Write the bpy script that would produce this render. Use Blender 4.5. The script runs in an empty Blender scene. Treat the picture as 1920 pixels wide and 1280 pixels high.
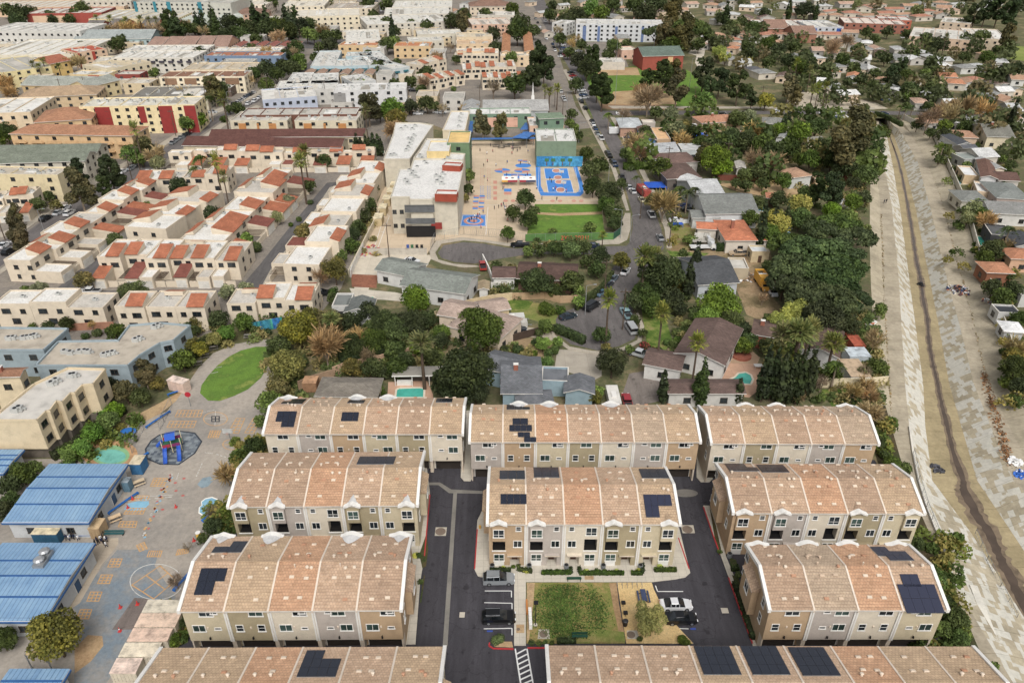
import bpy, math, random, re
import numpy as np
from mathutils import Vector, Matrix
R = math.radians
sc = bpy.context.scene
# camera, sky, sun, exposure
CAM_H, CAM_F, CAM_T, CAM_Y = 90.0, 1420.0, R(30.7), R(-1.25)
cam = bpy.data.objects.new('camera', bpy.data.cameras.new('camera'))
sc.collection.objects.link(cam); sc.camera = cam
cam.location = (0, 0, CAM_H); cam.rotation_euler = (R(90) - CAM_T, 0, CAM_Y)
cam.data.sensor_width = 36; cam.data.lens = CAM_F / 1920 * 36
cam.data.clip_start = 1; cam.data.clip_end = 6000
world = bpy.data.worlds.new('World'); sc.world = world; world.use_nodes = True
wn = world.node_tree.nodes; wl = world.node_tree.links
bg = wn['Background']; sky = wn.new('ShaderNodeTexSky'); sky.sky_type = 'NISHITA'; sky.sun_disc = False
SUN_E, SUN_R = R(50), R(172)
sky.sun_elevation = SUN_E; sky.sun_rotation = SUN_R
sky.air_density = 1.0; sky.dust_density = 6.0; sky.ozone_density = 0.6
hs = wn.new('ShaderNodeHueSaturation'); hs.inputs['Saturation'].default_value = 0.22
wl.new(sky.outputs[0], hs.inputs['Color']); wl.new(hs.outputs[0], bg.inputs[0])
bg.inputs[1].default_value = 0.13
sl = bpy.data.lights.new('sun', 'SUN'); so = bpy.data.objects.new('sun', sl); sc.collection.objects.link(so)
sl.energy = 1.25; sl.angle = R(22); sl.color = (1, 0.965, 0.92)
sd = Vector((math.sin(SUN_R) * math.cos(SUN_E), math.cos(SUN_R) * math.cos(SUN_E), math.sin(SUN_E)))
so.rotation_euler = sd.to_track_quat('Z', 'Y').to_euler()
sc.view_settings.view_transform = 'Standard'; sc.view_settings.look = 'None'
sc.view_settings.exposure = 0.12; sc.view_settings.gamma = 1
sc.cycles.max_bounces = 4; sc.cycles.diffuse_bounces = 2; sc.cycles.glossy_bounces = 2; sc.cycles.transmission_bounces = 2

# photo survey: a photo pixel -> the place it shows
_f = Vector((-math.sin(CAM_Y) * math.cos(CAM_T), math.cos(CAM_Y) * math.cos(CAM_T), -math.sin(CAM_T)))
_r = Vector((math.cos(CAM_Y), math.sin(CAM_Y), 0)); _u = _r.cross(_f)
def P(px, py, z=0.0):
 d = _f + _r * ((px - 960) / CAM_F) - _u * ((py - 640) / CAM_F)
 return Vector((0, 0, CAM_H)) + d * ((z - CAM_H) / d.z)
def Q(v):
 v = Vector(v) - Vector((0, 0, CAM_H)); w = v.dot(_f)
 return 960 + CAM_F * v.dot(_r) / w, 640 - CAM_F * v.dot(_u) / w
def ppm(px, py, z=0):
 return CAM_F / (P(px, py, z) - Vector((0, 0, CAM_H))).dot(_f)

# materials
def lin(c):
 if isinstance(c, str):
  c = [int(c[i:i + 2], 16) / 255 for i in (0, 2, 4)]
 c = [x / 12.92 if x <= .04045 else ((x + .055) / 1.055) ** 2.4 for x in c]
 g = .3 * c[0] + .6 * c[1] + .1 * c[2]; return [g + (x - g) * .88 for x in c]
_M = {}
def _nt(name, rough, metal=0, spec=None):
 m = bpy.data.materials.new(name); m.use_nodes = True; nt = m.node_tree
 b = nt.nodes['Principled BSDF']; b.inputs['Roughness'].default_value = rough; b.inputs['Metallic'].default_value = metal
 if spec is not None: b.inputs['Specular IOR Level'].default_value = spec
 return m, nt, b
def N(nt, t, **kw):
 n = nt.nodes.new(t)
 for k, v in kw.items():
  if hasattr(n, k) and k not in n.inputs: setattr(n, k, v)
  else: n.inputs[k].default_value = v
 return n
def ramp(nt, fac, stops):
 r = nt.nodes.new('ShaderNodeValToRGB'); e = r.color_ramp.elements
 while len(e) < len(stops): e.new(0.5)
 for i, (p, c) in enumerate(stops):
  e[i].position = p; e[i].color = (*c, 1) if len(c) == 3 else c
 nt.links.new(fac, r.inputs[0]); return r.outputs[0]
def mix(nt, fac, a, b, mode='MIX'):
 m = nt.nodes.new('ShaderNodeMix'); m.data_type = 'RGBA'; m.blend_type = mode
 for i, v in ((0, fac), (6, a), (7, b)):
  if hasattr(v, 'is_output'): nt.links.new(v, m.inputs[i])
  elif i == 0: m.inputs[0].default_value = v
  else: m.inputs[i].default_value = (*v, 1) if len(v) == 3 else v
 return m.outputs[2]
def pos(nt):
 return nt.nodes.new('ShaderNodeNewGeometry').outputs['Position']
def objc(nt):
 return nt.nodes.new('ShaderNodeTexCoord').outputs['Object']
def noise(nt, vec, scale, detail=3, rough=.6):
 n = N(nt, 'ShaderNodeTexNoise', Scale=scale, Detail=detail, Roughness=rough); nt.links.new(vec, n.inputs['Vector']); return n.outputs[0]
def mscale(nt, vec, s, loc=(0, 0, 0), rot=(0, 0, 0)):
 n = nt.nodes.new('ShaderNodeMapping'); n.inputs['Scale'].default_value = s; n.inputs['Location'].default_value = loc; n.inputs['Rotation'].default_value = rot
 nt.links.new(vec, n.inputs[0]); return n.outputs[0]
def bump(nt, b, h, dist, strength=.6):
 n = N(nt, 'ShaderNodeBump', Strength=strength, Distance=dist); nt.links.new(h, n.inputs['Height']); nt.links.new(n.outputs[0], b.inputs['Normal'])

def paint(col, rough=.75, var=.12, sc_=.6, metal=0, fine=.06, spec=.3):
 """weathered plain surface: base colour with large stains and fine grain"""
 k = ('p', tuple(lin(col)), rough, var, sc_, metal, fine)
 if k in _M: return _M[k]
 m, nt, b = _nt('surface', rough, metal, spec); c = lin(col); c = [x * .84 for x in c] if min(c) > .5 else c; p = pos(nt)
 n1 = noise(nt, p, sc_, 4, .65); n2 = noise(nt, p, 9, 2, .7)
 d = tuple(max(0, x * (1 - 2.2 * var)) for x in c); l = tuple(min(.92, x * (1 + var * 1.1)) for x in c)
 o = ramp(nt, n1, [(.28, d), (.5, tuple(c)), (.74, l)])
 g = ramp(nt, n2, [(.3, (1 - fine * 2,) * 3), (.7, (1 + fine,) * 3)])
 o = mix(nt, 1.0, o, g, 'MULTIPLY')
 nt.links.new(o, b.inputs['Base Color']); _M[k] = m; return m
def plain(col, rough=.5, metal=0, spec=.5, name='plain'):
 k = ('q', tuple(lin(col)), rough, metal)
 if k in _M: return _M[k]
 m, nt, b = _nt(name, rough, metal, spec); b.inputs['Base Color'].default_value = (*lin(col), 1); _M[k] = m; return m
def carpaint(col):
 k = ('c', tuple(lin(col)))
 if k in _M: return _M[k]
 m, nt, b = _nt('car_paint', .32, .25); b.inputs['Base Color'].default_value = (*lin(col), 1); b.inputs['Coat Weight'].default_value = .6
 _M[k] = m; return m
def glass_dark(col='1c2226', rough=.12):
 k = ('g', col, rough)
 if k in _M: return _M[k]
 m, nt, b = _nt('window_glass', rough, 0, .6); p = pos(nt)
 c = lin(col); n1 = noise(nt, p, .35, 1)
 nt.links.new(ramp(nt, n1, [(.4, c), (.62, tuple(x * 2.2 + .01 for x in c))]), b.inputs['Base Color']); _M[k] = m; return m
def tile_roof(c1, c2, course=.40, wid=.55, mortar=.05, name='roof_tiles', blotch=.35, big=(.8, 1.15)):
 """concrete or clay tiles laid in courses along local x"""
 k = ('t', c1, c2, course, wid, mortar, blotch)
 if k in _M: return _M[k]
 m, nt, b = _nt(name, .9, 0, .2); o = objc(nt)
 br = nt.nodes.new('ShaderNodeTexBrick'); br.offset = .5
 for kk, v in (('Scale', 1), ('Mortar Size', mortar), ('Mortar Smooth', .5), ('Bias', 0), ('Brick Width', wid), ('Row Height', course)):
  br.inputs[kk].default_value = v
 br.inputs['Color1'].default_value = (*lin(c1), 1); br.inputs['Color2'].default_value = (*lin(c2), 1)
 br.inputs['Mortar'].default_value = (*[x * .62 for x in lin(c1)], 1)
 nt.links.new(o, br.inputs['Vector'])
 n = noise(nt, mscale(nt, o, (1, 2.4, 1)), .9, 4, .75); n2 = noise(nt, pos(nt), .3, 4, .65)
 col = mix(nt, 1., br.outputs[0], ramp(nt, n, [(.3, (1 - blotch,) * 3), (.55, (1, 1, 1)), (.72, (1 + blotch * .8,) * 3)]), 'MULTIPLY')
 col = mix(nt, 1., col, ramp(nt, n2, [(.35, (big[0],) * 3), (.65, (big[1],) * 3)]), 'MULTIPLY')
 nt.links.new(col, b.inputs['Base Color']); bump(nt, b, br.outputs[1], -.03)
 _M[k] = m; return m
def shingle(c, name='shingles'):
 k = ('s', c)
 if k in _M: return _M[k]
 l = lin(c); f = lambda s: '%02x%02x%02x' % tuple(int(255 * min(1, max(0, (x * s) ** (1 / 2.2)))) for x in l)
 m = tile_roof(f(.85), f(1.15), .3, .5, .02, name, .22, (.85, 1.12)); _M[k] = m; return m
def asphalt(c, name='asphalt', var=.25, stain=None):
 k = ('a', c, var)
 if k in _M: return _M[k]
 m, nt, b = _nt(name, .9, 0, .25); p = pos(nt); l = lin(c)
 n1 = noise(nt, p, .09, 5, .7); n2 = noise(nt, p, 4, 3, .8); n3 = noise(nt, mscale(nt, p, (1, .12, 1)), .9, 4, .7)
 o = ramp(nt, n1, [(.3, tuple(x * (1 - var) for x in l)), (.5, tuple(l)), (.7, tuple(x * (1 + var) for x in l))])
 o = mix(nt, 1., o, ramp(nt, n2, [(.3, (.86,) * 3), (.7, (1.12,) * 3)]), 'MULTIPLY')
 o = mix(nt, 1., o, ramp(nt, n3, [(.3, (.78,) * 3), (.7, (1.18,) * 3)]), 'MULTIPLY'); o = mix(nt, 1., o, ramp(nt, noise(nt, p, .7, 2, .4), [(.27, (.6,) * 3), (.34, (1,) * 3)]), 'MULTIPLY')
 vo = N(nt, 'ShaderNodeTexVoronoi', Scale=.16, feature='DISTANCE_TO_EDGE'); w = nt.nodes.new('ShaderNodeVectorMath'); w.operation = 'ADD'
 nz = N(nt, 'ShaderNodeTexNoise', Scale=.5, Detail=4); nt.links.new(p, nz.inputs[0]); nt.links.new(p, w.inputs[0]); 
 s = nt.nodes.new('ShaderNodeVectorMath'); s.operation = 'SCALE'; s.inputs['Scale'].default_value = 3.; nt.links.new(nz.outputs[1], s.inputs[0]); nt.links.new(s.outputs[0], w.inputs[1])
 nt.links.new(w.outputs[0], vo.inputs['Vector'])
 o = mix(nt, 1., o, ramp(nt, vo.outputs['Distance'], [(.0, (.68,) * 3), (.012, (1,) * 3)]), 'MULTIPLY')
 nt.links.new(o, b.inputs['Base Color']); _M[k] = m; return m
def concrete(c, joint=3.0, name='concrete', var=.12, patch=0):
 k = ('k', c, joint, var, patch)
 if k in _M: return _M[k]
 m, nt, b = _nt(name, .9, 0, .2); p = pos(nt); l = lin(c)
 n1 = noise(nt, p, .25, 5, .7); n2 = noise(nt, p, 5, 2, .7)
 o = ramp(nt, n1, [(.3, tuple(x * (1 - var * 1.8) for x in l)), (.5, tuple(l)), (.7, tuple(min(.9, x * (1 + var)) for x in l))])
 o = mix(nt, 1., o, ramp(nt, n2, [(.3, (.93,) * 3), (.7, (1.05,) * 3)]), 'MULTIPLY')
 if joint:
  br = nt.nodes.new('ShaderNodeTexBrick'); br.offset = 0
  for kk, v in (('Scale', 1), ('Mortar Size', .03), ('Mortar Smooth', .3), ('Brick Width', joint), ('Row Height', joint)): br.inputs[kk].default_value = v
  br.inputs['Color1'].default_value = (1, 1, 1, 1); br.inputs['Color2'].default_value = (.93, .93, .93, 1); br.inputs['Mortar'].default_value = (.7, .69, .68, 1)
  nt.links.new(p, br.inputs['Vector']); o = mix(nt, 1., o, br.outputs[0], 'MULTIPLY')
 nt.links.new(o, b.inputs['Base Color']); _M[k] = m; return m
def ground_mat(cols, scale=.12, fine=3.5, name='ground', detail=6):
 k = ('gr', tuple(cols), scale, fine)
 if k in _M: return _M[k]
 m, nt, b = _nt(name, .95, 0, .1); p = pos(nt)
 n1 = noise(nt, p, scale, detail, .7); n2 = noise(nt, p, fine, 4, .8)
 st = [(.28 + .44 * i / (len(cols) - 1), tuple(x * (.84 if min(lin(c)) > .5 else 1) for x in lin(c))) for i, c in enumerate(cols)]
 o = ramp(nt, n1, st); o = mix(nt, 1., o, ramp(nt, n2, [(.25, (.66,) * 3), (.5, (1.,) * 3), (.75, (1.3,) * 3)]), 'MULTIPLY')
 nt.links.new(o, b.inputs['Base Color']); bump(nt, b, n2, .15, .5); _M[k] = m; return m
def leaf(c, var=.35, trans=.25):
 k = ('l', c, var)
 if k in _M: return _M[k]
 m, nt, b = _nt('leaves', .7, 0, .25); l = lin(c); g_ = sum(l) / 3; l = [(x * .94 + g_ * .06) * k_ for x, k_ in zip(l, (1.5, 1.4, 1.1))]
 oi = nt.nodes.new('ShaderNodeObjectInfo').outputs['Random']; n1 = noise(nt, pos(nt), .55, 3, .7)
 o = ramp(nt, n1, [(.3, tuple(x * (1 - var) for x in l)), (.5, tuple(l)), (.7, (l[0] * (1 + var * 1.3), l[1] * (1 + var), l[2] * (1 + .5 * var)))])
 h = nt.nodes.new('ShaderNodeHueSaturation'); nt.links.new(o, h.inputs['Color'])
 for sock, a, bb in (('Hue', .478, .515), ('Value', .75, 1.3), ('Saturation', .8, 1.12)):
  mr = nt.nodes.new('ShaderNodeMapRange'); mr.inputs['To Min'].default_value = a; mr.inputs['To Max'].default_value = bb
  if sock != 'Hue':
   mm = N(nt, 'ShaderNodeMath', operation='MULTIPLY'); mm.inputs[1].default_value = 7.3 if sock == 'Value' else 3.7; nt.links.new(oi, mm.inputs[0])
   fr = N(nt, 'ShaderNodeMath', operation='FRACT'); nt.links.new(mm.outputs[0], fr.inputs[0]); nt.links.new(fr.outputs[0], mr.inputs[0])
  else: nt.links.new(oi, mr.inputs[0])
  nt.links.new(mr.outputs[0], h.inputs[sock])
 nt.links.new(h.outputs[0], b.inputs['Base Color'])
 tr = nt.nodes.new('ShaderNodeBsdfTranslucent'); nt.links.new(h.outputs[0], tr.inputs[0]); ms = nt.nodes.new('ShaderNodeMixShader'); ms.inputs[0].default_value = trans
 nt.links.new(b.outputs[0], ms.inputs[1]); nt.links.new(tr.outputs[0], ms.inputs[2]); nt.links.new(ms.outputs[0], nt.nodes['Material Output'].inputs[0])
 _M[k] = m; return m
def water(c, rough=.08):
 k = ('w', c)
 if k in _M: return _M[k]
 m, nt, b = _nt('water', rough, 0, .5); p = pos(nt); l = lin(c)
 n1 = noise(nt, p, .5, 2); nt.links.new(ramp(nt, n1, [(.35, tuple(x * .85 for x in l)), (.65, tuple(x * 1.12 for x in l))]), b.inputs['Base Color'])
 bump(nt, b, noise(nt, p, 3, 2), .05, .3); _M[k] = m; return m

# mesh building
class MB:
 def __init__(s): s.v = []; s.f = []; s.m = []; s.mats = []
 def mi(s, mat):
  if mat not in s.mats: s.mats.append(mat)
  return s.mats.index(mat)
 def face(s, pts, mat):
  n = len(s.v); s.v += [tuple(p) for p in pts]; s.f.append(tuple(range(n, n + len(pts)))); s.m.append(s.mi(mat)); return s
 def box(s, x0, y0, z0, x1, y1, z1, mat, top=None):
  n = len(s.v); x0, x1 = min(x0, x1), max(x0, x1); y0, y1 = min(y0, y1), max(y0, y1); z0, z1 = min(z0, z1), max(z0, z1)
  s.v += [(x0, y0, z0), (x1, y0, z0), (x1, y1, z0), (x0, y1, z0), (x0, y0, z1), (x1, y0, z1), (x1, y1, z1), (x0, y1, z1)]
  k = s.mi(mat); kt = s.mi(top) if top else k
  for q, mm in (((3, 2, 1, 0), k), ((4, 5, 6, 7), kt), ((0, 1, 5, 4), k), ((1, 2, 6, 5), k), ((2, 3, 7, 6), k), ((3, 0, 4, 7), k)):
   s.f.append(tuple(n + i for i in q)); s.m.append(mm)
  return s
 def bar(s, a, b, w, h, mat, up=(0, 0, 1)):
  """box of width w and height h from point a to b"""
  a = Vector(a); b = Vector(b); d = (b - a); L = d.length
  if L < 1e-6: return s
  d /= L; u = Vector(up); r = d.cross(u)
  if r.length < 1e-3: r = d.cross(Vector((1, 0, 0)))
  r.normalize(); u = r.cross(d); r = r * w / 2; u = u * h / 2; n = len(s.v)
  for p in (a, b): s.v += [tuple(p - r - u), tuple(p + r - u), tuple(p + r + u), tuple(p - r + u)]
  k = s.mi(mat)
  for q in ((0, 1, 2, 3), (7, 6, 5, 4), (0, 4, 5, 1), (1, 5, 6, 2), (2, 6, 7, 3), (3, 7, 4, 0)):
   s.f.append(tuple(n + i for i in q)); s.m.append(k)
  return s
 def prism(s, poly, z0, z1, mat, top=None, bottom=True):
  """poly: list of (x,y), any winding"""
  a = sum(poly[i][0] * poly[(i + 1) % len(poly)][1] - poly[(i + 1) % len(poly)][0] * poly[i][1] for i in range(len(poly)))
  if a < 0: poly = poly[::-1]
  n = len(s.v); L = len(poly); s.v += [(p[0], p[1], z0) for p in poly] + [(p[0], p[1], z1) for p in poly]
  k = s.mi(mat); kt = s.mi(top) if top else k
  s.f.append(tuple(n + L + i for i in range(L))); s.m.append(kt)
  if bottom: s.f.append(tuple(n + L - 1 - i for i in range(L))); s.m.append(k)
  for i in range(L):
   j = (i + 1) % L; s.f.append((n + i, n + j, n + L + j, n + L + i)); s.m.append(k)
  return s
 def tube(s, a, b, r0, r1, mat, n=8, cap=True):
  a = Vector(a); b = Vector(b); d = (b - a).normalized(); u = Vector((0, 0, 1)) if abs(d.z) < .95 else Vector((1, 0, 0))
  x = d.cross(u).normalized(); y = d.cross(x); k = s.mi(mat); base = len(s.v)
  for p, r in ((a, r0), (b, r1)):
   for i in range(n):
    t = 2 * math.pi * i / n; s.v.append(tuple(p + x * (r * math.cos(t)) + y * (r * math.sin(t))))
  for i in range(n):
   j = (i + 1) % n; s.f.append((base + i, base + n + i, base + n + j, base + j)); s.m.append(k)
  if cap:
   s.f.append(tuple(base + n + n - 1 - i for i in range(n))); s.m.append(k); s.f.append(tuple(base + i for i in range(n))); s.m.append(k)
  return s
 def disc(s, c, rx, ry, z, mat, n=28, rot=0, r_in=0):
  ca, sa = math.cos(rot), math.sin(rot)
  pt = lambda t, k: (c[0] + ca * rx * k * math.cos(t) - sa * ry * k * math.sin(t), c[1] + sa * rx * k * math.cos(t) + ca * ry * k * math.sin(t), z)
  if not r_in: return s.face([pt(2 * math.pi * i / n, 1) for i in range(n)], mat)
  for i in range(n):
   a, b = 2 * math.pi * i / n, 2 * math.pi * (i + 1) / n; s.face([pt(a, r_in), pt(a, 1), pt(b, 1), pt(b, r_in)], mat)
  return s
 def dome(s, c, r, h, mat, n=8, m=3):
  for j in range(m):
   a, b = math.pi / 2 * j / m, math.pi / 2 * (j + 1) / m
   for i in range(n):
    t, u = 2 * math.pi * i / n, 2 * math.pi * (i + 1) / n
    f = lambda e, w: (c[0] + r * math.cos(e) * math.cos(w), c[1] + r * math.cos(e) * math.sin(w), c[2] + h * math.sin(e))
    q = [f(a, t), f(a, u), f(b, u), f(b, t)] if j < m - 1 else [f(a, t), f(a, u), f(b, u)]
    s.face(q, mat)
  return s
 def mesh(s, name, smooth=False):
  me = bpy.data.meshes.new(name); me.from_pydata(s.v, [], s.f)
  for mt in s.mats: me.materials.append(mt)
  me.polygons.foreach_set('material_index', s.m)
  if smooth: me.polygons.foreach_set('use_smooth', [True] * len(s.f))
  me.update(); return me
COL = sc.collection
def link(name, me, parent=None, loc=None, rz=0, scale=None):
 o = bpy.data.objects.new(name, me); COL.objects.link(o)
 if parent: o.parent = parent
 if loc is not None: o.location = loc
 if rz: o.rotation_euler = (0, 0, rz)
 if scale is not None: o.scale = scale
 return o
def part(name, mb, parent, loc=None, rz=0, smooth=False, label=None):
 if isinstance(mb, MB):
  if not mb.f: return None
  mb = mb.mesh(name, smooth)
 o = link(name, mb, parent, loc, rz)
 if label: o['label'] = label
 return o
AUTO = []          # things whose label is completed at the end from what stands next to them
def tag(o, label, cat, group=None, auto=False):
 o['label'] = label; o['category'] = cat
 if group: o['group'] = group
 if auto: AUTO.append(o)
 return o
def thing(name, label, cat, loc=(0, 0, 0), rz=0, group=None, auto=False):
 o = link(name, None, None, loc, rz); return tag(o, label, cat, group, auto)
def solid(name, mb, label, cat, loc=None, rz=0, group=None, auto=False, smooth=False):
 o = link(name, mb.mesh(name, smooth) if isinstance(mb, MB) else mb, None, loc, rz); return tag(o, label, cat, group, auto)
def struct(name, mb, kind='structure', label=None, smooth=False):
 o = link(name, mb.mesh(name, smooth) if isinstance(mb, MB) else mb); o['kind'] = kind
 if label: o['label'] = label
 return o
def sheet(name, pix, mat, z, kind='structure'):
 mb = MB(); mb.face(ccw([P(x, y, z) for x, y in pix]), mat); return struct(name, mb, kind)
def ccw(pts):
 a = sum(pts[i][0] * pts[(i + 1) % len(pts)][1] - pts[(i + 1) % len(pts)][0] * pts[i][1] for i in range(len(pts)))
 return pts if a > 0 else pts[::-1]
def poly_mesh(mb, pts, z, mat):
 """flat, possibly concave polygon"""
 from mathutils.geometry import tessellate_polygon
 pts = ccw([Vector((p[0], p[1], z)) for p in pts])
 for t in tessellate_polygon([pts]): 
  tri = [pts[i] for i in t]
  mb.face(ccw(tri), mat)
 return mb
def pz(s):
 v = [float(x) for x in s.split()]; return list(zip(v[::2], v[1::2]))
def ground_sheet(name, pixstr, mat, z, kind='structure', smooth_pts=0):
 mb = MB(); poly_mesh(mb, [P(x, y) for x, y in pz(pixstr)], z, mat); return struct(name, mb, kind)
rnd = random.Random(7)
# ground, channel, streets, yards
CH = [  # photo row: eight lines across the flood channel, left rim to right rim
 (222, 1639, 1642, 1645, 1649, 1653, 1662, 1675, 1688), (252, 1640, 1647, 1653, 1662, 1675, 1692, 1710, 1745), (305, 1633, 1642, 1657, 1673, 1695, 1721, 1738, 1771),
 (392, 1631, 1651, 1673, 1688, 1717, 1745, 1771, 1808), (470, 1631, 1653, 1680, 1698, 1732, 1763, 1789, 1828), (532, 1633, 1656, 1686, 1706, 1745, 1778, 1806, 1848), (620, 1638, 1661, 1691, 1718, 1762, 1802, 1829, 1878),
 (720, 1646, 1667, 1697, 1731, 1780, 1826, 1852, 1909), (800, 1652, 1675, 1705, 1735, 1803, 1858, 1893, 1960), (900, 1668, 1690, 1718, 1748, 1832, 1900, 1945, 2010),
 (1000, 1700, 1722, 1757, 1822, 1899, 1985, 2035, 2110), (1100, 1735, 1758, 1793, 1885, 1965, 2060, 2120, 2200), (1300, 1850, 1872, 1912, 2010, 2100, 2220, 2300, 2400)]
CZ = (0, -1.7, -1.7, -4.6, -4.6, -1.7, -1.7, 0)
CHW = [[P(r[i + 1], r[0], CZ[i]) for i in range(8)] for r in CH]
ext = [CHW[-1][i] + (CHW[-1][i] - CHW[-2][i]) * 3 for i in range(8)]
for i in range(8): ext[i].z = CZ[i]
CHW.append(ext)
BASE = ground_mat(['4f4836', '6a614a', '5b5f3e', '877859', '6f674c'], .09, 1.2, 'soil')
mb = MB()
A_ = [w[0] for w in CHW][::-1]; H_ = [w[7] for w in CHW]
poly_mesh(mb, [(-1500, -60), (A_[0].x, -60)] + [(p.x, p.y) for p in A_] + [(p.x, p.y) for p in H_] + [(H_[-1].x, -60), (1500, -60), (1500, 2600), (-1500, 2600)], 0, BASE)
struct('ground', mb)
def slope_mat(base, white, amt, name):
 m, nt, b = _nt(name, .9, 0, .2); p = pos(nt)
 w = N(nt, 'ShaderNodeTexNoise', Scale=.25, Detail=3); nt.links.new(p, w.inputs[0])
 s = nt.nodes.new('ShaderNodeVectorMath'); s.operation = 'MULTIPLY_ADD'; nt.links.new(w.outputs[1], s.inputs[0]); s.inputs[1].default_value = (.35,) * 3; nt.links.new(p, s.inputs[2])
 v = nt.nodes.new('ShaderNodeTexBrick'); v.offset = .37; v.squash = 1.6; v.squash_frequency = 3; nt.links.new(mscale(nt, s.outputs[0], (1, 1, 0), rot=(0, 0, R(13))), v.inputs['Vector'])
 for kk, vv in (('Scale', 1), ('Mortar Size', 0), ('Brick Width', .8), ('Row Height', 1.5)): v.inputs[kk].default_value = vv
 v.inputs['Color1'].default_value = (0, 0, 0, 1); v.inputs['Color2'].default_value = (1, 1, 1, 1); sep = v
 n1 = noise(nt, p, .2, 4, .7); n2 = noise(nt, p, 1.5, 4, .7)
 add = N(nt, 'ShaderNodeMath', operation='ADD'); nt.links.new(sep.outputs[0], add.inputs[0]); nt.links.new(n1, add.inputs[1])
 msk = ramp(nt, add.outputs[0], [(.62 + (1 - amt) * .5 - .01, (0, 0, 0)), (min(1, .62 + (1 - amt) * .5 + .03), (1, 1, 1))])
 l = lin(base); o = ramp(nt, n1, [(.3, tuple(x * .75 for x in l)), (.5, tuple(l)), (.7, tuple(x * 1.2 for x in l))])
 o = mix(nt, msk, o, tuple(lin(white))); o = mix(nt, 1., o, ramp(nt, n2, [(.3, (.82,) * 3), (.7, (1.1,) * 3)]), 'MULTIPLY')
 br = nt.nodes.new('ShaderNodeTexBrick'); br.offset = 0
 for kk, vv in (('Scale', 1), ('Mortar Size', .05), ('Brick Width', 60), ('Row Height', 4.5)): br.inputs[kk].default_value = vv
 br.inputs['Color1'].default_value = (1, 1, 1, 1); br.inputs['Color2'].default_value = (.92, .92, .9, 1); br.inputs['Mortar'].default_value = (.62, .6, .56, 1)
 nt.links.new(p, br.inputs['Vector']); o = mix(nt, 1., o, br.outputs[0], 'MULTIPLY')
 nt.links.new(o, b.inputs['Base Color']); return m
SLW = slope_mat('b3a78e', 'cbc7bb', .36, 'patched_concrete'); SLB = slope_mat('ada18b', 'b8b09f', .16, 'bench_concrete'); SLF = slope_mat('a3936f', 'b0a084', .22, 'stained_concrete')
SLU = slope_mat('b0a48c', 'c4beb0', .2, 'rim_concrete')
for i, (nm, mt) in enumerate((('channel_rim', SLU), ('channel_path', SLB), ('channel_slope', SLW), ('channel_floor', SLF), ('channel_slope', SLW), ('channel_path', SLB), ('channel_rim', SLU))):
 mb = MB()
 for a, b in zip(CHW, CHW[1:]): mb.face([b[i], b[i + 1], a[i + 1], a[i]], mt)
 struct(nm, mb)
# stream, with a wandering edge
WAT = water('54463a'); WET = paint('7c6b56', .4, .25, .8)
st = [(228, 1650.5, 1652), (252, 1665, 1669), (300, 1681, 1687), (330, 1688, 1695), (392, 1699, 1708), (440, 1706, 1717), (480, 1711, 1722), (532, 1720, 1736), (560, 1724, 1738), (600, 1732, 1746), (640, 1735, 1748), (680, 1742, 1756), (720, 1750, 1766), (760, 1757, 1776), (800, 1766, 1786), (850, 1777, 1799), (900, 1790, 1822), (920, 1788, 1828), (960, 1806, 1850), (1000, 1832, 1880), (1040, 1852, 1895), (1080, 1866, 1918), (1130, 1890, 1950), (1300, 1985, 2060)]
for nm, mt, grow, z in (('wet_floor', WET, .8, -4.592), ('stream', WAT, .36, -4.585)):
 mb = MB(); rr = random.Random(4 if grow > 1 else 9); L = []
 for (y0, a0, b0), (y1, a1, b1) in zip(st, st[1:]):
  for k in range(6):
   t = k / 6; y = y0 + (y1 - y0) * t; a = a0 + (a1 - a0) * t; b = b0 + (b1 - b0) * t; w = (b - a) / 2 * grow; c = (a + b) / 2
   j = rr.uniform(-.3, .3) * w; k2 = rr.uniform(-.3, .3) * w; L.append((P(c - w + j, y, z), P(c + w + k2, y, z)))
 for (a, b), (c, d) in zip(L, L[1:]): mb.face([c, d, b, a], mt)
 struct(nm, mb)
# ramp wall and the thin line of the lower access ramp
mb = MB(); w = concrete('d6d1c4', 0)
rp = [P(x, y, -1.6) for x, y in ((1705, 800), (1712, 850), (1722, 900), (1737, 950), (1757, 1000), (1772, 1050))]
for a, b in zip(rp, rp[1:]): mb.bar(a, b, .35, .5, w)
rp = [P(x, y, -2.4) for x, y in ((1825, 1097), (1845, 1150), (1868, 1210), (1900, 1290))]
for a, b in zip(rp, rp[1:]): mb.bar(a, b, 1.1, .2, w)
solid('ramp_wall', mb, 'low pale concrete kerb wall running down the near edge of the channel access path', 'wall')

TOWN = ground_mat(['716b63', '7d766c', '8a8176', '77716a', '6b665e'], .05, 1.2, 'town_paving')
ASPH = asphalt('676260', 'street_asphalt', .16); ASPL = asphalt('5f5c5b', 'lane_asphalt', .15); DRIVE = asphalt('434146', 'driveway_asphalt', .12)
SIDE = concrete('aea493', 1.6, 'pavement_concrete'); PLAZA = concrete('c9b497', 4, 'plaza_concrete', .07); WALK = concrete('c3bbab', 1.3, 'walk_concrete', .06)
GRASS = ground_mat(['7a7a3c', '536b26', '4c6622', '6f7f34', '8d8450', '9a8c5c'], .2, 5, 'grass_mat'); GRASSB = ground_mat(['8a8848', '5a7626', '64852c', '56742a', '7f8c3c', '938c50'], .1, 4, 'lawn_mat')
DIRT = ground_mat(['8a6d4b', 'a58661', 'b59a72', '94775a'], .1, 2.5, 'dirt_mat'); DRY = ground_mat(['7d7340', '92884e', '6c7a35', 'a4945f'], .12, 3, 'dry_grass')
gs = ground_sheet
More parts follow.
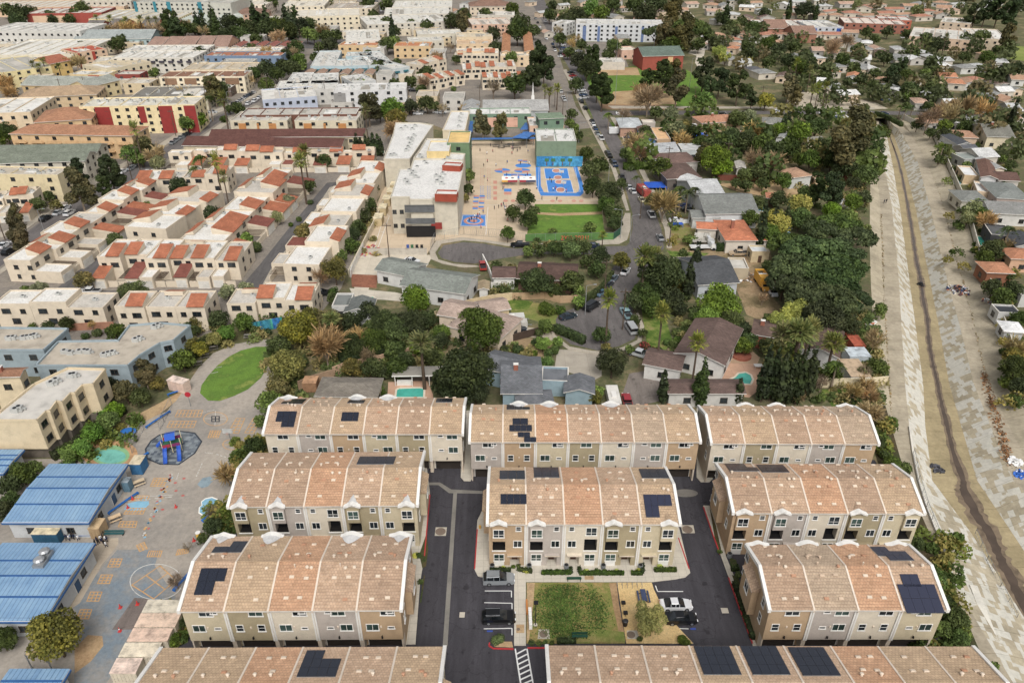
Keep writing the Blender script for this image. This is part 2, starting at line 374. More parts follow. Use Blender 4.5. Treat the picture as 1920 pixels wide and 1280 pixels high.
gs('town_ground', '-900 -60 960 -60 1040 80 1080 200 1110 240 900 262 885 262 800 230 735 300 640 540 590 600 430 610 350 640 0 640 -400 660', TOWN, .004)
gs('street', '-60 520 0 452 50 435 120 385 232 320 305 280 410 217 480 185 520 165 570 125 600 98 640 70 700 26 742 2 760 -12 772 -12 752 4 712 28 655 70 615 100 590 125 535 165 478 194 425 219 375 254 310 300 225 352 135 407 62 455 0 500 -60 560', ASPH, .02)
gs('street', '990 -12 1000 12 1022 50 1045 90 1068 130 1088 170 1105 205 1112 222 1134 262 1160 315 1175 360 1186 400 1186 430 1180 455 1175 461 966 466 948 464 907 457 869 454 832 460 821 474 828 484 852 491 890 494 931 486 990 477 1041 476 1165 478 1150 500 1130 530 1105 560 1075 578 1048 588 1042 600 1045 625 1070 645 1120 657 1160 649 1190 635 1196 615 1190 590 1180 560 1195 530 1215 500 1245 465 1240 430 1222 380 1200 335 1175 285 1150 240 1135 217 1300 215 1560 214 1700 216 1920 224 2000 226 2000 218 1920 216 1700 209 1560 208 1300 208 1130 208 1110 170 1090 130 1072 90 1048 45 1025 10 1015 -12', ASPH, .02)
gs('street', '700 -12 690 12 640 40 600 60 560 84 470 84 470 90 600 92 650 62 720 20', ASPL, .016)
gs('lane', '613 343 600 358 540 430 488 495 458 530 447 545 95 545 0 556 -60 560 -60 572 0 566 90 562 440 556 470 556 486 546 520 495 565 440 605 385 632 350 634 341', ASPL, .024)
gs('lane', '318 388 330 395 290 420 245 445 205 485 170 520 140 552 95 552 130 520 165 488 200 450 250 415', ASPL, .026)
gs('lane', '868 128 878 128 862 165 842 165', ASPL, .026)
# pavements are real kerbed slabs
def slab(name, s, mat, h=.12, z0=0, kerb=None):
 mb = MB(); pts = [P(x, y) for x, y in pz(s)]; pts = ccw(pts); poly_mesh(mb, pts, z0 + h, mat)
 for i in range(len(pts)):
  a, b = pts[i], pts[(i + 1) % len(pts)]; mb.face([(a.x, a.y, z0), (b.x, b.y, z0), (b.x, b.y, z0 + h), (a.x, a.y, z0 + h)], kerb or mat)
 return struct(name, mb)
slab('pavement', '0 446 50 430 120 380 232 315 305 276 410 212 480 181 520 160 514 157 470 178 400 208 295 273 222 311 112 374 42 424 0 436', SIDE)
slab('pavement', '0 506 62 459 135 411 225 356 310 304 378 257 428 222 480 198 490 200 436 226 388 261 320 308 235 360 145 416 70 465 0 515', SIDE)
slab('pavement', '1182 400 1182 430 1176 450 1160 458 966 463 948 461 907 454 869 451 828 457 816 474 822 487 850 495 890 498 900 500 870 502 830 495 808 486 805 470 818 452 866 445 950 456 1110 458 1120 452 1150 448 1162 425 1172 400', SIDE)
slab('pavement', '1062 130 1082 170 1100 210 1128 262 1154 315 1170 360 1180 395 1174 395 1160 355 1146 315 1120 265 1094 215 1076 172 1056 132', SIDE)
slab('pavement', '1250 465 1246 430 1228 380 1206 335 1181 285 1156 240 1144 220 1152 220 1166 242 1192 288 1216 335 1238 380 1257 430 1260 465', SIDE)
slab('pavement', '1148 204 1300 204 1560 204 1640 206 1640 202 1300 200 1140 199', SIDE)
slab('pavement', '1200 610 1195 638 1166 652 1125 661 1068 650 1040 628 1038 612 1034 612 1034 632 1066 656 1126 667 1172 657 1203 640 1208 612 1196 585 1192 590', SIDE)
slab('pavement', '478 560 508 505 552 448 590 395 618 352 642 345 636 356 604 400 560 455 520 510 492 560', SIDE)

# the townhouse complex
gs('driveway', '520 862 1640 862 1720 1000 1765 1205 1900 1400 200 1400 340 1205 440 990', DRIVE, .012)
SW = concrete('827e76', 0, 'swale_concrete', .15)
gs('drain_strip', '850 924 857 924 839 1211 830 1211', SW, .02); gs('drain_strip', '803 904 825 904 846 917 905 920 905 925 842 924 822 909 803 909', SW, .016)
slab('pavement', '912 940 900 966 895 976 890 1050 890 1068 896 1080 910 1083 964 1085 964 1210 986 1210 986 1091 1222 1091 1265 1086 1285 1082 1294 1074 1291 1062 1272 985 1263 930', WALK)
slab('pavement', '794 851 801 880 806 925 803 960 796 1040 792 1066 788 1090 779 1208 752 1208 745 1100 700 1000 760 860', WALK)
slab('pavement', '1318 948 1330 948 1345 985 1362 1045 1388 1110 1425 1212 1412 1212 1386 1138 1366 1082 1350 1038', WALK)
slab('pavement', '866 770 884 770 884 860 887 895 882 902 870 902 864 895', WALK); slab('pavement', '1306 765 1326 765 1336 898 1330 904 1314 904 1306 895', WALK)
slab('garden_bed', '987 1092 1155 1092 1160 1130 1172 1198 1172 1206 987 1206', ground_mat(['86703f', '9a8450', '727a38', '8f7c48', '5f7030'], .25, 5, 'patchy_lawn'), .1)
slab('granite_path', '1157 1092 1222 1092 1226 1105 1248 1150 1300 1206 1174 1206 1163 1130', ground_mat(['b59662', 'c9a970', 'd6b97f', 'ba9c6a'], .2, 4, 'granite_mat'), .08)
gs('bare_soil', '988 1093 1003 1093 1000 1130 992 1200 988 1200', DIRT, .112); gs('bare_soil', '1142 1093 1156 1093 1160 1130 1170 1185 1160 1185 1150 1140', DIRT, .112)
gs('bare_soil', '1090 1185 1130 1180 1170 1185 1172 1203 1060 1203', DRY, .116)
WM = plain('d9d9d6', .7, name='road_paint'); YM = plain('c99a55', .8, name='yellow_paint'); WM2 = paint('d5d2ca', .8, .2, 1.5); YM2 = paint('c8995a', .8, .15, 1.5); RM = plain('b3262b', .6, name='red_paint')
def strip(mb, a, b, w, z, mat):
 a = P(*a, z); b = P(*b, z); d = (b - a); 
 if d.length < 1e-4: return
 n = Vector((-d.y, d.x, 0)).normalized() * w / 2; mb.face([a - n, b - n, b + n, a + n], mat)
def lines(name, segs, w, z, mat, close=False):
 mb = MB()
 for s in segs:
  p = pz(s)
  if close: p.append(p[0])
  for a, b in zip(p, p[1:]): strip(mb, a, b, w, z, mat)
 return struct(name, mb)
lines('parking_lines', ['909 1107 959 1107 959 1119', '908 1129 960 1130 960 1141', '907 1178 960 1177 960 1190', '1229 1097 1233 1108 1281 1108', '1236 1122 1245 1143', '1262 1177 1291 1178', '1252 1190 1258 1204 1300 1205'], .14, .018, WM)
mb = MB(); strip(mb, (966, 1215), (977, 1285), .2, .018, WM); strip(mb, (988, 1215), (1001, 1290), .2, .018, WM)
for k in range(7): strip(mb, (967 + k * 1.7, 1226 + k * 9.5), (986 + k * 2.2, 1216 + k * 9.5), .22, .0175, WM)
struct('crosswalk_marking', mb)
def kerb(s, mat=RM, h=.16, w=.18, nm='red_kerb'):
 mb = MB(); p = [P(x, y, h / 2) for x, y in pz(s)]
 for a, b in zip(p, p[1:]): mb.bar(a, b, w, h, mat)
 struct(nm, mb)
kerb('806 927 804 950 796 1042'); kerb('895 992 890 1066'); kerb('1272 1008 1292 1066'); kerb('1319 950 1336 1000 1350 1038'); kerb('1366 1082 1386 1138 1411 1206'); kerb('963 1216 925 1215 917 1210 918 1204'); kerb('989 1214 1022 1214')
mb = MB(); poly_mesh(mb, [P(x, y) for x, y in pz('921 1203 960 1203 962 1214 928 1213')], .12, DIRT); struct('planting_island', mb)
PAD = concrete('b6ae9e', 0, 'pad_concrete')
for nm, s, z in (('concrete_pad', '817 988 838 988 836 1004 815 1004', .017), ('concrete_pad', '1276 984 1300 984 1303 999 1280 999', .017), ('concrete_pad', '1010 1180 1030 1180 1031 1198 1008 1198', .125), ('concrete_pad', '1175 1182 1194 1182 1200 1198 1176 1198', .11), ('concrete_pad', '862 1147 872 1147 871 1157 861 1157', .017), ('concrete_pad', '1351 1139 1364 1139 1367 1149 1354 1149', .017), ('brick_pad', '968 1171 983 1171 983 1187 968 1187', .135), ('brick_pad', '1096 1080 1113 1080 1113 1087 1096 1087', .135)):
 gs(nm, s, PAD if nm[0] == 'c' else DIRT, z)
mb = MB()
for x, y, r, z in ((826, 996, .85, .022), (1289, 992, .85, .022), (1019, 1189, .6, .13), (1183, 1190, .6, .115), (972, 1180, .25, .14)):
 p = P(x, y); mb.disc((p.x, p.y), r, r, z, paint('7a6a5c', .7), 20)
struct('manhole_cover', mb)
mb = MB(); p = P(1285, 924); mb.disc((p.x, p.y), 2.2, 1.0, .018, paint('77736c', .8), 24); struct('drain_basin', mb)
gs('planting_bed', '440 800 492 800 498 850 440 960 432 1000 400 1010 345 1120 300 1205 345 1205 360 1000 400 960', ground_mat(['4b4230', '5e5238', '3e4a28', '6b5d45'], .2, 3, 'bed_soil'), .016)
gs('planting_bed', '1612 760 1660 760 1700 900 1760 1040 1850 1250 1800 1250 1700 1000 1650 880', ground_mat(['3e4a28', '4b4230', '5e5238'], .2, 3, 'bed_soil2'), .016)
for s in ('800 1000 803 1030 799 1062 792 1066 786 1040', '795 1078 797 1080 790 1130 787 1130', '1330 950 1342 985 1352 1030 1348 1034 1340 1010', '1368 1045 1380 1050 1384 1068 1370 1072', '1372 1078 1384 1082 1425 1208 1418 1208'):
 gs('planting_bed', s, ground_mat(['4b4230', '5e5238', '3e4a28', '6b5d45'], .2, 3, 'bed_soil'), .128)

# the play yard of the school on the left
m, nt, b = _nt('yard_asphalt', .9, 0, .2); p_ = pos(nt)
c_ = mix(nt, ramp(nt, noise(nt, p_, .07, 5, .7), [(.42, (0, 0, 0)), (.62, (1, 1, 1))]), tuple(lin('a79d90')), tuple(lin('8e8880')))
c_ = mix(nt, 1., c_, ramp(nt, noise(nt, p_, 1.3, 5, .75), [(.3, (.8,) * 3), (.7, (1.12,) * 3)]), 'MULTIPLY'); nt.links.new(c_, b.inputs['Base Color']); YARD = m
m, nt, b = _nt('blue_worn_asphalt', .9, 0, .2); p_ = pos(nt)
c_ = mix(nt, ramp(nt, noise(nt, p_, .16, 5, .75), [(.4, (0, 0, 0)), (.58, (1, 1, 1))]), tuple(lin('75828c')), tuple(lin('8d8b87')))
c_ = mix(nt, 1., c_, ramp(nt, noise(nt, p_, 1.6, 5, .75), [(.3, (.82,) * 3), (.7, (1.15,) * 3)]), 'MULTIPLY'); nt.links.new(c_, b.inputs['Base Color']); YARDB = m
gs('playground_asphalt', '-60 860 140 860 230 800 312 772 345 730 372 690 400 662 440 645 500 636 545 640 520 720 505 745 497 800 478 860 440 900 425 960 405 1000 372 1060 350 1130 270 1200 210 1290 140 1400 -100 1400', YARD, .03)
gs('playground_asphalt', '220 1030 300 1030 290 1060 330 1120 270 1170 200 1280 140 1290 138 1240 160 1170 130 1130 170 1090', YARDB, .036)
gs('playground_asphalt', '252 1120 286 1122 262 1180 210 1180', asphalt('736862'), .042)
gs('concrete_walk', '120 1120 165 1040 180 1010 222 1008 222 1020 190 1060 150 1130 120 1150', concrete('b3a48f', 3), .042)
gs('lawn', '375 737 378 722 390 705 408 685 430 668 452 657 480 650 505 650 515 655 512 668 500 690 490 708 465 730 440 742 412 752 390 751', GRASSB, .046)
gs('worn_soil', '232 790 262 775 300 755 345 730 330 752 300 776 262 795', DIRT, .04); gs('dirt', '140 1215 165 1190 192 1192 194 1210 170 1240 140 1262', DIRT, .04)
gs('worn_soil', '360 640 440 622 540 625 600 640 560 650 500 634 440 642 385 672 352 700', ground_mat(['6a6148', '5a5a38', '857458'], .2, 3, 'worn'), .027)
RUB = tile_roof('4d5560', '8a9296', .62, .62, .0, 'rubber_tiles', .1); 
pts = [P(x, y) for x, y in pz('284 826 300 815 332 808 365 812 378 828 365 850 335 871 300 870 276 860 273 842')]
mb = MB(); poly_mesh(mb, pts, .05, RUB); struct('rubber_mat', mb)
mb = MB()
for a, b_ in zip(pts, pts[1:] + pts[:1]): mb.bar((a.x, a.y, .07), (b_.x, b_.y, .07), .25, .1, paint('3c434c'))
struct('rubber_mat_edge', mb)
def pix_disc(mb, c, rx, ry, z, mat, rin=0, n=30):
 for i in range(n):
  a, b_ = 2 * math.pi * i / n, 2 * math.pi * (i + 1) / n
  f = lambda t, k: P(c[0] + rx * k * math.cos(t), c[1] + ry * k * math.sin(t), z)
  if rin: mb.face(ccw([f(a, rin), f(a, 1), f(b_, 1), f(b_, rin)]), mat)
  else: mb.face(ccw([P(*c, z), f(a, 1), f(b_, 1)]), mat)
mb = MB(); pix_disc(mb, (205, 850), 53, 27, .046, paint('b98f62', .8, .2)); pix_disc(mb, (207, 853), 36, 19, .052, paint('7fae7a', .8, .15)); pix_disc(mb, (208, 855), 28, 13, .058, paint('69b3a4', .8, .15)); struct('painted_circle', mb)
def grid(mb, q, nx, ny, w, z, mat, skip=()):
 a, b_, c, d = [P(x, y, z) for x, y in pz(q)]      # corners: near left, near right, far right, far left
 def seg(p, q_):
  dd = (q_ - p); n = Vector((-dd.y, dd.x, 0)).normalized() * w / 2; e = dd.normalized() * w / 2; p = p - e; q_ = q_ + e; mb.face([p - n, q_ - n, q_ + n, p + n], mat)
 for i in range(nx + 1): t = i / nx; seg(a.lerp(b_, t), d.lerp(c, t))
 z += .001
 for i in range(ny + 1): t = i / ny; u, v = a.lerp(d, t), b_.lerp(c, t); u.z = v.z = z; seg(u, v)
mb = MB()
for q, nx, ny in (('202 1062 223 1062 229 1047 209 1047', 3, 3), ('183 1093 205 1093 211 1077 190 1077', 3, 3), ('163 1126 185 1126 191 1109 170 1109', 3, 3), ('144 1159 166 1159 172 1142 151 1142', 3, 3), ('282 911 307 911 314 896 289 896', 4, 4), ('313 801 363 801 368 789 319 789', 7, 2), ('328 781 376 781 380 769 334 769', 7, 2),
     ('428 811 447 812 459 784 443 784', 2, 5), ('459 811 475 812 490 785 475 784', 2, 5), ('390 820 409 820 414 807 395 807', 4, 4), ('240 938 276 938 280 929 246 929', 6, 2), ('232 963 268 963 273 952 240 952', 6, 2), ('222 987 254 988 257 977 226 977', 5, 2), ('330 1040 352 1036 354 1028 334 1030', 6, 1), ('276 1043 300 1043 304 1032 280 1032', 6, 1), ('262 1033 276 1028 270 1016 256 1022', 2, 4)):
 grid(mb, q, nx, ny, .16, .05, YM2)
grid(mb, '247 1096 288 1122 330 1087 300 1060', 2, 2, .16, .056, YM2); struct('yellow_game_markings', mb)
mb = MB(); pix_disc(mb, (293, 1090), 50, 34, .052, WM2, .965); strip(mb, (271, 1068), (270, 1068), .1, .05, WM2)
for s in ('368 893 380 866', '384 848 400 850', '406 851 440 862', '230 940 280 932 330 930', '335 886 330 900'):
 p = pz(s); 
 for k in range(5):
  t0, t1 = k / 5, k / 5 + .12; strip(mb, (p[0][0] + (p[-1][0] - p[0][0]) * t0, p[0][1] + (p[-1][1] - p[0][1]) * t0), (p[0][0] + (p[-1][0] - p[0][0]) * t1, p[0][1] + (p[-1][1] - p[0][1]) * t1), .15, .05, WM2)
strip(mb, (383, 784), (427, 786), .1, .05, WM2); strip(mb, (404, 770), (403, 798), .1, .051, WM2); strip(mb, (245, 932), (325, 927), .1, .05, WM2)
for a in ((372, 775), (388, 771), (402, 690), (395, 700), (480, 640), (455, 643), (500, 638)): strip(mb, a, (a[0] + 14, a[1] - 3), .12, .05, WM2)
struct('white_game_markings', mb)
mb = MB(); pix_disc(mb, (404, 785), 23, 13, .052, YM2, .94); pix_disc(mb, (434, 833), 17, 10, .052, YM2, .92); strip(mb, (418, 833), (450, 833), .14, .053, YM2); struct('yellow_ring_markings', mb)
mb = MB(); grid(mb, '397 790 411 790 411 780 397 780', 2, 2, .2, .055, plain('2b3038')); struct('black_game_marking', mb)
POOLB = paint('7fb3cc', .8, .12)
mb = MB(); pts = [P(x, y) for x, y in pz('372 962 373 951 378 947 377 940 385 934 398 931 408 935 411 943 404 950 395 955 390 963 380 967')]; poly_mesh(mb, pts, .048, plain('e9e6dc', .8)); c = sum(pts, Vector()) / len(pts); poly_mesh(mb, [c + (p - c) * .88 for p in pts], .054, POOLB); struct('painted_pond', mb)
mb = MB(); poly_mesh(mb, [P(x, y) for x, y in pz('232 955 240 944 262 938 276 930 280 945 270 955 252 958')], .046, POOLB); poly_mesh(mb, [P(x, y) for x, y in pz('370 908 380 896 395 893 400 900 390 912 378 915')], .046, paint('8497a0', .8, .2)); struct('faded_blue_paint', mb)
mb = MB(); rr = random.Random(2)
for k in range(46):
 t = rr.random(); x, y = 268 + 52 * t + rr.uniform(-5, 5), 1010 - 120 * t; c = P(x, y); mb.disc((c.x, c.y), .22, .22, .05, rr.choice([POOLB, WM2, YM2, plain('b85850')]), 7)
for x, y in ((300, 933), (303, 918), (330, 920), (329, 905), (305, 955), (318, 900), (345, 897), (343, 929)): c = P(x, y); mb.disc((c.x, c.y), .3, .25, .05, plain('b85850'), 8)
struct('painted_dots', mb)

# middle: school plaza, courts, park, private yards
gs('school_plaza', '885 265 1005 265 1010 300 1092 300 1135 382 1130 392 1133 447 990 452 975 458 870 446 815 452 800 478 760 486 672 478 690 425 720 350 860 350', PLAZA, .03)
gs('school_plaza', '660 505 672 478 812 478 800 500 740 505 700 520 690 545 665 545', concrete('c8bda9', 4), .034)
gs('lawn', '1003 383 1127 383 1130 405 1134 447 985 452 995 410', GRASSB, .038); gs('bare_soil', '1003 398 1050 400 1129 397 1129 402 1050 405 1003 402', DIRT, .044)
BL = plain('3f7fc4', .7, name='court_blue'); PK = plain('c98a76', .8, name='court_pink')
BL = paint('3d83cf', .75, .06); PK = paint('c48874', .8, .06)
mb = MB(); z = .04
outer = pz('1004 302 1073 302 1082 312 1093 345 1094 362 1088 368 1014 367 1006 350'); inner = pz('1013 306 1068 306 1075 314 1086 347 1085 359 1080 362 1020 361 1014 349')
pts = [P(x, y) for x, y in outer]; poly_mesh(mb, pts, z, BL); poly_mesh(mb, [P(x, y) for x, y in inner], z + .006, PLAZA)
for q in ('1020 316 1064 316 1068 335 1023 335', '1024 338 1070 338 1076 361 1028 361'): poly_mesh(mb, [P(x, y) for x, y in pz(q)], z + .012, BL)
for c, rx, ry in (((1043, 320), 8, 4), ((1046, 333), 8, 4.5), ((1048, 341), 8, 4), ((1051, 356), 9, 5)): pix_disc(mb, c, rx, ry, z + .018, WM, n=18); pix_disc(mb, c, rx * .86, ry * .86, z + .024, PK, n=18)
for q in ('1020 316 1064 316 1068 335 1023 335', '1024 338 1070 338 1076 361 1028 361'): grid(mb, q, 1, 1, .15, z + .03, WM)
grid(mb, '1009 360 1088 360 1076 306 1011 306', 1, 1, .12, z + .03, WM)
for (x, y) in ((942, 320), (979, 320)):
 for k in range(4):
  a0, a1 = k * math.pi / 2, (k + 1) * math.pi / 2
  mb.face(ccw([P(x, y, z)] + [P(x + 15 * math.cos(a0 + (a1 - a0) * t / 6), y + 4.2 * math.sin(a0 + (a1 - a0) * t / 6), z) for t in range(7)]), BL if k % 2 else PK)
for (x, y) in ((981, 310.5),): pix_disc(mb, (x, y), 15, 4, z, BL, n=20)
poly_mesh(mb, [P(x, y) for x, y in pz('944 326 996 326 997 337 945 337')], z, BL); pix_disc(mb, (970, 332), 14, 4, z + .012, PK, n=20); pix_disc(mb, (970, 332), 9, 2.6, z + .018, BL, n=18); grid(mb, '945 337 997 337 996 326 944 326', 2, 1, .12, z + .024, WM)
poly_mesh(mb, [P(x, y) for x, y in pz('863 424 911 424 911 403 867 403')], z, BL); grid(mb, '864 423 910 423 910 404 868 404', 1, 1, .15, z + .024, WM)
pix_disc(mb, (888, 414), 19, 7.5, z + .006, PK, n=24); pix_disc(mb, (888, 414), 13, 5, z + .012, BL, n=24); pix_disc(mb, (888, 414), 13.5, 5.4, z + .018, WM, .93, 24); pix_disc(mb, (888, 414), 7, 2.7, z + .024, PK, n=18)
for k in range(3):
 for j in range(2):
  for h in range(2):
   x0, y0 = 888 + j * 11 - k * 1.0, 366.5 + k * 10 + h * 3; poly_mesh(mb, [P(x, y) for x, y in ((x0, y0 + 2.8), (x0 + 10, y0 + 2.8), (x0 + 10, y0), (x0, y0))], z, BL if (j + h + k) % 2 else PK)
for k in range(4):
 for j in range(2):
  x0 = 971 + j * 9; y0 = 300 + k * 2
  if k < 2: poly_mesh(mb, [P(x, y) for x, y in ((x0, y0 + 1.9), (x0 + 8.6, y0 + 1.9), (x0 + 8.6, y0), (x0, y0))], z, (BL, PK)[(j + k) % 2])
for k in range(4): poly_mesh(mb, [P(x, y) for x, y in ((925, 345 + k * 10), (932, 345 + k * 10), (932, 339 + k * 10), (925, 339 + k * 10))], z, PK)
for k, c in enumerate((BL, PK)): poly_mesh(mb, [P(x, y) for x, y in ((945, 359.5 + k * 6), (959, 359.5 + k * 6), (959, 354 + k * 6), (945, 354 + k * 6))], z, c)
for x in (1036, 1050, 1076, 1090, 948, 962): pix_disc(mb, (x, 376.5), 4.5, 2.4, z, PK, n=12)
for k in range(14):
 for j in range(2): grid(mb, '%f %f %f %f %f %f %f %f' % (901 + j * 13, 318 + k * 4.2, 906 + j * 13, 318 + k * 4.2, 906 + j * 13, 315.5 + k * 4.2, 901 + j * 13, 315.5 + k * 4.2), 1, 1, .12, z, (PK, BL)[k > 7])
struct('court_markings', mb)
mb = MB()
for s in ('915 388 911 440', '905 385 985 384', '1005 375 1128 376', '700 470 722 400', '706 472 730 405', '722 400 730 405', '714 434 722 436'): p = pz(s); strip(mb, p[0], p[1], .15, .041, WM)
struct('plaza_lines', mb)
# park and far fields
gs('park_grass', '1092 140 1150 128 1230 122 1290 132 1330 160 1345 192 1300 203 1150 203 1132 196 1100 165', GRASSB, .012)
gs('infield_dirt', '1118 127 1195 127 1200 141 1122 142', DIRT, .02); gs('infield_dirt', '1150 172 1225 168 1262 180 1270 196 1180 198 1140 196', DIRT, .02); gs('infield_dirt', '1300 178 1330 178 1345 196 1300 196', DIRT, .018)
gs('worn_soil', '1105 200 1165 190 1300 203 1300 206 1150 206', ground_mat(['7a5f48', '8f7256', '6d5640'], .1, 2, 'worn2'), .016)
gs('field_grass', '1790 86 1850 84 1960 90 1960 120 1900 112 1860 102', ground_mat(['6d7a33', '7f8a40', '8f9450'], .05, 1, 'field'), .012)
gs('channel_concrete', '1478 182 1500 172 1560 176 1640 192 1665 204 1640 205 1560 204 1470 200', concrete('bdb09a', 6), .016); gs('channel_concrete', '1290 100 1302 88 1312 76 1330 76 1322 95 1318 115 1335 135 1330 140 1312 132 1303 118 1306 105', concrete('c7bdab', 6), .016)
gs('channel_concrete', '1286 14 1295 24 1310 40 1320 46 1312 48 1292 40 1280 20', concrete('c7bdab', 6), .016)
gs('parking_lot', '1095 80 1160 78 1165 90 1180 130 1100 132', TOWN, .008)
gs('dirt_lot', '1345 345 1480 338 1620 342 1625 372 1500 375 1390 362', DIRT, .012); gs('dirt_yard', '1385 450 1440 462 1460 520 1450 560 1490 600 1470 620 1400 590 1380 540 1395 500 1290 478 1265 510 1270 480 1300 465', ground_mat(['8b7152', 'a28a69', '77694a', '94805f'], .15, 2, 'dirt_yard_mat'), .012)
gs('dirt_yard', '1258 412 1305 405 1310 440 1320 470 1258 470', ground_mat(['6a6a35', '8b7152', '7d8040', '94805f'], .15, 2, 'yard_mix'), .012)
gs('lawn', '1250 470 1330 475 1300 490 1262 486', GRASS, .02); gs('lawn', '1180 340 1215 345 1222 365 1196 362', GRASS, .012); gs('lawn', '1130 228 1178 232 1180 246 1140 246', GRASS, .012); gs('lawn', '1100 205 1120 205 1130 222 1112 222', GRASS, .012); gs('lawn', '955 565 1010 568 1048 585 1040 612 1000 600 960 590', DRY, .016); gs('lawn', '950 560 1000 565 990 580 955 580', GRASS, .022)
gs('lawn', '1200 560 1240 575 1262 640 1240 665 1215 660 1206 600', GRASS, .016); gs('lawn', '870 530 885 520 905 528 890 545', GRASS, .02); gs('lawn', '1060 452 1100 462 1000 470 990 462', GRASS, .016)
gs('dirt_yard', '945 630 1040 640 1030 670 1000 690 965 675 940 650', ground_mat(['8b7152', '9b8463', '7d6a4c'], .15, 3, 'garden_soil'), .018)
gs('concrete_drive', '1045 655 1128 658 1128 705 1115 712 1040 690', concrete('a89f90', 5), .024); gs('concrete_drive', '655 540 740 548 800 560 810 570 720 562 665 560', concrete('c5bcab', 4), .02)
gs('brick_patio', '658 514 708 516 706 540 660 538', tile_roof('a0694f', '8f5a44', .3, .5, .02, 'brick_paving'), .04)
gs('parking_court', '1180 700 1240 690 1245 750 1190 762 1165 745', asphalt('7b726b'), .02); gs('pool_deck', '1320 690 1350 680 1425 682 1440 690 1430 725 1405 745 1330 735', concrete('c9a084', 3, 'deck'), .02); gs('pool_deck', '728 716 800 712 812 740 812 752 726 752', concrete('c9a084', 3, 'deck'), .02)
gs('courtyard_dirt', '1375 650 1400 650 1425 670 1420 682 1350 680 1362 665', concrete('b99a7c', 0), .028)
gs('lawn', '1540 730 1610 728 1620 760 1560 762', GRASS, .02); gs('lawn', '720 650 780 640 800 655 740 672', GRASS, .014)
gs('concrete_drive', '1262 482 1300 480 1290 500 1262 505', concrete('b5a78f', 4), .024); gs('concrete_drive', '1030 620 960 608 960 625 1040 640', concrete('b5a995', 4), .024)
gs('street', '1838 214 2000 226 2000 262 1900 240 1838 222', concrete('aaa093', 5), .024)
# shared materials
WHITE = paint('f4f1ea', .6, .04); CREAM = paint('e4d3bd', .8, .08); TRIM = paint('efebe2', .6, .05)
GLASS = glass_dark(); GLASS_G = glass_dark('2a3a36'); DARK = paint('1b1918', .8, .1); METAL = paint('a9abad', .45, .1, metal=.5)
STEEL = paint('8d9194', .5, .15, metal=.3); BLACK = plain('15161a', .5); SOLAR = None
def solar_mat():
 m, nt, b = _nt('solar_cells', .18, .0, .6); o = objc(nt); br = nt.nodes.new('ShaderNodeTexBrick'); br.offset = 0
 for kk, v in (('Scale', 1), ('Mortar Size', .012), ('Brick Width', .17), ('Row Height', .17)): br.inputs[kk].default_value = v
 br.inputs['Color1'].default_value = (*lin('1d222f'), 1); br.inputs['Color2'].default_value = (*lin('1b1f2a'), 1); br.inputs['Mortar'].default_value = (*lin('2c3242'), 1)
 nt.links.new(o, br.inputs['Vector']); nt.links.new(br.outputs[0], b.inputs['Base Color']); return m
SOLAR = solar_mat(); SOLAR_B = plain('2c3044', .25, 0, .6, 'solar_cells_blue')
_W = {}
def window_meshes(w, h, style):
 k = (round(w, 2), round(h, 2), style)
 if k in _W: return _W[k]
 f = MB(); g = MB(); t = .1; fm = WHITE if style[0] != 'd' else paint('4a423a')
 gm = GLASS if 'g' not in style else GLASS_G
 x0, x1 = -w / 2, w / 2
 f.box(x0 - t, -.07, -t * .2, x0, .0, h + t, fm); f.box(x1, -.07, -t * .2, x1 + t, 0, h + t, fm)
 f.box(x0, -.07, h, x1, 0, h + t, fm); f.box(x0 - t * 1.6, -.13, -t * 1.4, x1 + t * 1.6, 0, -t * .2, fm)
 if 'h' in style: f.box(x0, -.045, h * .48, x1, 0, h * .52, fm)
 elif w > .9: f.box(-.035, -.045, 0, .035, 0, h, fm)
 if 'x' in style: f.box(x0, -.045, h * .3, x1, 0, h * .3 + .06, fm)
 g.face([(x0, -.02, -.02), (x1, -.02, -.02), (x1, -.02, h), (x0, -.02, h)], gm)
 j = MB(); j.v = list(f.v); j.f = list(f.f); j.m = list(f.m); j.mats = list(f.mats); j.face([(x0, -.02, -.02), (x1, -.02, -.02), (x1, -.02, h), (x0, -.02, h)], gm)
 _W[k] = (f.mesh('window'), g.mesh('pane'), j.mesh('window')); return _W[k]
def window(parent, x, y, z, w, h, style='w', rz=0, near=True):
 a, b, j = window_meshes(w, h, style)
 if near:
  o = link('window', a, parent, (x, y, z), rz); link('pane', b, o); return o
 return link('window', j, parent, (x, y, z), rz)
def holes_wall(mb, x0, x1, z0, z1, holes, y0, y1, mat):
 xs = sorted({x0, x1, *[h[0] for h in holes], *[h[1] for h in holes]}); zs = sorted({z0, z1, *[h[2] for h in holes], *[h[3] for h in holes]})
 for i in range(len(xs) - 1):
  run = None
  for j in range(len(zs)):
   solid_ = j < len(zs) - 1 and not any(h[0] <= (xs[i] + xs[i + 1]) / 2 <= h[1] and h[2] <= (zs[j] + zs[j + 1]) / 2 <= h[3] for h in holes)
   if solid_ and run is None: run = zs[j]
   if not solid_ and run is not None: mb.box(xs[i], y0, run, xs[i + 1], y1, zs[j], mat); run = None

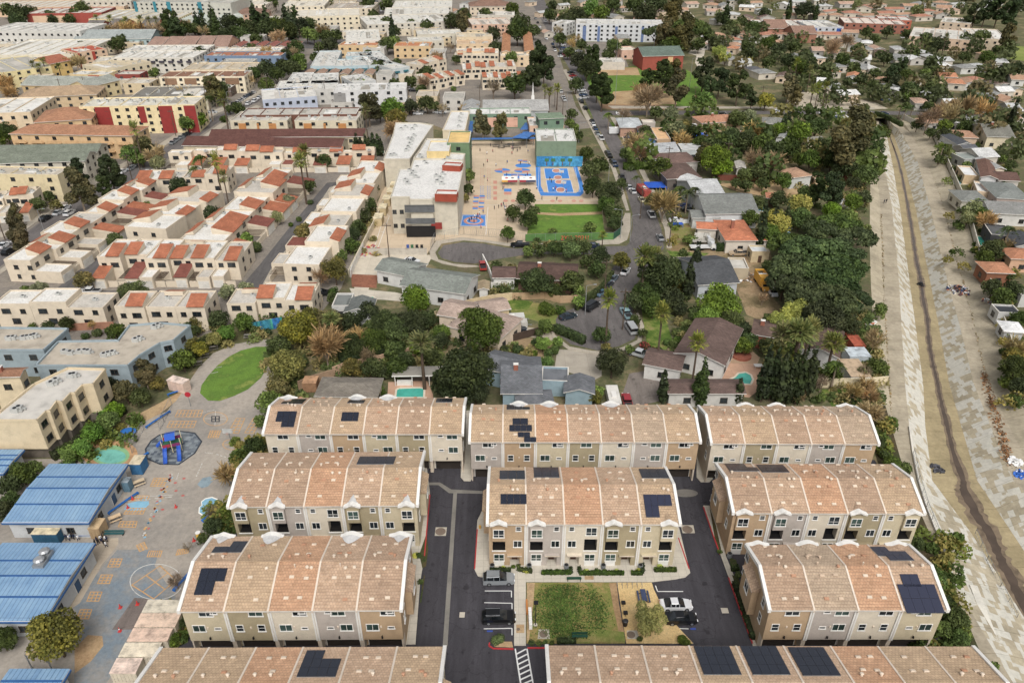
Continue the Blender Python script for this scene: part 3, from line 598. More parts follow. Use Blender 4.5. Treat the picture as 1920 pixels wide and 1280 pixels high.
# the townhouse rows in front
TW = dict(b=('d3c7b2', 'pale beige'), g=('b5aaa0', 'grey'), o=('b69a78', 'tan orange'), l=('a69878', 'olive brown'), t=('c4b697', 'sandy tan'))
TR = dict(p=('c2a685', 'b59a7c'), t=('c5a78b', 'b6977a'), o=('c99f7c', 'bb906e'), r=('ba9d82', 'aa8d73'), s=('bca58b', 'ae9880'))
TD, TE, TRZ = 12.2, 9.0, 10.95
TSL = (TRZ - TE) / (TD / 2 + .35)
def roof_z(y):  # y in local depth, -.35 .. TD+.35
 return TE + (min(y, TD - y) + .35) * TSL
def tile_mat(code):
 a, b = TR[code]; return tile_roof(a, b, .42, .42, .035, 'roof_tiles', .24, (.92, 1.08))
def roof_mesh(w, code):
 m = tile_mat(code); mb = MB(); n = 16; half = TD / 2 + .35; st = half / n
 for side in (0, 1):
  for i in range(n):
   a, b = -.35 + i * st, -.35 + (i + 1) * st; za, zb = TE + i * st * TSL + .075, TE + (i + 1) * st * TSL + .015
   ya, yb = (a, b) if side == 0 else (TD - a, TD - b)
   q = [(0, ya, za), (w, ya, za), (w, yb, zb), (0, yb, zb)]
   mb.face(q if side == 0 else q[::-1], m)
   r = [(0, ya, za - .075), (w, ya, za - .075), (w, ya, za), (0, ya, za)]
   mb.face(r if side == 0 else r[::-1], m)
 mb.box(0, TD / 2 - .12, TRZ - .03, w, TD / 2 + .12, TRZ + .09, m)
 return mb
def band(mb, x0, x1, h, mat, low=.3):
 """strip that runs up one slope and down the other, h above the tiles"""
 pts = [(-.42, TE - .05), (TD / 2, TRZ), (TD + .42, TE - .05)]
 for (ya, za), (yb, zb) in zip(pts, pts[1:]):
  n = len(mb.v); mb.v += [(x0, ya, za - low), (x1, ya, za - low), (x1, ya, za + h), (x0, ya, za + h), (x0, yb, zb - low), (x1, yb, zb - low), (x1, yb, zb + h), (x0, yb, zb + h)]
  for q in ((0, 1, 2, 3), (3, 2, 6, 7), (1, 5, 6, 2), (4, 0, 3, 7), (5, 4, 7, 6)): mb.f.append(tuple(n + i for i in q)); mb.m.append(mb.mi(mat))
def dormer(mb, x, w, arch, wallm, roofm, flip, proj=.45):
 """arched or peaked cornice over a bay, with its own little roof running back into the slope"""
 s = -1 if not flip else 1; y0 = 0 if not flip else TD; zt = TE
 pr = [(-w / 2 - .3, .0), (-w / 2, .06), (-w * .3, .2 if not arch else .42), (-w * .13, .45 if not arch else .58), (0, .56 if not arch else .64), (w * .13, .45 if not arch else .58), (w * .3, .2 if not arch else .42), (w / 2, .06), (w / 2 + .3, 0)]
 ya, yb = y0 + s * (proj + .22), y0 + s * (-.1)
 for (xa, za), (xb, zb) in zip(pr, pr[1:]):
  n = len(mb.v)
  mb.v += [(x + xa, ya, zt + za - .2), (x + xb, ya, zt + zb - .2), (x + xb, ya, zt + zb + .1), (x + xa, ya, zt + za + .1), (x + xa, yb, zt + za - .2), (x + xb, yb, zt + zb - .2), (x + xb, yb, zt + zb + .1), (x + xa, yb, zt + za + .1)]
  for q in ((0, 1, 2, 3), (7, 6, 5, 4), (3, 2, 6, 7), (0, 4, 5, 1), (1, 5, 6, 2), (0, 3, 7, 4)): mb.f.append(tuple(n + i for i in q)); mb.m.append(mb.mi(WHITE))
  # wall under the cornice
  mb.face([(x + xa * .93, y0 + s * proj, zt - .3), (x + xb * .93, y0 + s * proj, zt - .3), (x + xb * .93, y0 + s * proj, zt + zb - .1), (x + xa * .93, y0 + s * proj, zt + za - .1)], wallm)
  yc = (max(.05, za / TSL - .3), max(.05, zb / TSL - .3))
  mb.face([(x + xa, yb, zt + za + .09), (x + xb, yb, zt + zb + .09), (x + xb, y0 - s * yc[1], zt + zb + .11), (x + xa, y0 - s * yc[0], zt + za + .11)], roofm)
def garage_door_mesh(w, h, c='3a332e'):
 k = ('gd', w, h, c)
 if k not in _W:
  mb = MB(); m = paint(c, .7)
  for i in range(4): mb.box(-w / 2, -.05, i * h / 4 + .015, w / 2, 0, (i + 1) * h / 4 - .015, m)
  mb.box(-w / 2 - .1, -.02, 0, -w / 2, .02, h + .1, TRIM); mb.box(w / 2, -.02, 0, w / 2 + .1, .02, h + .1, TRIM)
  _W[k] = mb.mesh('garage_door')
 return _W[k]
def vent_mesh(kind, c):
 k = ('v', kind, c)
 if k not in _W:
  mb = MB(); m = paint(c, .7, .08)
  if kind == 'flat':
   mb.box(-.32, -.2, .05, .32, .2, .15, m); mb.box(-.26, -.14, .15, .26, .14, .2, m)
  elif kind == 'pipe':
   mb.tube((0, 0, 0), (0, 0, .55), .07, .07, m, 6); mb.tube((0, 0, .5), (0, 0, .62), .13, .11, m, 6)
  else:
   mb.tube((0, 0, 0), (0, 0, .35), .16, .16, m, 8); mb.dome((0, 0, .33), .26, .16, m, 8, 2)
  _W[k] = mb.mesh('roof_vent')
 return _W[k]
def ray_roof(px, py, T, side):
 """where a photo pixel meets one slope of a townhouse roof, in the row's own frame"""
 lo, hi = 8.0, 12.5
 inv = T.inverted()
 for _ in range(40):
  m = (lo + hi) / 2; l = inv @ P(px, py, m); y = l.y if side == 'f' else TD - l.y
  zr = TE + (y + .35) * TSL
  if side == 'f': lo, hi = (m, hi) if m < zr else (lo, m)
  else: lo, hi = (m, hi) if m < zr else (lo, m)
 return inv @ P(px, py, (lo + hi) / 2)
def solar_array(root, T, px, py, rows, side, cw, ch, mat=None, label=None):
 """rows: strings of 1 and 0, first row uppermost in the photo; px,py its top left corner"""
 mat = mat or SOLAR; l = ray_roof(px, py, T, side); sg = -1 if side == 'b' else 1
 ch *= 1.3 if side == 'b' else 1.0; SOL.append((l.x - .4, l.x + cw * max(map(len, rows)) + .4, l.y - ch * len(rows) - .3, l.y + .3)); arr = link('solar_array', None, root, (l.x, l.y, roof_z(l.y) + .14))
 ang = math.atan(TSL); arr.rotation_euler = (ang if side == 'f' else -ang, 0, 0)
 if label: arr['label'] = label
 key = ('sp', cw, ch, mat.name)
 if key not in _W:
  mb = MB(); mb.box(.015, -ch + .015, 0, cw - .015, -.015, .05, plain('14161c', .4), mat); mb.box(.015, -ch + .015, -.1, cw - .015, -ch + .06, -.001, STEEL); _W[key] = mb.mesh('solar_panel')
 for j, r_ in enumerate(rows):
  for i, c in enumerate(r_):
   if c == '1': link('solar_panel', _W[key], arr, (i * cw, -j * ch, 0))
 return arr
SOL = []
def townhouse_row(label, A, B, n, walls, roofs, facing, group, solars=(), dorm='', bays='', back=False, ev=None, dormc='w', D=12.2):
 global TD, TSL
 TD = D; TSL = (TRZ - TE) / (TD / 2 + .35)
 a, b = P(*A, TE), P(*B, TE); d = (b - a); L = d.length; rz = math.atan2(d.y, d.x)
 org = Vector((a.x, a.y, 0)); T = Matrix.Translation(org) @ Matrix.Rotation(rz, 4, 'Z')
 off = Vector((0, .35, 0)) if not back else Vector((0, -TD - .35, 0))
 T = T @ Matrix.Translation(off); org = T.translation
 root = thing('townhouse_row', label, 'townhouses', org, rz, group); w = L / n; rr = random.Random(len(label) * 7 + n)
 SOL.clear()
 for s in solars: solar_array(root, T, *s)
 for i in range(n):
  x0, x1 = i * w, (i + 1) * w; wm = paint(TW[walls[i]][0], .85, .07); mb = MB(); kids = []
  xin0, xin1 = x0 + (.0 if i else .1), x1 - (.0 if i < n - 1 else .1)
  lab = TW[walls[i]][1] + ' stucco wall'
  # roof side gables included in the wall mass
  def mass(y0, y1, z0, z1): mb.box(xin0, y0, z0, xin1, y1, z1, wm)
  fl = (i % 2 == 0) if facing == 'front' else (i % 3 != 0)
  if i == 0 or i == n - 1: fl = (i == n - 1)
  if facing == 'rear':
   mass(0, TD, 2.8, TE); mass(1.3, TD - .05, 0, 2.8)
  else:
   bw = 1.95; bx = x0 + w * (.72 if fl else .28); ox0, ox1 = bx - bw / 2, bx + bw / 2
   dx = x0 + w * (.3 if fl else .7); dx0, dx1 = dx - .75, dx + .75
   mass(1.3, TD, 0, TE)
   holes_wall(mb, xin0, xin1, 0, TE, [(ox0, ox1, 3.35, 5.65), (dx0, dx1, 0, 2.3)], 0, 1.3, wm)
  if i in (0, n - 1):
   xe = xin0 if i == 0 else xin1; q = [(xe, 0, TE), (xe, TD, TE), (xe, TD / 2, TRZ - .05)]
   mb.face(q if i else q[::-1], wm)
  part('unit_wall', mb, root, label=lab)
  ro = part('roof', roof_mesh(w, roofs[i]), root, (x0, 0, 0))
  tr = MB()
  tr.box(x0 + .1, -.46, TE - .09, x1 - .1, -.35, TE + .05, paint('d8d0c4', .6)); part('gutter', tr, root)
  if facing == 'rear':
   W2 = rr.choice([1, 0]) if n != 5 or back else 1
   style = 'w'
   window(root, x0 + w * (.68 if i % 3 else .55), 0, 7.75, 1.75, .8, 'wg' if i % 2 else 'w')
   if walls[i] in 'otlb' and (i + n) % 2 == 0 or back is None:
    window(root, x0 + w * .24, 0, 4.75, .85, 1.15, 'h'); window(root, x0 + w * .74, 0, 4.75, .85, 1.15, 'h')
   else:
    k = .7 if i % 2 else .3
    window(root, x0 + w * k, 0, 4.75, 1.55, 1.15, 'wg'); window(root, x0 + w * (1 - k + .03), 0, 5.1, .75, .3, 'w')
    window(root, x0 + w * (1 - k + .03), 0, 8.2, .75, .3, 'w')
   lm = MB(); lm.box(x0 + w * .5 - .11, -.12, 5.3, x0 + w * .5 + .11, 0, 5.6, CREAM); part('wall_box', lm, root)
   lm = MB(); lm.tube((x0 + w * .5, -.2, 3.35), (x0 + w * .5, -.2, 3.7), .14, .09, BLACK, 8); lm.box(x0 + w * .5 - .03, -.2, 3.6, x0 + w * .5 + .03, 0, 3.66, BLACK); part('wall_lamp', lm, root)
   g = link('garage_door', garage_door_mesh(round(w - 1.3, 1), 2.35), root, (x0 + w / 2, 1.29, 0))
   pm = MB(); pm.box(x0 - .25 if i else x0 + .1, .15, 0, x0 + .3, 1.29, 2.8, CREAM); part('pier', pm, root)
   if i == n - 1: pm = MB(); pm.box(x1 - .35, .15, 0, x1 - .1, 1.29, 2.8, CREAM); part('pier', pm, root)
  else:
   window(root, bx, -.45 if str(i) in dorm else 0, 6.55, 1.5, 1.45, 'xg' if i % 2 else 'x'); window(root, x0 + w * (.2 if fl else .8), 0, 7.45, .65, .75, 'h')
   window(root, x0 + w * (.22 if fl else .78), 0, 4.1, 1.15, 1.2, 'w')
   window(root, bx, 0, 1.2, 1.45, 1.25, 'xg')
   k = MB(); k.box(bx - .78, -.09, .1, bx + .78, 0, .95, WHITE); part('window_apron', k, root)
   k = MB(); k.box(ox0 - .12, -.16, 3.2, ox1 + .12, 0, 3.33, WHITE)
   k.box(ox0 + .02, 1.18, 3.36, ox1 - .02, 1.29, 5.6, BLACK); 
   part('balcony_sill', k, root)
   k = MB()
   k.box(ox0 + .01, .02, 3.352, ox1 - .01, 1.17, 3.4, DARK); part('balcony_floor', k, root)  # deck coloured near black: the shade of the recess is put into its colour
   k = MB(); k.box(dx - .45, 1.2, .12, dx + .45, 1.29, 2.15, paint('4b3024', .6)); part('front_door', k, root)
   k = MB(); k.box(dx - 1.15, -.5, 2.55, dx + 1.15, 0, 2.64, wm); k.box(dx - 1.15, -.58, 2.5, dx + 1.15, -.5, 2.66, CREAM)
   for q in (-1, 1): k.bar((dx + q * 1.0, 0, 1.95), (dx + q * 1.0, -.4, 2.5), .12, .12, WHITE)
   part('porch_canopy', k, root)
   if str(i) in dorm:
    k = MB(); k.box(bx - 1.0, -.45, 5.6, bx + 1.0, 0, TE - .1, wm); dormer(k, bx, 2.0, False, wm, paint('d9d8d6', .6) if dormc == 'w' else tile_mat(roofs[i]), False); part('dormer', k, root)
   k = MB(); k.tube((x0 + .55, -.6, 0), (x0 + .55, -.6, .85), .38, .38, STEEL, 10); k.tube((x0 + .55, -.6, .85), (x0 + .55, -.6, .9), .3, .3, BLACK, 10); part('air_conditioner', k, root)
  for c in dorm if facing == 'rear' else '':
   if int(c) == i:
    k = MB(); dormer(k, x0 + w * .5 if i not in (0, n - 1) else (x0 + 1.6 if i == 0 else x1 - 1.6), 2.7, i not in (0, n - 1), wm, paint('d9d8d6', .6) if dormc == 'w' else tile_mat(roofs[i]), True); part('dormer', k, root)
  # vents on both slopes
  vc = 'd8c6b0' if roofs[i] != 's' else 'cbb298'
  for yy, kind, xs in ((1.2, 'flat', (.35, .68)), (4.1, 'flat', (.4, .7)), (5.6, 'pipe', (.3 + .3 * rr.random(),)), (5.3, 'cap', (.5 + .2 * rr.random(), .8)), (8.2, 'flat', (.35, .62)), (7.4, 'cap', (.25, .75 - .2 * rr.random())), (10.6, 'flat', (.4, .66))):
   for xx in xs:
    vx, vy = x0 + w * xx, yy
    if rr.random() < .14 or any(q[0] < vx < q[1] and q[2] < vy < q[3] for q in SOL): continue
    v = link('roof_vent', vent_mesh(kind, vc if rr.random() < .8 else 'b98a6a'), root, (x0 + w * xx + rr.uniform(-.2, .2), yy + rr.uniform(-.15, .15), 0)); v.location.z = roof_z(v.location.y) + .03
    v.rotation_euler = (0, 0, 0) if kind == 'pipe' else ((math.atan(TSL) if yy < TD / 2 else -math.atan(TSL)), 0, 0)
 for i in range(n + 1):
  k = MB(); x = i * w; end = i in (0, n)
  band(k, x - .12 if i else 0 - .05, x + .12 if i < n else x + .05, .14, paint('e9d9c6', .8, .06) if dormc != 'x' else WHITE) if not end else band(k, -.3 if i == 0 else x - .15, .15 if i == 0 else x + .3, .28, WHITE)
  part('parapet', k, root)
  if not end:
   k = MB(); k.box(x - .26, -.16, 2.8 if facing == 'rear' else 0, x - .04, 0, TE - .05, WHITE); k.box(x + .04, -.16, 2.8 if facing == 'rear' else 0, x + .26, 0, TE - .05, WHITE); k.box(x - .04, -.08, 2.8 if facing == 'rear' else 0, x + .04, 0, TE - .05, CREAM)
   part('pilaster', k, root)
 # end walls
 for s, xe in ((-1, .1), (1, L - .1)):
  rot = R(-90) if s < 0 else R(90)
  for yy, zz, ww, hh in ((2.2, 6.9, .8, 1.3), (2.2, 3.9, .8, 1.4), (10.3, 6.9, 1.1, 1.2), (10.3, 3.9, 1.1, 1.2), (10.6, 1.1, 1.1, 1.2)):
   if facing == 'rear' and zz < 2: continue
   window(root, xe, yy if facing == 'rear' else yy, zz, ww, hh, 'h' if ww < 1 else 'w', rz=rot)
  if ('l' in bays and s < 0) or ('r' in bays and s > 0):
   wm = paint(TW[walls[0 if s < 0 else -1]][0], .85, .07); bx0, bx1 = (xe - .95, xe) if s < 0 else (xe, xe + .95)
   k = MB(); k.box(bx0, 4.2, 2.7, bx1, 8.4, 7.6, wm); part('side_bay', k, root)
   k = MB(); tm = tile_mat(roofs[0 if s < 0 else -1]); o_ = xe + s * 1.15
   k.face([(xe, 3.9, 8.35), (o_, 3.9, 7.55), (o_, 8.7, 7.55), (xe, 8.7, 8.35)], tm); k.face([(xe, 3.9, 7.5), (o_, 3.9, 7.5), (o_, 3.9, 7.55), (xe, 3.9, 8.35)], tm); k.face([(o_, 3.9, 7.45), (o_, 8.7, 7.45), (o_, 8.7, 7.56), (o_, 3.9, 7.56)], WHITE)
   part('side_bay_roof', k, root); window(root, xe + s * .95, 6.3, 5.2, 1.3, 1.5, 'w', rz=rot)
 return root
G1 = 'tile roofed townhouse rows round the driveways'
townhouse_row('six unit townhouse row backing on the small swimming pool beside the play yard', (494, 814), (866.8, 814), 6, 'bgotlb', 'tsptrp', 'rear', G1,
 [(521, 772, ['111', '111', '011'], 'f', 1.15, 1.1), (536, 749, ['011', '111'], 'b', 1.3, 1.2), (642, 773.5, ['111'], 'f', 1.0, 1.9), (655, 751, ['111'], 'b', 1.0, 1.5), (819, 748, ['111'], 'b', 1.0, 1.9)], dorm='023', dormc='w', D=10.2)
townhouse_row('seven unit townhouse row with four stacked solar arrays on its second roof bay', (881, 829), (1312.8, 829), 7, 'gotlbgo', 'ppotrsp', 'rear', G1,
 [(950, 760, ['110', '111'], 'b', 1.4, 1.1), (961, 785, ['11'], 'f', 1.35, 1.3), (955, 797.5, ['1111'], 'f', .98, 1.3), (971, 811, ['110', '011'], 'f', 1.05, 1.0)], dorm='124', D=10.3)
townhouse_row('five unit townhouse row nearest the concrete channel with no solar panels', (1334.7, 831.5), (1647.5, 833), 5, 'blbgo', 'tprts', 'rear', G1, [], dorm='124', dormc='t', D=10.3)
townhouse_row('five unit townhouse row with four white dormers and one black solar array', (428, 950.5), (781.5, 947.5), 5, 'lgblt', 'rrotp', 'front', G1,
 [(675, 857, ['1111', '1111'], 'b', 1.5, 1.2)], dorm='0134', bays='r', D=12.3)
townhouse_row('five unit townhouse row facing the courtyard lawn, with hedged front doors', (914.7, 983), (1274.7, 983), 5, 'ogblt', 'ptotp', 'front', G1,
 [(937, 883, ['111', '111'], 'b', 1.35, 1.25), (1000, 877, ['111', '111', '111'], 'b', 1.35, 1.0), (938.5, 927, ['1111'], 'f', 1.0, 1.75), (1197, 880, ['111', '111'], 'b', 1.45, 1.35), (1205.5, 928, ['1111', '1100'], 'f', 1.05, 1.95, SOLAR_B)], dorm='0134', bays='lr', dormc='t', D=12.3)
townhouse_row('tan fronted five unit townhouse row beside the channel with two adjoining black solar arrays', (1376, 962), (1732.8, 962.8), 5, 'ogblt', 'rtorp', 'front', G1,
 [(1358, 870, ['110', '111'], 'b', 1.6, 1.25), (1417, 872, ['1111', '1111'], 'b', 1.1, 1.25)], dorm='0134', bays='l', dormc='t', D=10.8)
townhouse_row('five unit townhouse row with white roof bands and L shaped solar array', (336, 1146.5), (751, 1143.5), 5, 'tlbgo', 'tpotr', 'rear', G1,
 [(378, 1066, ['111', '110'], 'f', 1.2, 1.9), (411, 1016, ['0011', '1111'], 'b', 1.05, 1.15)], dorm='0134', bays='r', dormc='w', D=12.7)
townhouse_row('four unit townhouse row with blue solar panels on its right roof bay, beside the channel', (1444, 1144), (1776.5, 1144), 4, 'ogbt', 'rsot', 'rear', G1,
 [(1686, 1077, ['110'], 'f', 1.2, 1.75, SOLAR_B), (1681, 1096, ['1111', '1111'], 'f', 1.25, 1.95, SOLAR_B), (1630, 1026, ['1100', '1111', '0111'], 'b', 1.1, 1.0, SOLAR_B)], dorm='0123', bays='l', dormc='t', D=10.9)
townhouse_row('townhouse row cut by the bottom photo edge, one black solar array on it', (304, 1214.5), (833, 1212), 6, 'tgobtl', 'ppottp', 'rear', G1,
 [(576, 1220, ['1100', '1111', '1111'], 'b', 1.15, 1.25)], back=True, bays='r')
townhouse_row('longest townhouse row, cut by the bottom edge of the photo, with three black solar arrays', (1026, 1210), (1823, 1212), 9, 'tgobtlgbo', 'rttpttopp', 'rear', G1,
 [(1300, 1212, ['1111', '1111', '1111'], 'b', 1.12, 1.35), (1387, 1212, ['1111', '1111', '1111'], 'b', 1.12, 1.35), (1476, 1214, ['1111', '1111', '1111'], 'b', 1.12, 1.35)], back=True)
# trees
BARK = paint('5b4c3e', .95, .2, 2); BARKL = paint('8a7a68', .95, .2, 2)
LEAFC = dict(r=('33431c', '43542a', '2a3818'), m=('445a22', '56702c', '394c1e'), b=('4f6e22', '5f822a', '44611f'), o=('5a5c2a', '6d6a32', '4a4c26'), y=('7a7c2c', '8a8636', '666b28'),
    d=('2f3d22', '3a4828', '28341e'), g=('6a7458', '7b8468', '58634a'), p=('2a3a1f', '37482a', '233019'), s=('384b2a', '465a32', '2f4024'), c=('2b3a20', '384a28', '232f1b'),
    e=('4a4a2c', '5c5834', '3c3f26'), z=('2b3d24', '374a2c', '22301d'), v=('3c5220', '4d6628', '31431c'), k=('c9799c', 'b96a8e', 'd690ac'), x=('77695a', '8a7b69', '6a5d50'),
    f=('5e6b30', '74793c', '4c5a2a'), q=('3f5426', '50662e', '33461f'), w=('7c8832', '8f9a3a', '66742c'), h=('8b7a5c', '9c8a68', '77694f'), t=('30431f', '3f5528', '28381a'))
KW = dict(r='round dark green tree', m='mid green leafy tree', b='bright green leafy tree', o='olive brown tree', y='yellow green tree', d='dense blackish green tree', g='grey green olive tree', p='tall ragged pine tree', s='broad stone pine', c='slim dark cypress',
    e='tall airy eucalyptus tree', z='pointed dark conifer', v='green bush', k='pink blossoming tree', x='bare leafless tree', f='fan palm', q='feathery palm', w='pale wispy tree', h='brown dormant tree', t='clipped dark hedge')
KN = dict(r='broadleaf_tree', m='broadleaf_tree', b='broadleaf_tree', o='broadleaf_tree', y='broadleaf_tree', d='broadleaf_tree', g='olive_tree', p='pine_tree', s='pine_tree', c='cypress_tree', e='eucalyptus_tree', z='conifer_tree', v='bush', k='blossom_tree', x='bare_tree', f='fan_palm', q='feather_palm', w='broadleaf_tree', h='bare_tree')
RATIO = dict(r=1.0, m=1.05, b=1.0, o=1.0, y=1.0, d=1.0, g=1.05, p=1.35, s=.75, c=4.2, e=1.3, z=2.3, v=.8, k=.9, x=1.15, f=2.6, q=1.7, w=.95, h=1.15)
TRK = dict(p=.3, e=.35, x=.25, h=.2, v=.02, c=.03, z=.06, s=.3)
def quads(name, C, Nn, S, mi, mats, extra=None, aspect=1.0, axis=None):
 """many small leaf faces; C centres, Nn normals, S sizes"""
 n = len(C); rs = np.random.RandomState(n)
 a = rs.normal(size=(n, 3)) if axis is None else axis; t1 = np.cross(Nn, a); t1 /= np.linalg.norm(t1, axis=1)[:, None] + 1e-9; t2 = np.cross(Nn, t1)
 t1 *= (S * aspect)[:, None] / 2; t2 *= S[:, None] / 2
 V = np.stack([C - t1 - t2 * .6, C + t1 * .7 - t2, C + t1 + t2 * .7, C - t1 * .6 + t2], 1).reshape(-1, 3); nf = n; F = np.arange(4 * n); lt = np.full(n, 4)
 if extra:
  ev = np.array(extra.v); base = len(V); V = np.vstack([V, ev]); ef = extra.f
  F = np.concatenate([F] + [np.array(f) + base for f in ef]); lt = np.concatenate([lt, [len(f) for f in ef]]); mi = np.concatenate([mi, [len(mats) + k for k in extra.m]]); mats = mats + extra.mats; nf += len(ef)
 me = bpy.data.meshes.new(name); me.vertices.add(len(V)); me.vertices.foreach_set('co', V.astype(np.float32).ravel()); me.loops.add(len(F)); me.loops.foreach_set('vertex_index', F.astype(np.int32))
 me.polygons.add(nf); me.polygons.foreach_set('loop_start', np.concatenate([[0], np.cumsum(lt)[:-1]]).astype(np.int32)); me.polygons.foreach_set('loop_total', lt.astype(np.int32))
 for m_ in mats: me.materials.append(m_)
 me.polygons.foreach_set('material_index', mi.astype(np.int32)); me.update(); me.validate(); return me
def limbs(mb, rs, k, H, top, spread, r0, mat, sub=0):
 """tapered trunk and limbs reaching into the crown (unit tree)"""
 h0 = H * k; mb.tube((0, 0, 0), (0, 0, h0), r0, r0 * .75, mat, 6, False)
 tips = []
 for i in range(5 + sub):
  a = i * 2.4 + rs.rand(); e = np.array([math.cos(a) * spread * (.5 + .5 * rs.rand()), math.sin(a) * spread * (.5 + .5 * rs.rand()), H * (top - .25 * rs.rand())]); m = e * np.array([.45, .45, .0]) + np.array([0, 0, h0 + (e[2] - h0) * .5])
  mb.tube((0, 0, h0 * .95), m, r0 * .6, r0 * .4, mat, 5, False); mb.tube(m, e, r0 * .4, r0 * .12, mat, 4, False); tips.append((m, e))
 return tips
_T = {}
def tree_meshes(kind, lod, var):
 k = (kind, lod, var)
 if k in _T: return _T[k]
 rs = np.random.RandomState(sum(map(ord, kind)) * 31 + lod * 7 + var); mats = [leaf(c) for c in LEAFC[kind]]; H = RATIO[kind]; n = {0: 5200, 1: 1900, 2: 520}[lod]; sz = {0: .036, 1: .058, 2: .105}[lod]
 tr = MB(); base = TRK.get(kind, .16)
 def pack(C, Nn, S, grp, asp=1.0, axis=None, trunk=True):
  g = np.asarray(grp); mi = np.where(rs.rand(len(C)) < .62, g % 3, rs.randint(0, 3, len(C)))
  a = quads('crown', C, Nn, S, mi, mats, None, asp, axis); b_ = tr.mesh('trunk'); j = None
  if lod == 2: j = quads(KN.get(kind, 'hedge'), C, Nn, S, mi, mats, tr, asp, axis)
  _T[k] = (a, b_, j); return _T[k]
 if kind == 'f':
  tr.tube((0, 0, 0), (.02, .01, H * .6), .075, .055, BARK, 6, False); tr.tube((.02, .01, H * .6), (.0, .02, H - .35), .055, .05, BARK, 6, False)
  C, Nn, S, G, AX = [], [], [], [], []
  nf = {0: 60, 1: 40, 2: 26}[lod]
  for i in range(nf):
   a = i * 2.4; el = R(80) - R(115) * (i / nf); L = .5 * (.85 + .3 * rs.rand()); d = np.array([math.cos(a) * math.cos(el), math.sin(a) * math.cos(el), math.sin(el)])
   for q in range(6):
    u = np.array([-math.sin(a), math.cos(a), 0]); dd = d + u * (q - 2.5) * .16; dd[2] -= .08; t = .35 + .5 * rs.rand()
    C.append(np.array([0, .02, H - .36]) + dd * L * (t + .1)); Nn.append(np.cross(dd, u) + .2 * rs.normal(size=3)); S.append(L * .55); G.append(i); AX.append(np.cross(dd, [0, 0, 1]) + 1e-3)
  C, Nn, S = map(np.array, (C, Nn, S)); Nn /= np.linalg.norm(Nn, axis=1)[:, None]; AX = np.array(AX)
  r_ = pack(C, Nn, S, G, .22, np.cross(Nn, AX))
  sk = MB(); sk.tube((0, .02, H - .75), (0, .02, H - .42), .07, .17, paint('7a6a4c', .95, .2, 2), 7); _T[(kind, 'skirt')] = sk.mesh('dead_frond_skirt'); return r_
 if kind == 'q':
  tr.tube((0, 0, 0), (0, 0, H - .38), .05, .035, BARKL, 6, False); C, Nn, S, G, AX = [], [], [], [], []
  for i in range(18):
   a = i * 2.4; L = .5 * (.85 + .3 * rs.rand()); el = R(70) - R(60) * i / 18; p = np.array([0, 0, H - .38]); d = np.array([math.cos(a), math.sin(a), 0])
   for s in range(9 if lod < 2 else 5):
    t = (s + 1) / (9 if lod < 2 else 5); q = p + d * L * t * math.cos(el) * 1.1 + np.array([0, 0, L * (math.sin(el) * t - .95 * t * t)])
    for sg in (-1, 1): u = np.array([-math.sin(a), math.cos(a), -.4]) * sg; C.append(q + u * .045); Nn.append(np.cross(u, d) + [0, 0, .3] + .2 * rs.normal(size=3)); S.append(.13 if lod < 2 else .17); G.append(i); AX.append(np.cross(Nn[-1], u))
  C, Nn, S = map(np.array, (C, Nn, S)); Nn /= np.linalg.norm(Nn, axis=1)[:, None]; return pack(C, Nn, S, G, .4, np.array(AX))
 if kind in 'xh':
  tips = limbs(tr, rs, base, H, .8, .32, .028, BARKL, 4)
  C, Nn, S, G, AX = [], [], [], [], []; nt = {0: 1500, 1: 700, 2: 260}[lod]
  for i in range(nt):
   m, e = tips[rs.randint(len(tips))]; t = rs.rand(); p = np.array(m) * (1 - t) + np.array(e) * t; d = p - np.array([0, 0, H * .35]); d /= np.linalg.norm(d); d = d + rs.normal(size=3) * .55; d /= np.linalg.norm(d)
   L = .2 * (.5 + rs.rand()); C.append(p + d * L * .9 * rs.rand() ** .5 + d * .05); S.append(L); G.append(i); nn = np.cross(d, rs.normal(size=3)); Nn.append(nn / np.linalg.norm(nn)); AX.append(d)
  C, Nn, S, AX = map(np.array, (C, Nn, S, AX)); w = .05 if kind == 'x' else .09
  return pack(C, Nn, S, G, w if lod == 0 else w * 1.5, -np.cross(Nn, np.cross(Nn, AX)) if False else AX)
 # lobes
 lob = []
 if kind == 'c':
  for i in range(10): z = H * (.06 + .9 * i / 9.5); r = .5 * math.sin(min(1, (i + 1.2) / 4) * math.pi / 2) * (1 - max(0, (i - 4)) / 6.4) + .03; lob.append((rs.normal() * .05, rs.normal() * .05, z, r, H * .09))
 elif kind == 'z':
  for i in range(14):
   z = H * (.12 + .85 * i / 13); r = .5 * (1 - i / 14.5)
   for q in range(4 if i < 10 else 2): a = rs.rand() * 6.3; lob.append((math.cos(a) * r * .55, math.sin(a) * r * .55, z, r * .55 + .03, .09))
 elif kind in 's':
  for i in range(34): a = rs.rand() * 6.3; r = .42 * rs.rand() ** .5; lob.append((math.cos(a) * r, math.sin(a) * r, H * (.62 + .22 * (1 - (r / .42) ** 2)) + rs.normal() * .02, .1 + .05 * rs.rand(), .075))
 elif kind in 'pe':
  nl = 15 if kind == 'p' else 13
  for i in range(nl): t = i / (nl - 1); a = rs.rand() * 6.3; rr_ = (.36 if kind == 'p' else .3) * (1 - .55 * abs(t - .4)) * (.4 + .6 * rs.rand()); lob.append((math.cos(a) * rr_, math.sin(a) * rr_, H * (.3 + .62 * t), .16 * (1.1 - .35 * t) * (.8 + .4 * rs.rand()), .11 if kind == 'p' else .14))
 elif kind == 'v':
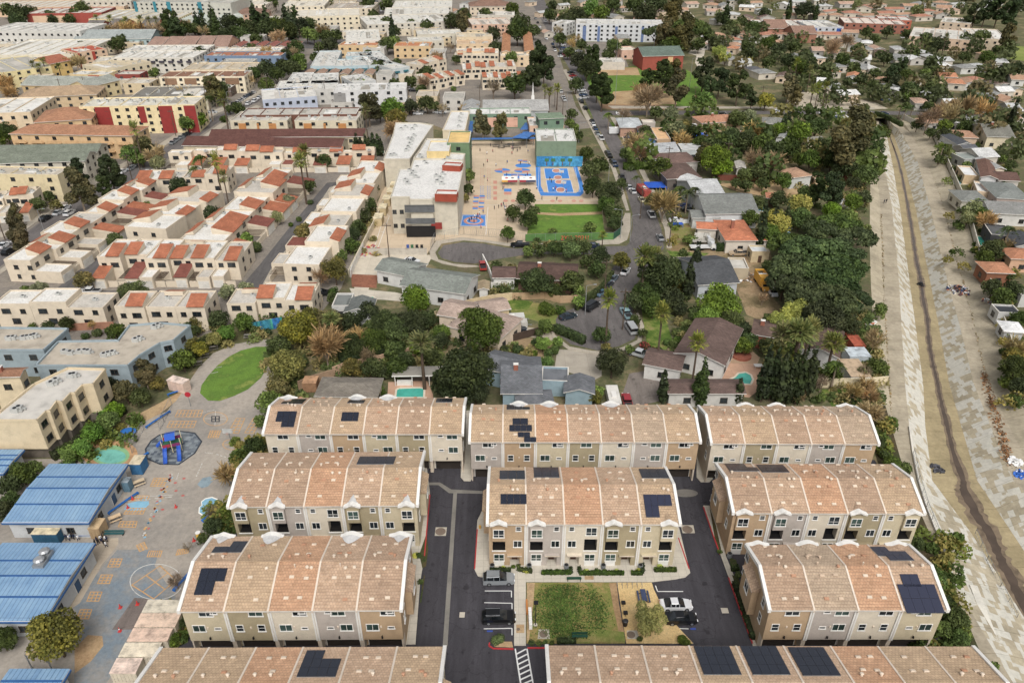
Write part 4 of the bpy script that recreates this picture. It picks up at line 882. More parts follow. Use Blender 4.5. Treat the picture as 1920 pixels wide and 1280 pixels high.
  for i in range(7): a = rs.rand() * 6.3; r = .26 * rs.rand() ** .5; lob.append((math.cos(a) * r, math.sin(a) * r, H * (.35 + .2 * rs.rand()), .24 + .08 * rs.rand(), .3))
 elif kind == 'w':
  for i in range(16): a = rs.rand() * 6.3; r = .34 * rs.rand() ** .5; lob.append((math.cos(a) * r, math.sin(a) * r, H * (.45 + .35 * rs.rand()), .13, .15))
 else:
  ncl = rs.randint(13, 18)
  for i in range(ncl):
   a = i * 2.4 + rs.rand(); t = rs.rand(); ph = math.acos(1 - 1.55 * (i + .5) / ncl); r = .33 * (.75 + .35 * rs.rand()); lob.append((math.cos(a) * r * math.sin(ph), math.sin(a) * r * math.sin(ph), H * .56 + math.cos(ph) * H * .3, .15 + .07 * rs.rand(), .14 + .05 * rs.rand()))
  lob.append((0, 0, H * .6, .3, .26))
 L = np.array(lob); w = L[:, 3] ** 2; w /= w.sum(); idx = rs.choice(len(L), n, p=w); d = rs.normal(size=(n, 3)); d[:, 2] = d[:, 2] * .9 + .25; d /= np.linalg.norm(d, axis=1)[:, None]
 rad = .72 + .36 * rs.rand(n) ** .8; rad[rs.rand(n) < .06] *= 1.18
 C = L[idx, :3] + d * np.stack([L[idx, 3], L[idx, 3], L[idx, 4]], 1) * rad[:, None]; Nn = d * .8 + rs.normal(size=(n, 3)) * .55 + [0, 0, .25]; Nn /= np.linalg.norm(Nn, axis=1)[:, None]
 S = sz * (.65 + .75 * rs.rand(n)); S = S * {'c': 2.4, 'z': 1.5, 'p': 1.2, 'e': 1.15, 's': 1.1}.get(kind, 1)
 if kind == 'w': S *= 1.15
 limbs(tr, rs, base, H, .72 if kind not in 'cz' else .5, .24 if kind not in 'cz' else .05, {'s': .035, 'p': .03, 'e': .028}.get(kind, .03) if kind != 'c' else .09, BARK if kind != 'e' else BARKL)
 asp = .45 if kind in 'w' else 1.0
 return pack(C, Nn, S, idx, asp)
TREES = []
def place_tree(x, y, D, kind, hs=1.0, wpx=50, label=None, group=None):
 lod = 0 if wpx > 52 else 1 if wpx > 24 else 2
 r_ = random.Random(int(x * 131 + y * 17)); var = r_.randrange(3 if lod else 2); a, b, j = tree_meshes(kind, lod, var); nm = KN[kind]; lab = label or KW[kind]; cat = 'bush' if kind == 'v' else 'tree'
 s = (D * r_.uniform(.97, 1.03), D * r_.uniform(.97, 1.03), D * hs); rz = r_.uniform(0, 6.28); g = group or {'v': 'bushes', 'f': 'tall fan palms', 'q': 'feathery palms', 'c': 'slim cypresses'}.get(kind, 'trees between the houses')
 if wpx < 17:
  a, b, j = tree_meshes(kind, 2, var); o = link(nm, j, None, (x, y, 0), rz, s); tag(o, lab, cat, g, not label)
 else:
  o = thing(nm, lab, cat, (x, y, 0), rz, g, not label); o.scale = s; link('trunk', b, o); link('crown', a, o)
  if kind == 'f': link('dead_fronds', _T[('f', 'skirt')], o)
 TREES.append((x, y, D)); return o
QUEUE = []
def tree(kind, cx, cy, w, hs=1.0, label=None, group=None):
 w *= .72 if cx > 1290 and cy < 205 else .91
 QUEUE.append((kind, cx, cy, w, hs, label, group))
def plant_all(cap=285):
 """the largest broadleaf trees one by one; what is left over of them as one distant mass"""
 QUEUE.sort(key=lambda q: -q[3] - (1000 if q[5] else 0)); n = 0; rest = []
 for q in QUEUE:
  if KN[q[0]] == 'broadleaf_tree':
   n += 1
   if n > cap: rest.append(q); continue
  plant(*q)
 V, F, M, mats = [], [], [], []
 for q in rest:
  x, y, D = plant(*q, where=True); r_ = random.Random(int(x * 9 + y)); me = tree_meshes(q[0], 2, r_.randrange(2))[2]; nv = len(me.vertices); co = np.empty(nv * 3); me.vertices.foreach_get('co', co); co = co.reshape(-1, 3)
  a = r_.uniform(0, 6.28); c, s_ = math.cos(a), math.sin(a); w = co @ np.array([[c, s_, 0], [-s_, c, 0], [0, 0, 1]]); w = w * [D, D, D * q[4]] + [x, y, 0]
  base = sum(len(v) for v in V); V.append(w); mm = []
  for m_ in me.materials:
   if m_ not in mats: mats.append(m_)
   mm.append(mats.index(m_))
  for pl in me.polygons: F.append([base + i for i in pl.vertices]); M.append(mm[pl.material_index])
 if V:
  me = bpy.data.meshes.new('distant_trees'); me.from_pydata(np.vstack(V).tolist(), [], F); [me.materials.append(m_) for m_ in mats]; me.polygons.foreach_set('material_index', M); me.update()
  o = link('distant_trees', me); o['kind'] = 'stuff'; o['label'] = 'the many smaller broadleaf trees scattered among the houses'
def plant(kind, cx, cy, w, hs=1.0, label=None, group=None, where=False):
 H = 8
 for _ in range(4):
  hc = H * {'f': .88, 'q': .85, 'c': .5, 'z': .5, 's': .7, 'p': .6, 'e': .6}.get(kind, .55); D = w / ppm(cx, cy, hc); H = D * RATIO[kind] * hs
 p = P(cx, cy, hc)
 if where: return p.x, p.y, D
 return place_tree(p.x, p.y, D, kind, hs, w, label, group)
def trees(s, group=None):
 for e in s.split(';'):
  t = e.split()
  if t: tree(t[0], float(t[1]), float(t[2]), float(t[3]), float(t[4]) if len(t) > 4 else 1.0, group=group)
def hedge(label, pix, w, h, kind='t', auto=False, z0=0):
 """clipped hedge along a ground line"""
 p = [P(x, y) for x, y in pz(pix)]; rs = np.random.RandomState(int(p[0].x * 7) % 9999); C, Nn, = [], []
 base = MB(); dark = leaf(LEAFC[kind][2])
 for a, b_ in zip(p, p[1:]):
  L = (b_ - a).length; d = (b_ - a) / L; nrm = Vector((-d.y, d.x, 0)); n = int(min(4000, L * (w + 2 * h) * 26)); base.bar((a.x, a.y, h * .46), (b_.x, b_.y, h * .46), w * .82, h * .9, dark)
  t = rs.rand(n) * L; f = rs.rand(n) * (w + 2 * h)
  for i in range(n):
   if f[i] < h: off, z, nn = -w / 2, f[i], -nrm
   elif f[i] < h + w: off, z, nn = f[i] - h - w / 2, h, Vector((0, 0, 1))
   else: off, z, nn = w / 2, f[i] - h - w, nrm
   q = a + d * t[i] + nrm * (off + rs.normal() * .05); C.append((q.x, q.y, z0 + z + rs.normal() * .05)); Nn.append(tuple(nn))
 C = np.array(C); Nn = np.array(Nn) + rs.normal(size=C.shape) * .5; Nn /= np.linalg.norm(Nn, axis=1)[:, None]; mats = [leaf(c) for c in LEAFC[kind]]
 me = quads('hedge', C, Nn, .22 * (.6 + .8 * rs.rand(len(C))), rs.randint(0, 3, len(C)), mats, base); o = link('hedge', me); return tag(o, label, 'hedge', 'clipped hedges', auto)
# buildings
FOOT = []
def frame_of(a, b):
 d = b - a; return math.atan2(d.y, d.x), d.length
def ac_mesh(s):
 k = ('ac', s)
 if k not in _W:
  mb = MB(); m = paint('b9bab6', .6, .1, metal=.2)
  mb.box(-.6 * s, -.45 * s, 0, .6 * s, .45 * s, .8 * s, m); mb.tube((0, 0, .8 * s), (0, 0, .88 * s), .3 * s, .3 * s, BLACK, 8); mb.box(.6 * s, -.2 * s, .1, 1.1 * s, .2 * s, .4 * s, m); _W[k] = mb.mesh('roof_unit')
 return _W[k]
def wins(root, L, D, h, st, sp, ww, wh, style, sides, base=1.0, near=False, front=True, inset=.0, cap=90, z0=0):
 n = 0
 def row(len_, put):
  nonlocal n
  k = max(1, int((len_ - 1.2) / sp))
  for s in range(st):
   for i in range(k):
    if n >= cap: return
    put((i + .5) * len_ / k, z0 + base + s * ((h - z0) / st)); n += 1
 if front: row(L, lambda t, z: window(root, t, 0, z, ww, wh, style, 0, near))
 if 'r' in sides: row(D, lambda t, z: window(root, L, t, z, ww, wh, style, R(90), near))
 if 'l' in sides: row(D, lambda t, z: window(root, 0, t, z, ww, wh, style, R(-90), near))
def gable_roof(mb, L, D, h, pitch, oh, mat, along='x', th=.18, wallm=None):
 """two slopes with eaves overhanging by oh"""
 T = lambda x, y, z: (x, y, z) if along == 'x' else (y, x, z)
 LL, DD = (L, D) if along == 'x' else (D, L); rz = h + (DD / 2) * pitch
 zs = h - oh * pitch
 a0, a1, r0, r1, b0, b1 = (-oh, -oh, zs), (LL + oh, -oh, zs), (-oh, DD / 2, rz), (LL + oh, DD / 2, rz), (-oh, DD + oh, zs), (LL + oh, DD + oh, zs)
 up = lambda p: (p[0], p[1], p[2] + th); fl = along != 'x'
 def fc(q, m=mat):
  q = [T(*p) for p in q]; mb.face(q[::-1] if fl else q, m)
 fc([up(a0), up(a1), up(r1), up(r0)]); fc([up(r0), up(r1), up(b1), up(b0)]); fc([a0, r0, r1, a1]); fc([r0, b0, b1, r1])
 t = TRIM; fc([a0, a1, up(a1), up(a0)], t); fc([b1, b0, up(b0), up(b1)], t)
 fc([a1, r1, up(r1), up(a1)], t); fc([r1, b1, up(b1), up(r1)], t); fc([r0, a0, up(a0), up(r0)], t); fc([b0, r0, up(r0), up(b0)], t)
 return rz
def gable_ends(mb, L, D, h, pitch, mat, along='x'):
 if along == 'x': rz = h + D / 2 * pitch; mb.face([(0, 0, h), (0, D / 2, rz), (0, D, h)], mat); mb.face([(L, 0, h), (L, D, h), (L, D / 2, rz)], mat)
 else: rz = h + L / 2 * pitch; mb.face([(0, 0, h), (L, 0, h), (L / 2, 0, rz)], mat); mb.face([(L, D, h), (0, D, h), (L / 2, D, rz)], mat)
def hip_roof(mb, L, D, h, pitch, oh, mat, th=.15):
 x0, y0, x1, y1 = -oh, -oh, L + oh, D + oh; m = min(x1 - x0, y1 - y0) / 2; rz = h + m * pitch
 if x1 - x0 >= y1 - y0: ra, rb = (x0 + m, (y0 + y1) / 2, rz), (x1 - m, (y0 + y1) / 2, rz)
 else: ra, rb = ((x0 + x1) / 2, y0 + m, rz), ((x0 + x1) / 2, y1 - m, rz)
 c = [(x0, y0, h + th), (x1, y0, h + th), (x1, y1, h + th), (x0, y1, h + th)]; b = [(p[0], p[1], h) for p in c]
 if x1 - x0 >= y1 - y0:
  mb.face([c[0], c[1], rb, ra], mat); mb.face([c[1], c[2], rb], mat); mb.face([c[2], c[3], ra, rb], mat); mb.face([c[3], c[0], ra], mat)
 else:
  mb.face([c[0], c[1], ra], mat); mb.face([c[1], c[2], rb, ra], mat); mb.face([c[2], c[3], rb], mat); mb.face([c[3], c[0], ra, rb], mat)
 for i in range(4): j = (i + 1) % 4; mb.face([b[i], b[j], c[j], c[i]], TRIM)
 mb.face(b[::-1], TRIM); return rz
def bld(label, A, B, backy, h, kind, roofc, wallc, st=None, sides='lr', ac=0, ww=1.3, wh=1.1, sp=4.2, style='d', name=None, cat=None, group=None, auto=True, pitch=.32, oh=.5, near=False, chim=0, door=0, extra=None, base=1.1, par=.45, nf=False, z0=0, garage=0):
 """A, B: photo pixels of the roof edge on the camera's side; backy: photo row of the far roof edge"""
 a, b = P(A[0], A[1], h), P(B[0], B[1], h); rz, L = frame_of(a, b); mid = ((A[0] + B[0]) / 2, backy); c = P(mid[0], mid[1], h if kind[0] != 'g' or kind == 'gy' else h)
 nrm = Vector((-math.sin(rz), math.cos(rz), 0)); D = max(3.0, (c - (a + b) / 2).dot(nrm))
 if kind != 'flat' and oh: a = a + (b - a).normalized() * oh + nrm * oh; L -= 2 * oh; D = max(2.5, D - 2 * oh)
 name = name or ('house' if h < 6.2 else 'apartment_block'); cat = cat or ('house' if h < 6.2 else 'apartment block')
 root = thing(name, label, cat, (a.x, a.y, 0), rz, group or ('single storey houses' if h < 6.2 else 'apartment blocks'), auto)
 wm = paint(wallc, .85, .08); mb = MB(); st = st or max(1, round(h / 3)); d_ = root
 if kind == 'flat':
  rm = paint(roofc, .85, .14, .35) if isinstance(roofc, str) else roofc
  mb.box(0, 0, z0, L, D, h - .06, wm); part('wall', mb, root)
  mb = MB(); mb.box(.2, .2, h - .06, L - .2, D - .2, h, rm); part('roof', mb, root)
  mb = MB(); t = .25
  for q in ((0, 0, L, t), (0, D - t, L, D), (0, t, t, D - t), (L - t, t, L, D - t)): mb.box(q[0], q[1], h - .04, q[2], q[3], h + par, wm, paint('e6e0d4', .7, .06))
  part('parapet', mb, root)
  if L > 11 and D > 6 and not z0:
   r2 = random.Random(int(A[0] * 7 + A[1])); mb = MB(); k = int(L / 7)
   for i in range(1, k): mb.box(i * L / k - .12, .3, h, i * L / k + .12, D - .3, h + .32, wm)
   part('roof_divider', mb, root); mb = MB()
   for i in range(min(9, int(L * D / 40))):
    o = link(*(('roof_vent', vent_mesh('cap', 'a9aaa6')) if i % 2 else ('roof_unit', ac_mesh(.9))), root, (r2.uniform(1, L - 1), r2.uniform(1, D - 1), h), i)
   for i in range(min(4, int(L / 9))): x, w_ = r2.uniform(1, L - 5), r2.uniform(2, 5); mb = MB(); mb.box(x, r2.uniform(.6, D * .4), h, min(x + w_, L - .5), D * r2.uniform(.5, .9), h + .02 + .004 * i, r2.choice((WROOF, GROOF, paint('9a9488'), paint('c9c2b4')))); part('roof_patch', mb, root)
 else:
  rm = roofc if not isinstance(roofc, str) else (shingle(roofc) if kind[-1] != 'T' else tile_roof(roofc, roofc, .4, .35, .05))
  mb.box(0, 0, z0, L, D, h, wm)
  k = kind.rstrip('T')
  if k in ('gable', 'gy'): gable_ends(mb, L, D, h, pitch, wm, 'x' if k == 'gable' else 'y')
  part('wall', mb, root); mb = MB()
  if k == 'gable': gable_roof(mb, L, D, h, pitch, oh, rm)
  elif k == 'gy': gable_roof(mb, L, D, h, pitch, oh, rm, 'y')
  else: hip_roof(mb, L, D, h, pitch, oh, rm)
  r_ = part('roof', mb, root)
  for i in range(chim):
   mb = MB(); cx, cy = L * (.35 + .3 * i), D * .42; mb.box(cx - .45, cy - .35, h, cx + .45, cy + .35, h + D / 2 * pitch + 1.1, paint('9a5f4a', .9, .15, 3)); mb.box(cx - .52, cy - .42, h + D / 2 * pitch + 1.1, cx + .52, cy + .42, h + D / 2 * pitch + 1.2, TRIM); part('chimney', mb, root)
 if not nf: wins(root, L, D, h, st, sp, ww, wh, style, sides, base, near, z0=z0)
 else: wins(root, L, D, h, st, sp, ww, wh, style, sides, base, near, front=False, z0=z0)
 if door: mb = MB(); mb.box(L * .5 - .5, -.06, 0, L * .5 + .5, 0, 2.1, paint('5c4334', .6)); part('door', mb, root)
 for g in range(garage):
  link('garage_door', garage_door_mesh(4.6, 2.2, 'e2ded4'), root, (L * (.3 if garage == 1 else .22 + .5 * g), -.01, 0))
 rr = random.Random(int(A[0] * 3 + A[1]))
 for i in range(ac):
  s = 1.0 if h < 10 else 1.2; o = link('roof_unit', ac_mesh(s), root, (L * (.06 + .88 * (i + .5) / ac) + rr.uniform(-.4, .4), D * rr.uniform(.3, .75), h), rr.choice((0, R(90))))
 if extra: extra(root, L, D, h)
 FOOT.append((a.x, a.y, rz, L, D)); return root
def bx(root, name, boxes, mat, top=None):
 mb = MB()
 for q in boxes: mb.box(*q, mat, top)
 return part(name, mb, root)
# ---- white stucco condominium rows with orange clay tiles
CLAY = tile_roof('be7450', 'b0674a', .32, .3, .06, 'clay_tiles', .25); CLAYD = tile_roof('94584a', '8a5045', .32, .3, .06, 'clay_tiles', .25)
STUC = paint('d5c6ae', .85, .07); WROOF = ground_mat(['c3beb4', 'dad6cc', 'e6e3dc', 'e9e7e1', 'cfc8bc'], .15, 2, 'roof_membrane'); GROOF = ground_mat(['a39d94', 'b5afa5', 'c0bab0', 'aba498'], .2, 2, 'gravel_roof')
def wedge(mb, x0, y0, x1, y1, z0, z1, mat, side='f', wallm=None):
 """mono pitch roof: low on side f/r/l/b"""
 q = {'f': [(x0, y0, z0), (x1, y0, z0), (x1, y1, z1), (x0, y1, z1)], 'b': [(x0, y0, z1), (x1, y0, z1), (x1, y1, z0), (x0, y1, z0)], 'l': [(x0, y0, z0), (x1, y0, z1), (x1, y1, z1), (x0, y1, z0)], 'r': [(x0, y0, z1), (x1, y0, z0), (x1, y1, z0), (x0, y1, z1)]}[side]
 t = .16; mb.face([(p[0], p[1], p[2] + t) for p in q], mat); lo = [(p[0], p[1], p[2] if False else z0 - .02) for p in q]
 for i in range(4):
  j = (i + 1) % 4; mb.face([lo[i], lo[j], (q[j][0], q[j][1], q[j][2] + t), (q[i][0], q[i][1], q[i][2] + t)], mat if (q[i][2] == z0 and q[j][2] == z0) else (wallm or STUC))
def condo_row(label, p0, p1, depth, n, seed, gar=True, h=6.0, wins_back=True, group='white stucco condominium rows', gd=5.2, tile=.8, name='condominium_row'):
 a, b = P(*p0), P(*p1); rz, L = frame_of(a, b); root = thing(name, label, 'condominium row', (a.x, a.y, 0), rz, group, True); rr = random.Random(seed); w = L / n
 y0 = gd if gar else 0; D = depth
 for i in range(n):
  x0, x1 = i * w, (i + 1) * w; step = rr.choice((0, 1.3, 2.4)) if gar else rr.choice((0, .6, 1.2)); hh = h + rr.choice((-.7, 0, .5)); D = depth - rr.choice((0, .8, 2.0)); ya = y0 + step; rm = WROOF if rr.random() < .68 else GROOF
  mb = MB(); mb.box(x0 + .03, ya, 0, x1 - .03, D, hh, STUC); part('unit_wall', mb, root)
  mb = MB(); mb.box(x0 + .25, ya + .25, hh, x1 - .25, D - .25, hh + .05, rm); part('flat_roof', mb, root)
  mb = MB()
  for q in ((x0 + .03, ya, x1 - .03, ya + .22), (x0 + .03, D - .22, x1 - .03, D), (x0 + .03, ya + .22, x0 + .25, D - .22), (x1 - .25, ya + .22, x1 - .03, D - .22)): mb.box(q[0], q[1], hh, q[2], q[3], hh + .38, STUC)
  part('parapet', mb, root)
  fl = rr.random() < .5; bx0, bx1 = (x0 + .1, x0 + w * .6) if fl else (x0 + w * .4, x1 - .1)
  if rr.random() < tile:
   mb = MB(); yb = ya + (D - ya) * .45; mb.box(bx0 + .1, ya + .01, hh, bx1 - .1, yb, hh + .5, STUC); wedge(mb, bx0, ya - .4, bx1, yb, hh + .52, hh + 1.9, CLAY, 'f'); part('tile_roof', mb, root)
  if rr.random() < tile * .6:
   mb = MB(); wedge(mb, x0 + w * .3, D - 2.4, x1 - .3, D + .3, hh + .2, hh + 1.2, CLAY, 'b'); part('tile_roof', mb, root)
  link('roof_unit', ac_mesh(.85), root, (x0 + w * rr.uniform(.4, .8), D - rr.uniform(2.8, 4), hh + .05))
  for wx, wz, ww_, wh_ in (((bx0 + bx1) / 2, 3.9, 1.9, 1.1), ((x0 + w * .76) if fl else (x0 + w * .24), 3.9, 1.1, 1.0)): window(root, wx, ya, wz, ww_, wh_, 'd', 0, False)
  if gar:
   gw = w * rr.uniform(.5, .58); gx0 = x0 + .15 if not fl else x1 - gw - .15; gx1 = gx0 + gw; yg = rr.choice((0, .6)); hg = 3.0
   mb = MB(); mb.box(gx0, yg, 0, gx1, ya + .02, hg, STUC); gg = part('garage', mb, root)
   mb = MB()
   if rr.random() < .62: wedge(mb, gx0 - .15, yg - .25, gx1 + .15, ya - .02, hg + .02, hg + 1.1, CLAY if rr.random() < .75 else CLAYD, 'f')
   else: mb.box(gx0 + .2, yg + .2, hg, gx1 - .2, ya - .05, hg + .05, rr.choice((WROOF, CLAYD, GROOF))); mb.box(gx0, yg, hg, gx1, yg + .2, hg + .3, STUC); mb.box(gx0, yg + .2, hg, gx0 + .2, ya, hg + .3, STUC); mb.box(gx1 - .2, yg + .2, hg, gx1, ya, hg + .3, STUC)
   part('garage_roof', mb, root); link('garage_door', garage_door_mesh(round(min(4.6, gw - .9), 1), 2.2, 'e4e0d6'), root, ((gx0 + gx1) / 2, yg - .01, 0))
   mb = MB(); xx0, xx1 = (gx1, x1) if not fl else (x0, gx0); mb.box(xx0 + .1, .9, 0, xx1 - .1, 1.1, 1.7, STUC); part('patio_wall', mb, root)
   if rr.random() < .4:
    mb = MB()
    for q in range(6): mb.box(xx0 + .3 + q * (xx1 - xx0 - .6) / 5.5, 1.0, 2.35, xx0 + .42 + q * (xx1 - xx0 - .6) / 5.5, ya, 2.5, BARK)
    part('pergola', mb, root)
  else:
   window(root, (x0 + x1) / 2, ya, 1.1, 1.8, 1.3, 'd', 0, False)
 for xe, ro in ((.03, R(-90)), (L - .03, R(90))):
  for yy in (y0 + (D - y0) * .3, y0 + (D - y0) * .7): window(root, xe, yy, 3.8, 1.1, 1.0, 'd', ro, False); window(root, xe, yy, 1.1, .8, 1.0, 'd', ro, False)
 FOOT.append((a.x, a.y, rz, L, D)); return root
# every building in the photo
def bldp(label, pix, h, roofc, wallc, edges=(), st=2, sp=4.2, z0=0, ww=1.4, wh=1.1, name='apartment_block', cat='apartment block', ac=(), group='apartment blocks', auto=True, par=.4, style='d', base=1.1, extra=None):
 """flat roofed building on any outline; edges = outline sides that carry windows"""
 pts = ccw([P(x, y, h) for x, y in pz(pix)]); o = Vector((pts[0].x, pts[0].y, 0)); loc = [(p.x - o.x, p.y - o.y) for p in pts]; root = thing(name, label, cat, o, 0, group, auto); wm = paint(wallc, .85, .08)
 def flat(z, dz, m): mb = MB(); poly_mesh(mb, loc, z, m); return mb
 mb = MB(); mb.prism(loc, z0, h - .05, wm); mb.f.pop(len(mb.f) - len(loc) - 2); mb.m.pop(len(mb.m) - len(loc) - 2); part('wall', mb, root)
 mb = MB(); poly_mesh(mb, loc, h, paint(roofc, .85, .14, .35) if isinstance(roofc, str) else roofc); part('roof', mb, root); mb = MB()
 n = len(loc)
 for i in range(n): a, b = Vector((*loc[i], h + par / 2)), Vector((*loc[(i + 1) % n], h + par / 2)); d = (b - a).normalized() * .1; mb.bar(a - d, b + d, .25, par + .1, wm)
 part('parapet', mb, root)
 if z0:
  c = sum((Vector((*p, 0)) for p in loc), Vector()) / n; mb = MB(); mb.prism([tuple((c + (Vector((*p, 0)) - c) * .86).xy) for p in loc], 0, z0, paint('6b6358', .8)); part('ground_floor', mb, root)
 k = 0
 for i in range(n):
  if edges != 'all' and i not in edges: continue
  a, b = Vector((*loc[i], 0)), Vector((*loc[(i + 1) % n], 0)); d = b - a; L = d.length; m = int((L - .8) / sp)
  if L > 2.6 and m < 1: m = 1
  for s in range(st):
   for j in range(m):
    if k > 90: break
    p = a + d * ((j + .5) / m); window(root, p.x, p.y, z0 + base + s * (h - z0) / st, min(ww, L * .6), wh, style, math.atan2(d.y, d.x), False); k += 1
 for x, y in ac: p = P(x, y, h) - o; link('roof_unit', ac_mesh(1.1), root, (p.x, p.y, h))
 if extra: extra(root, o)
 return root
# ---- blue roofed school buildings on the left
m, nt, b = _nt('blue_metal_roof', .45, .15); o_ = objc(nt)
br = nt.nodes.new('ShaderNodeTexBrick'); br.offset = 0
for kk, v in (('Scale', 1), ('Mortar Size', .06), ('Mortar Smooth', .6), ('Brick Width', .62), ('Row Height', 90)): br.inputs[kk].default_value = v
br.inputs['Color1'].default_value = (*lin('7ca2c6'), 1); br.inputs['Color2'].default_value = (*lin('88accb'), 1); br.inputs['Mortar'].default_value = (*lin('6284a6'), 1); nt.links.new(o_, br.inputs['Vector'])
nt.links.new(mix(nt, 1., br.outputs[0], ramp(nt, noise(nt, pos(nt), .35, 6, .8), [(.3, (.72, .78, .84)), (.5, (1, 1, 1)), (.7, (1.16, 1.12, 1.06))]), 'MULTIPLY'), b.inputs['Base Color']); bump(nt, b, br.outputs[1], .08); BLUER = m
BLUET = paint('2f5f96', .6)
def blue_extra(root, L, D, h):
 mb = MB(); mb.box(-.6, -.62, h - .28, L + .6, -.5, h + .02, BLUET); mb.box(L + .5, -.5, h - .28, L + .62, D + .5, h + .02, BLUET); part('fascia', mb, root)
 mb = MB()
 for y in (.25, .52, .75): mb.bar((-.5, D * y, h + min(D * y, D - D * y) * .07 + .22), (L + .5, D * y, h + min(D * y, D - D * y) * .07 + .22), .3, .08, BLUET)
 part('roof_ridge', mb, root); link('door', garage_door_mesh(1.2, 2.0, '3c5878'), root, (L + .02, D * .6, 0), R(90))
SG = 'blue roofed classroom buildings'
for lab, A, B, by, kw in (('blue roofed classroom building between the play yard and the blue steel sheds', (4, 980), (166, 980), 870, {}), ('largest blue roofed classroom building, with two silver roof vents', (-110, 1165), (84, 1165), 1018, {}), ('blue roofed building in the bottom left corner of the photo', (-40, 1345), (80, 1345), 1254, {}), ('small blue metal roof with white end wall below the beige apartments', (-70, 888), (6, 888), 843, {})):
 bld(lab, A, B, by, 3.7, 'gable', BLUER, 'c9cccd', 1, 'r', ww=1.1, wh=1.0, sp=5, name='classroom_building', cat='school building', group=SG, auto=False, pitch=.07, extra=blue_extra)
for (x, y) in ((86, 1040), (76, 1056)):
 p = P(x, y, 4.4); mb = MB(); mb.box(-.8, -.8, 0, .8, .8, .5, STEEL); mb.tube((0, 0, .5), (0, 0, 1.1), .55, .55, METAL, 10); mb.tube((0, 0, 1.1), (0, 0, 1.35), .8, .5, METAL, 10); solid('roof_ventilator', mb, 'round silver roof ventilator, ' + ('farther' if x > 80 else 'nearer') + ' of the two on the blue roof', 'ventilator', (p.x, p.y, 4.2), group='silver ventilators')
def container(label, A, B, by, h, wallc, topc, group=None, name='storage_container', cat='container'):
 a, b = P(*A, h), P(*B, h); rz, L = frame_of(a, b); c = P((A[0] + B[0]) / 2, by, h); D = max(1.5, (c - (a + b) / 2).dot(Vector((-math.sin(rz), math.cos(rz), 0)))) - .12
 t = thing(name, label, cat, (a.x, a.y, 0), rz, group); wm = paint(wallc, .7, .12, 1.2); tm = paint(topc, .8, .25, .8); mb = MB(); mb.box(0, 0, .1, L, D, h - .05, wm)
 n = int(L / .45)
 for i in range(n): mb.box(L * (i + .3) / n, -.05, .2, L * (i + .7) / n, 0, h - .15, wm)
 part('body', mb, t); mb = MB(); mb.box(-.04, -.07, h - .05, L + .04, D + .04, h + .03, tm)
 n = int(D / .5) + 1
 for i in range(n): mb.box(.1, D * (i + .25) / n, h + .03, L - .1, D * (i + .6) / n, h + .06, tm)
 part('lid', mb, t); return t
CG = 'row of pale shipping containers'
for k, (A, B, by, c) in enumerate((((266, 1147), (336, 1147), 1123, 'd9cfba'), ((252, 1174), (328, 1174), 1148, 'd8bda6'), ((238, 1201), (313, 1201), 1176, 'd6b9a4'), ((222, 1230), (291, 1230), 1203, 'd9ccb4'), ((205, 1261), (254, 1261), 1232, 'e0c8b8'))):
 container('%s pale shipping container, counted from the far end' % ('first', 'second rust streaked', 'third rust streaked', 'fourth', 'fifth and nearest')[k], A, B, by, 2.7, 'cfc3ae', c, CG)
container('teal steel shed with cream top against the white classroom wall', (57, 1001), (105, 1001), 993, 2.3, '2e5f7c', 'd6c8a6', 'yard sheds', 'steel_shed', 'shed'); container('brown box shed at the corner of the blue roofed classroom', (164, 991), (184, 991), 970, 2.3, 'b0956f', 'bda27a', 'yard sheds', 'box_shed', 'shed')
container('blue shed with cream top beside the rubber play mat', (241, 870), (262, 870), 852, 2.5, '35709e', 'cbbd9f', 'yard sheds', 'steel_shed', 'shed'); container('small blue grey shed at the blue roof corner', (226, 904), (239, 904), 895, 2.3, '5f7f92', '8b98a0', 'yard sheds', 'steel_shed', 'shed')
container('pale pink shed by the oval lawn path', (312, 712), (342, 720), 703, 2.6, 'd3b8a8', 'd9c4b6', 'yard sheds', 'box_shed', 'shed')
# ---- apartments beside the play yard
bldp('beige three storey apartments stepping down to the bright green trees, with roof machinery', '-40 790 70 790 87 773 94 772 107 754 117 756 133 739 141 739 155 724 175 722 198 694 128 692 65 722 0 774 -40 790', 9, 'c2bdb4', 'd2bf9c', (1, 2, 3, 4, 5, 6, 7, 8, 9, 10), 2, 3.6, 2.8, ac=((37, 768), (30, 772), (97, 722), (106, 716), (134, 707), (140, 706)), auto=False)
bld('small brown tiled roof on the beige apartments beside the chimneys', (-30, 708), (38, 706), 690, 8.5, 'gable', '9b6c4c', 'd8c6a4', 2, 'r', auto=False, chim=1)
bldp('pale blue apartments with gravel roof and tangled roof machinery', '68 687 240 687 262 668 300 645 325 640 357 612 300 607 243 612 222 640 110 642', 6, 'b3a897', '94a3aa', 'all', 2, 5, ac=((122, 662), (133, 664), (150, 662), (160, 661), (166, 662), (196, 668), (204, 666), (212, 664), (255, 640), (262, 637), (290, 616), (297, 613)), auto=False)
bldp('pale blue two storey apartments with balconies at the left photo edge', '-60 658 82 658 128 618 0 616 -60 616', 6.4, 'b3a897', '94a3aa', 'all', 2, 4, ac=((18, 637), (26, 636), (45, 636), (52, 635), (60, 634), (66, 632)), auto=False)
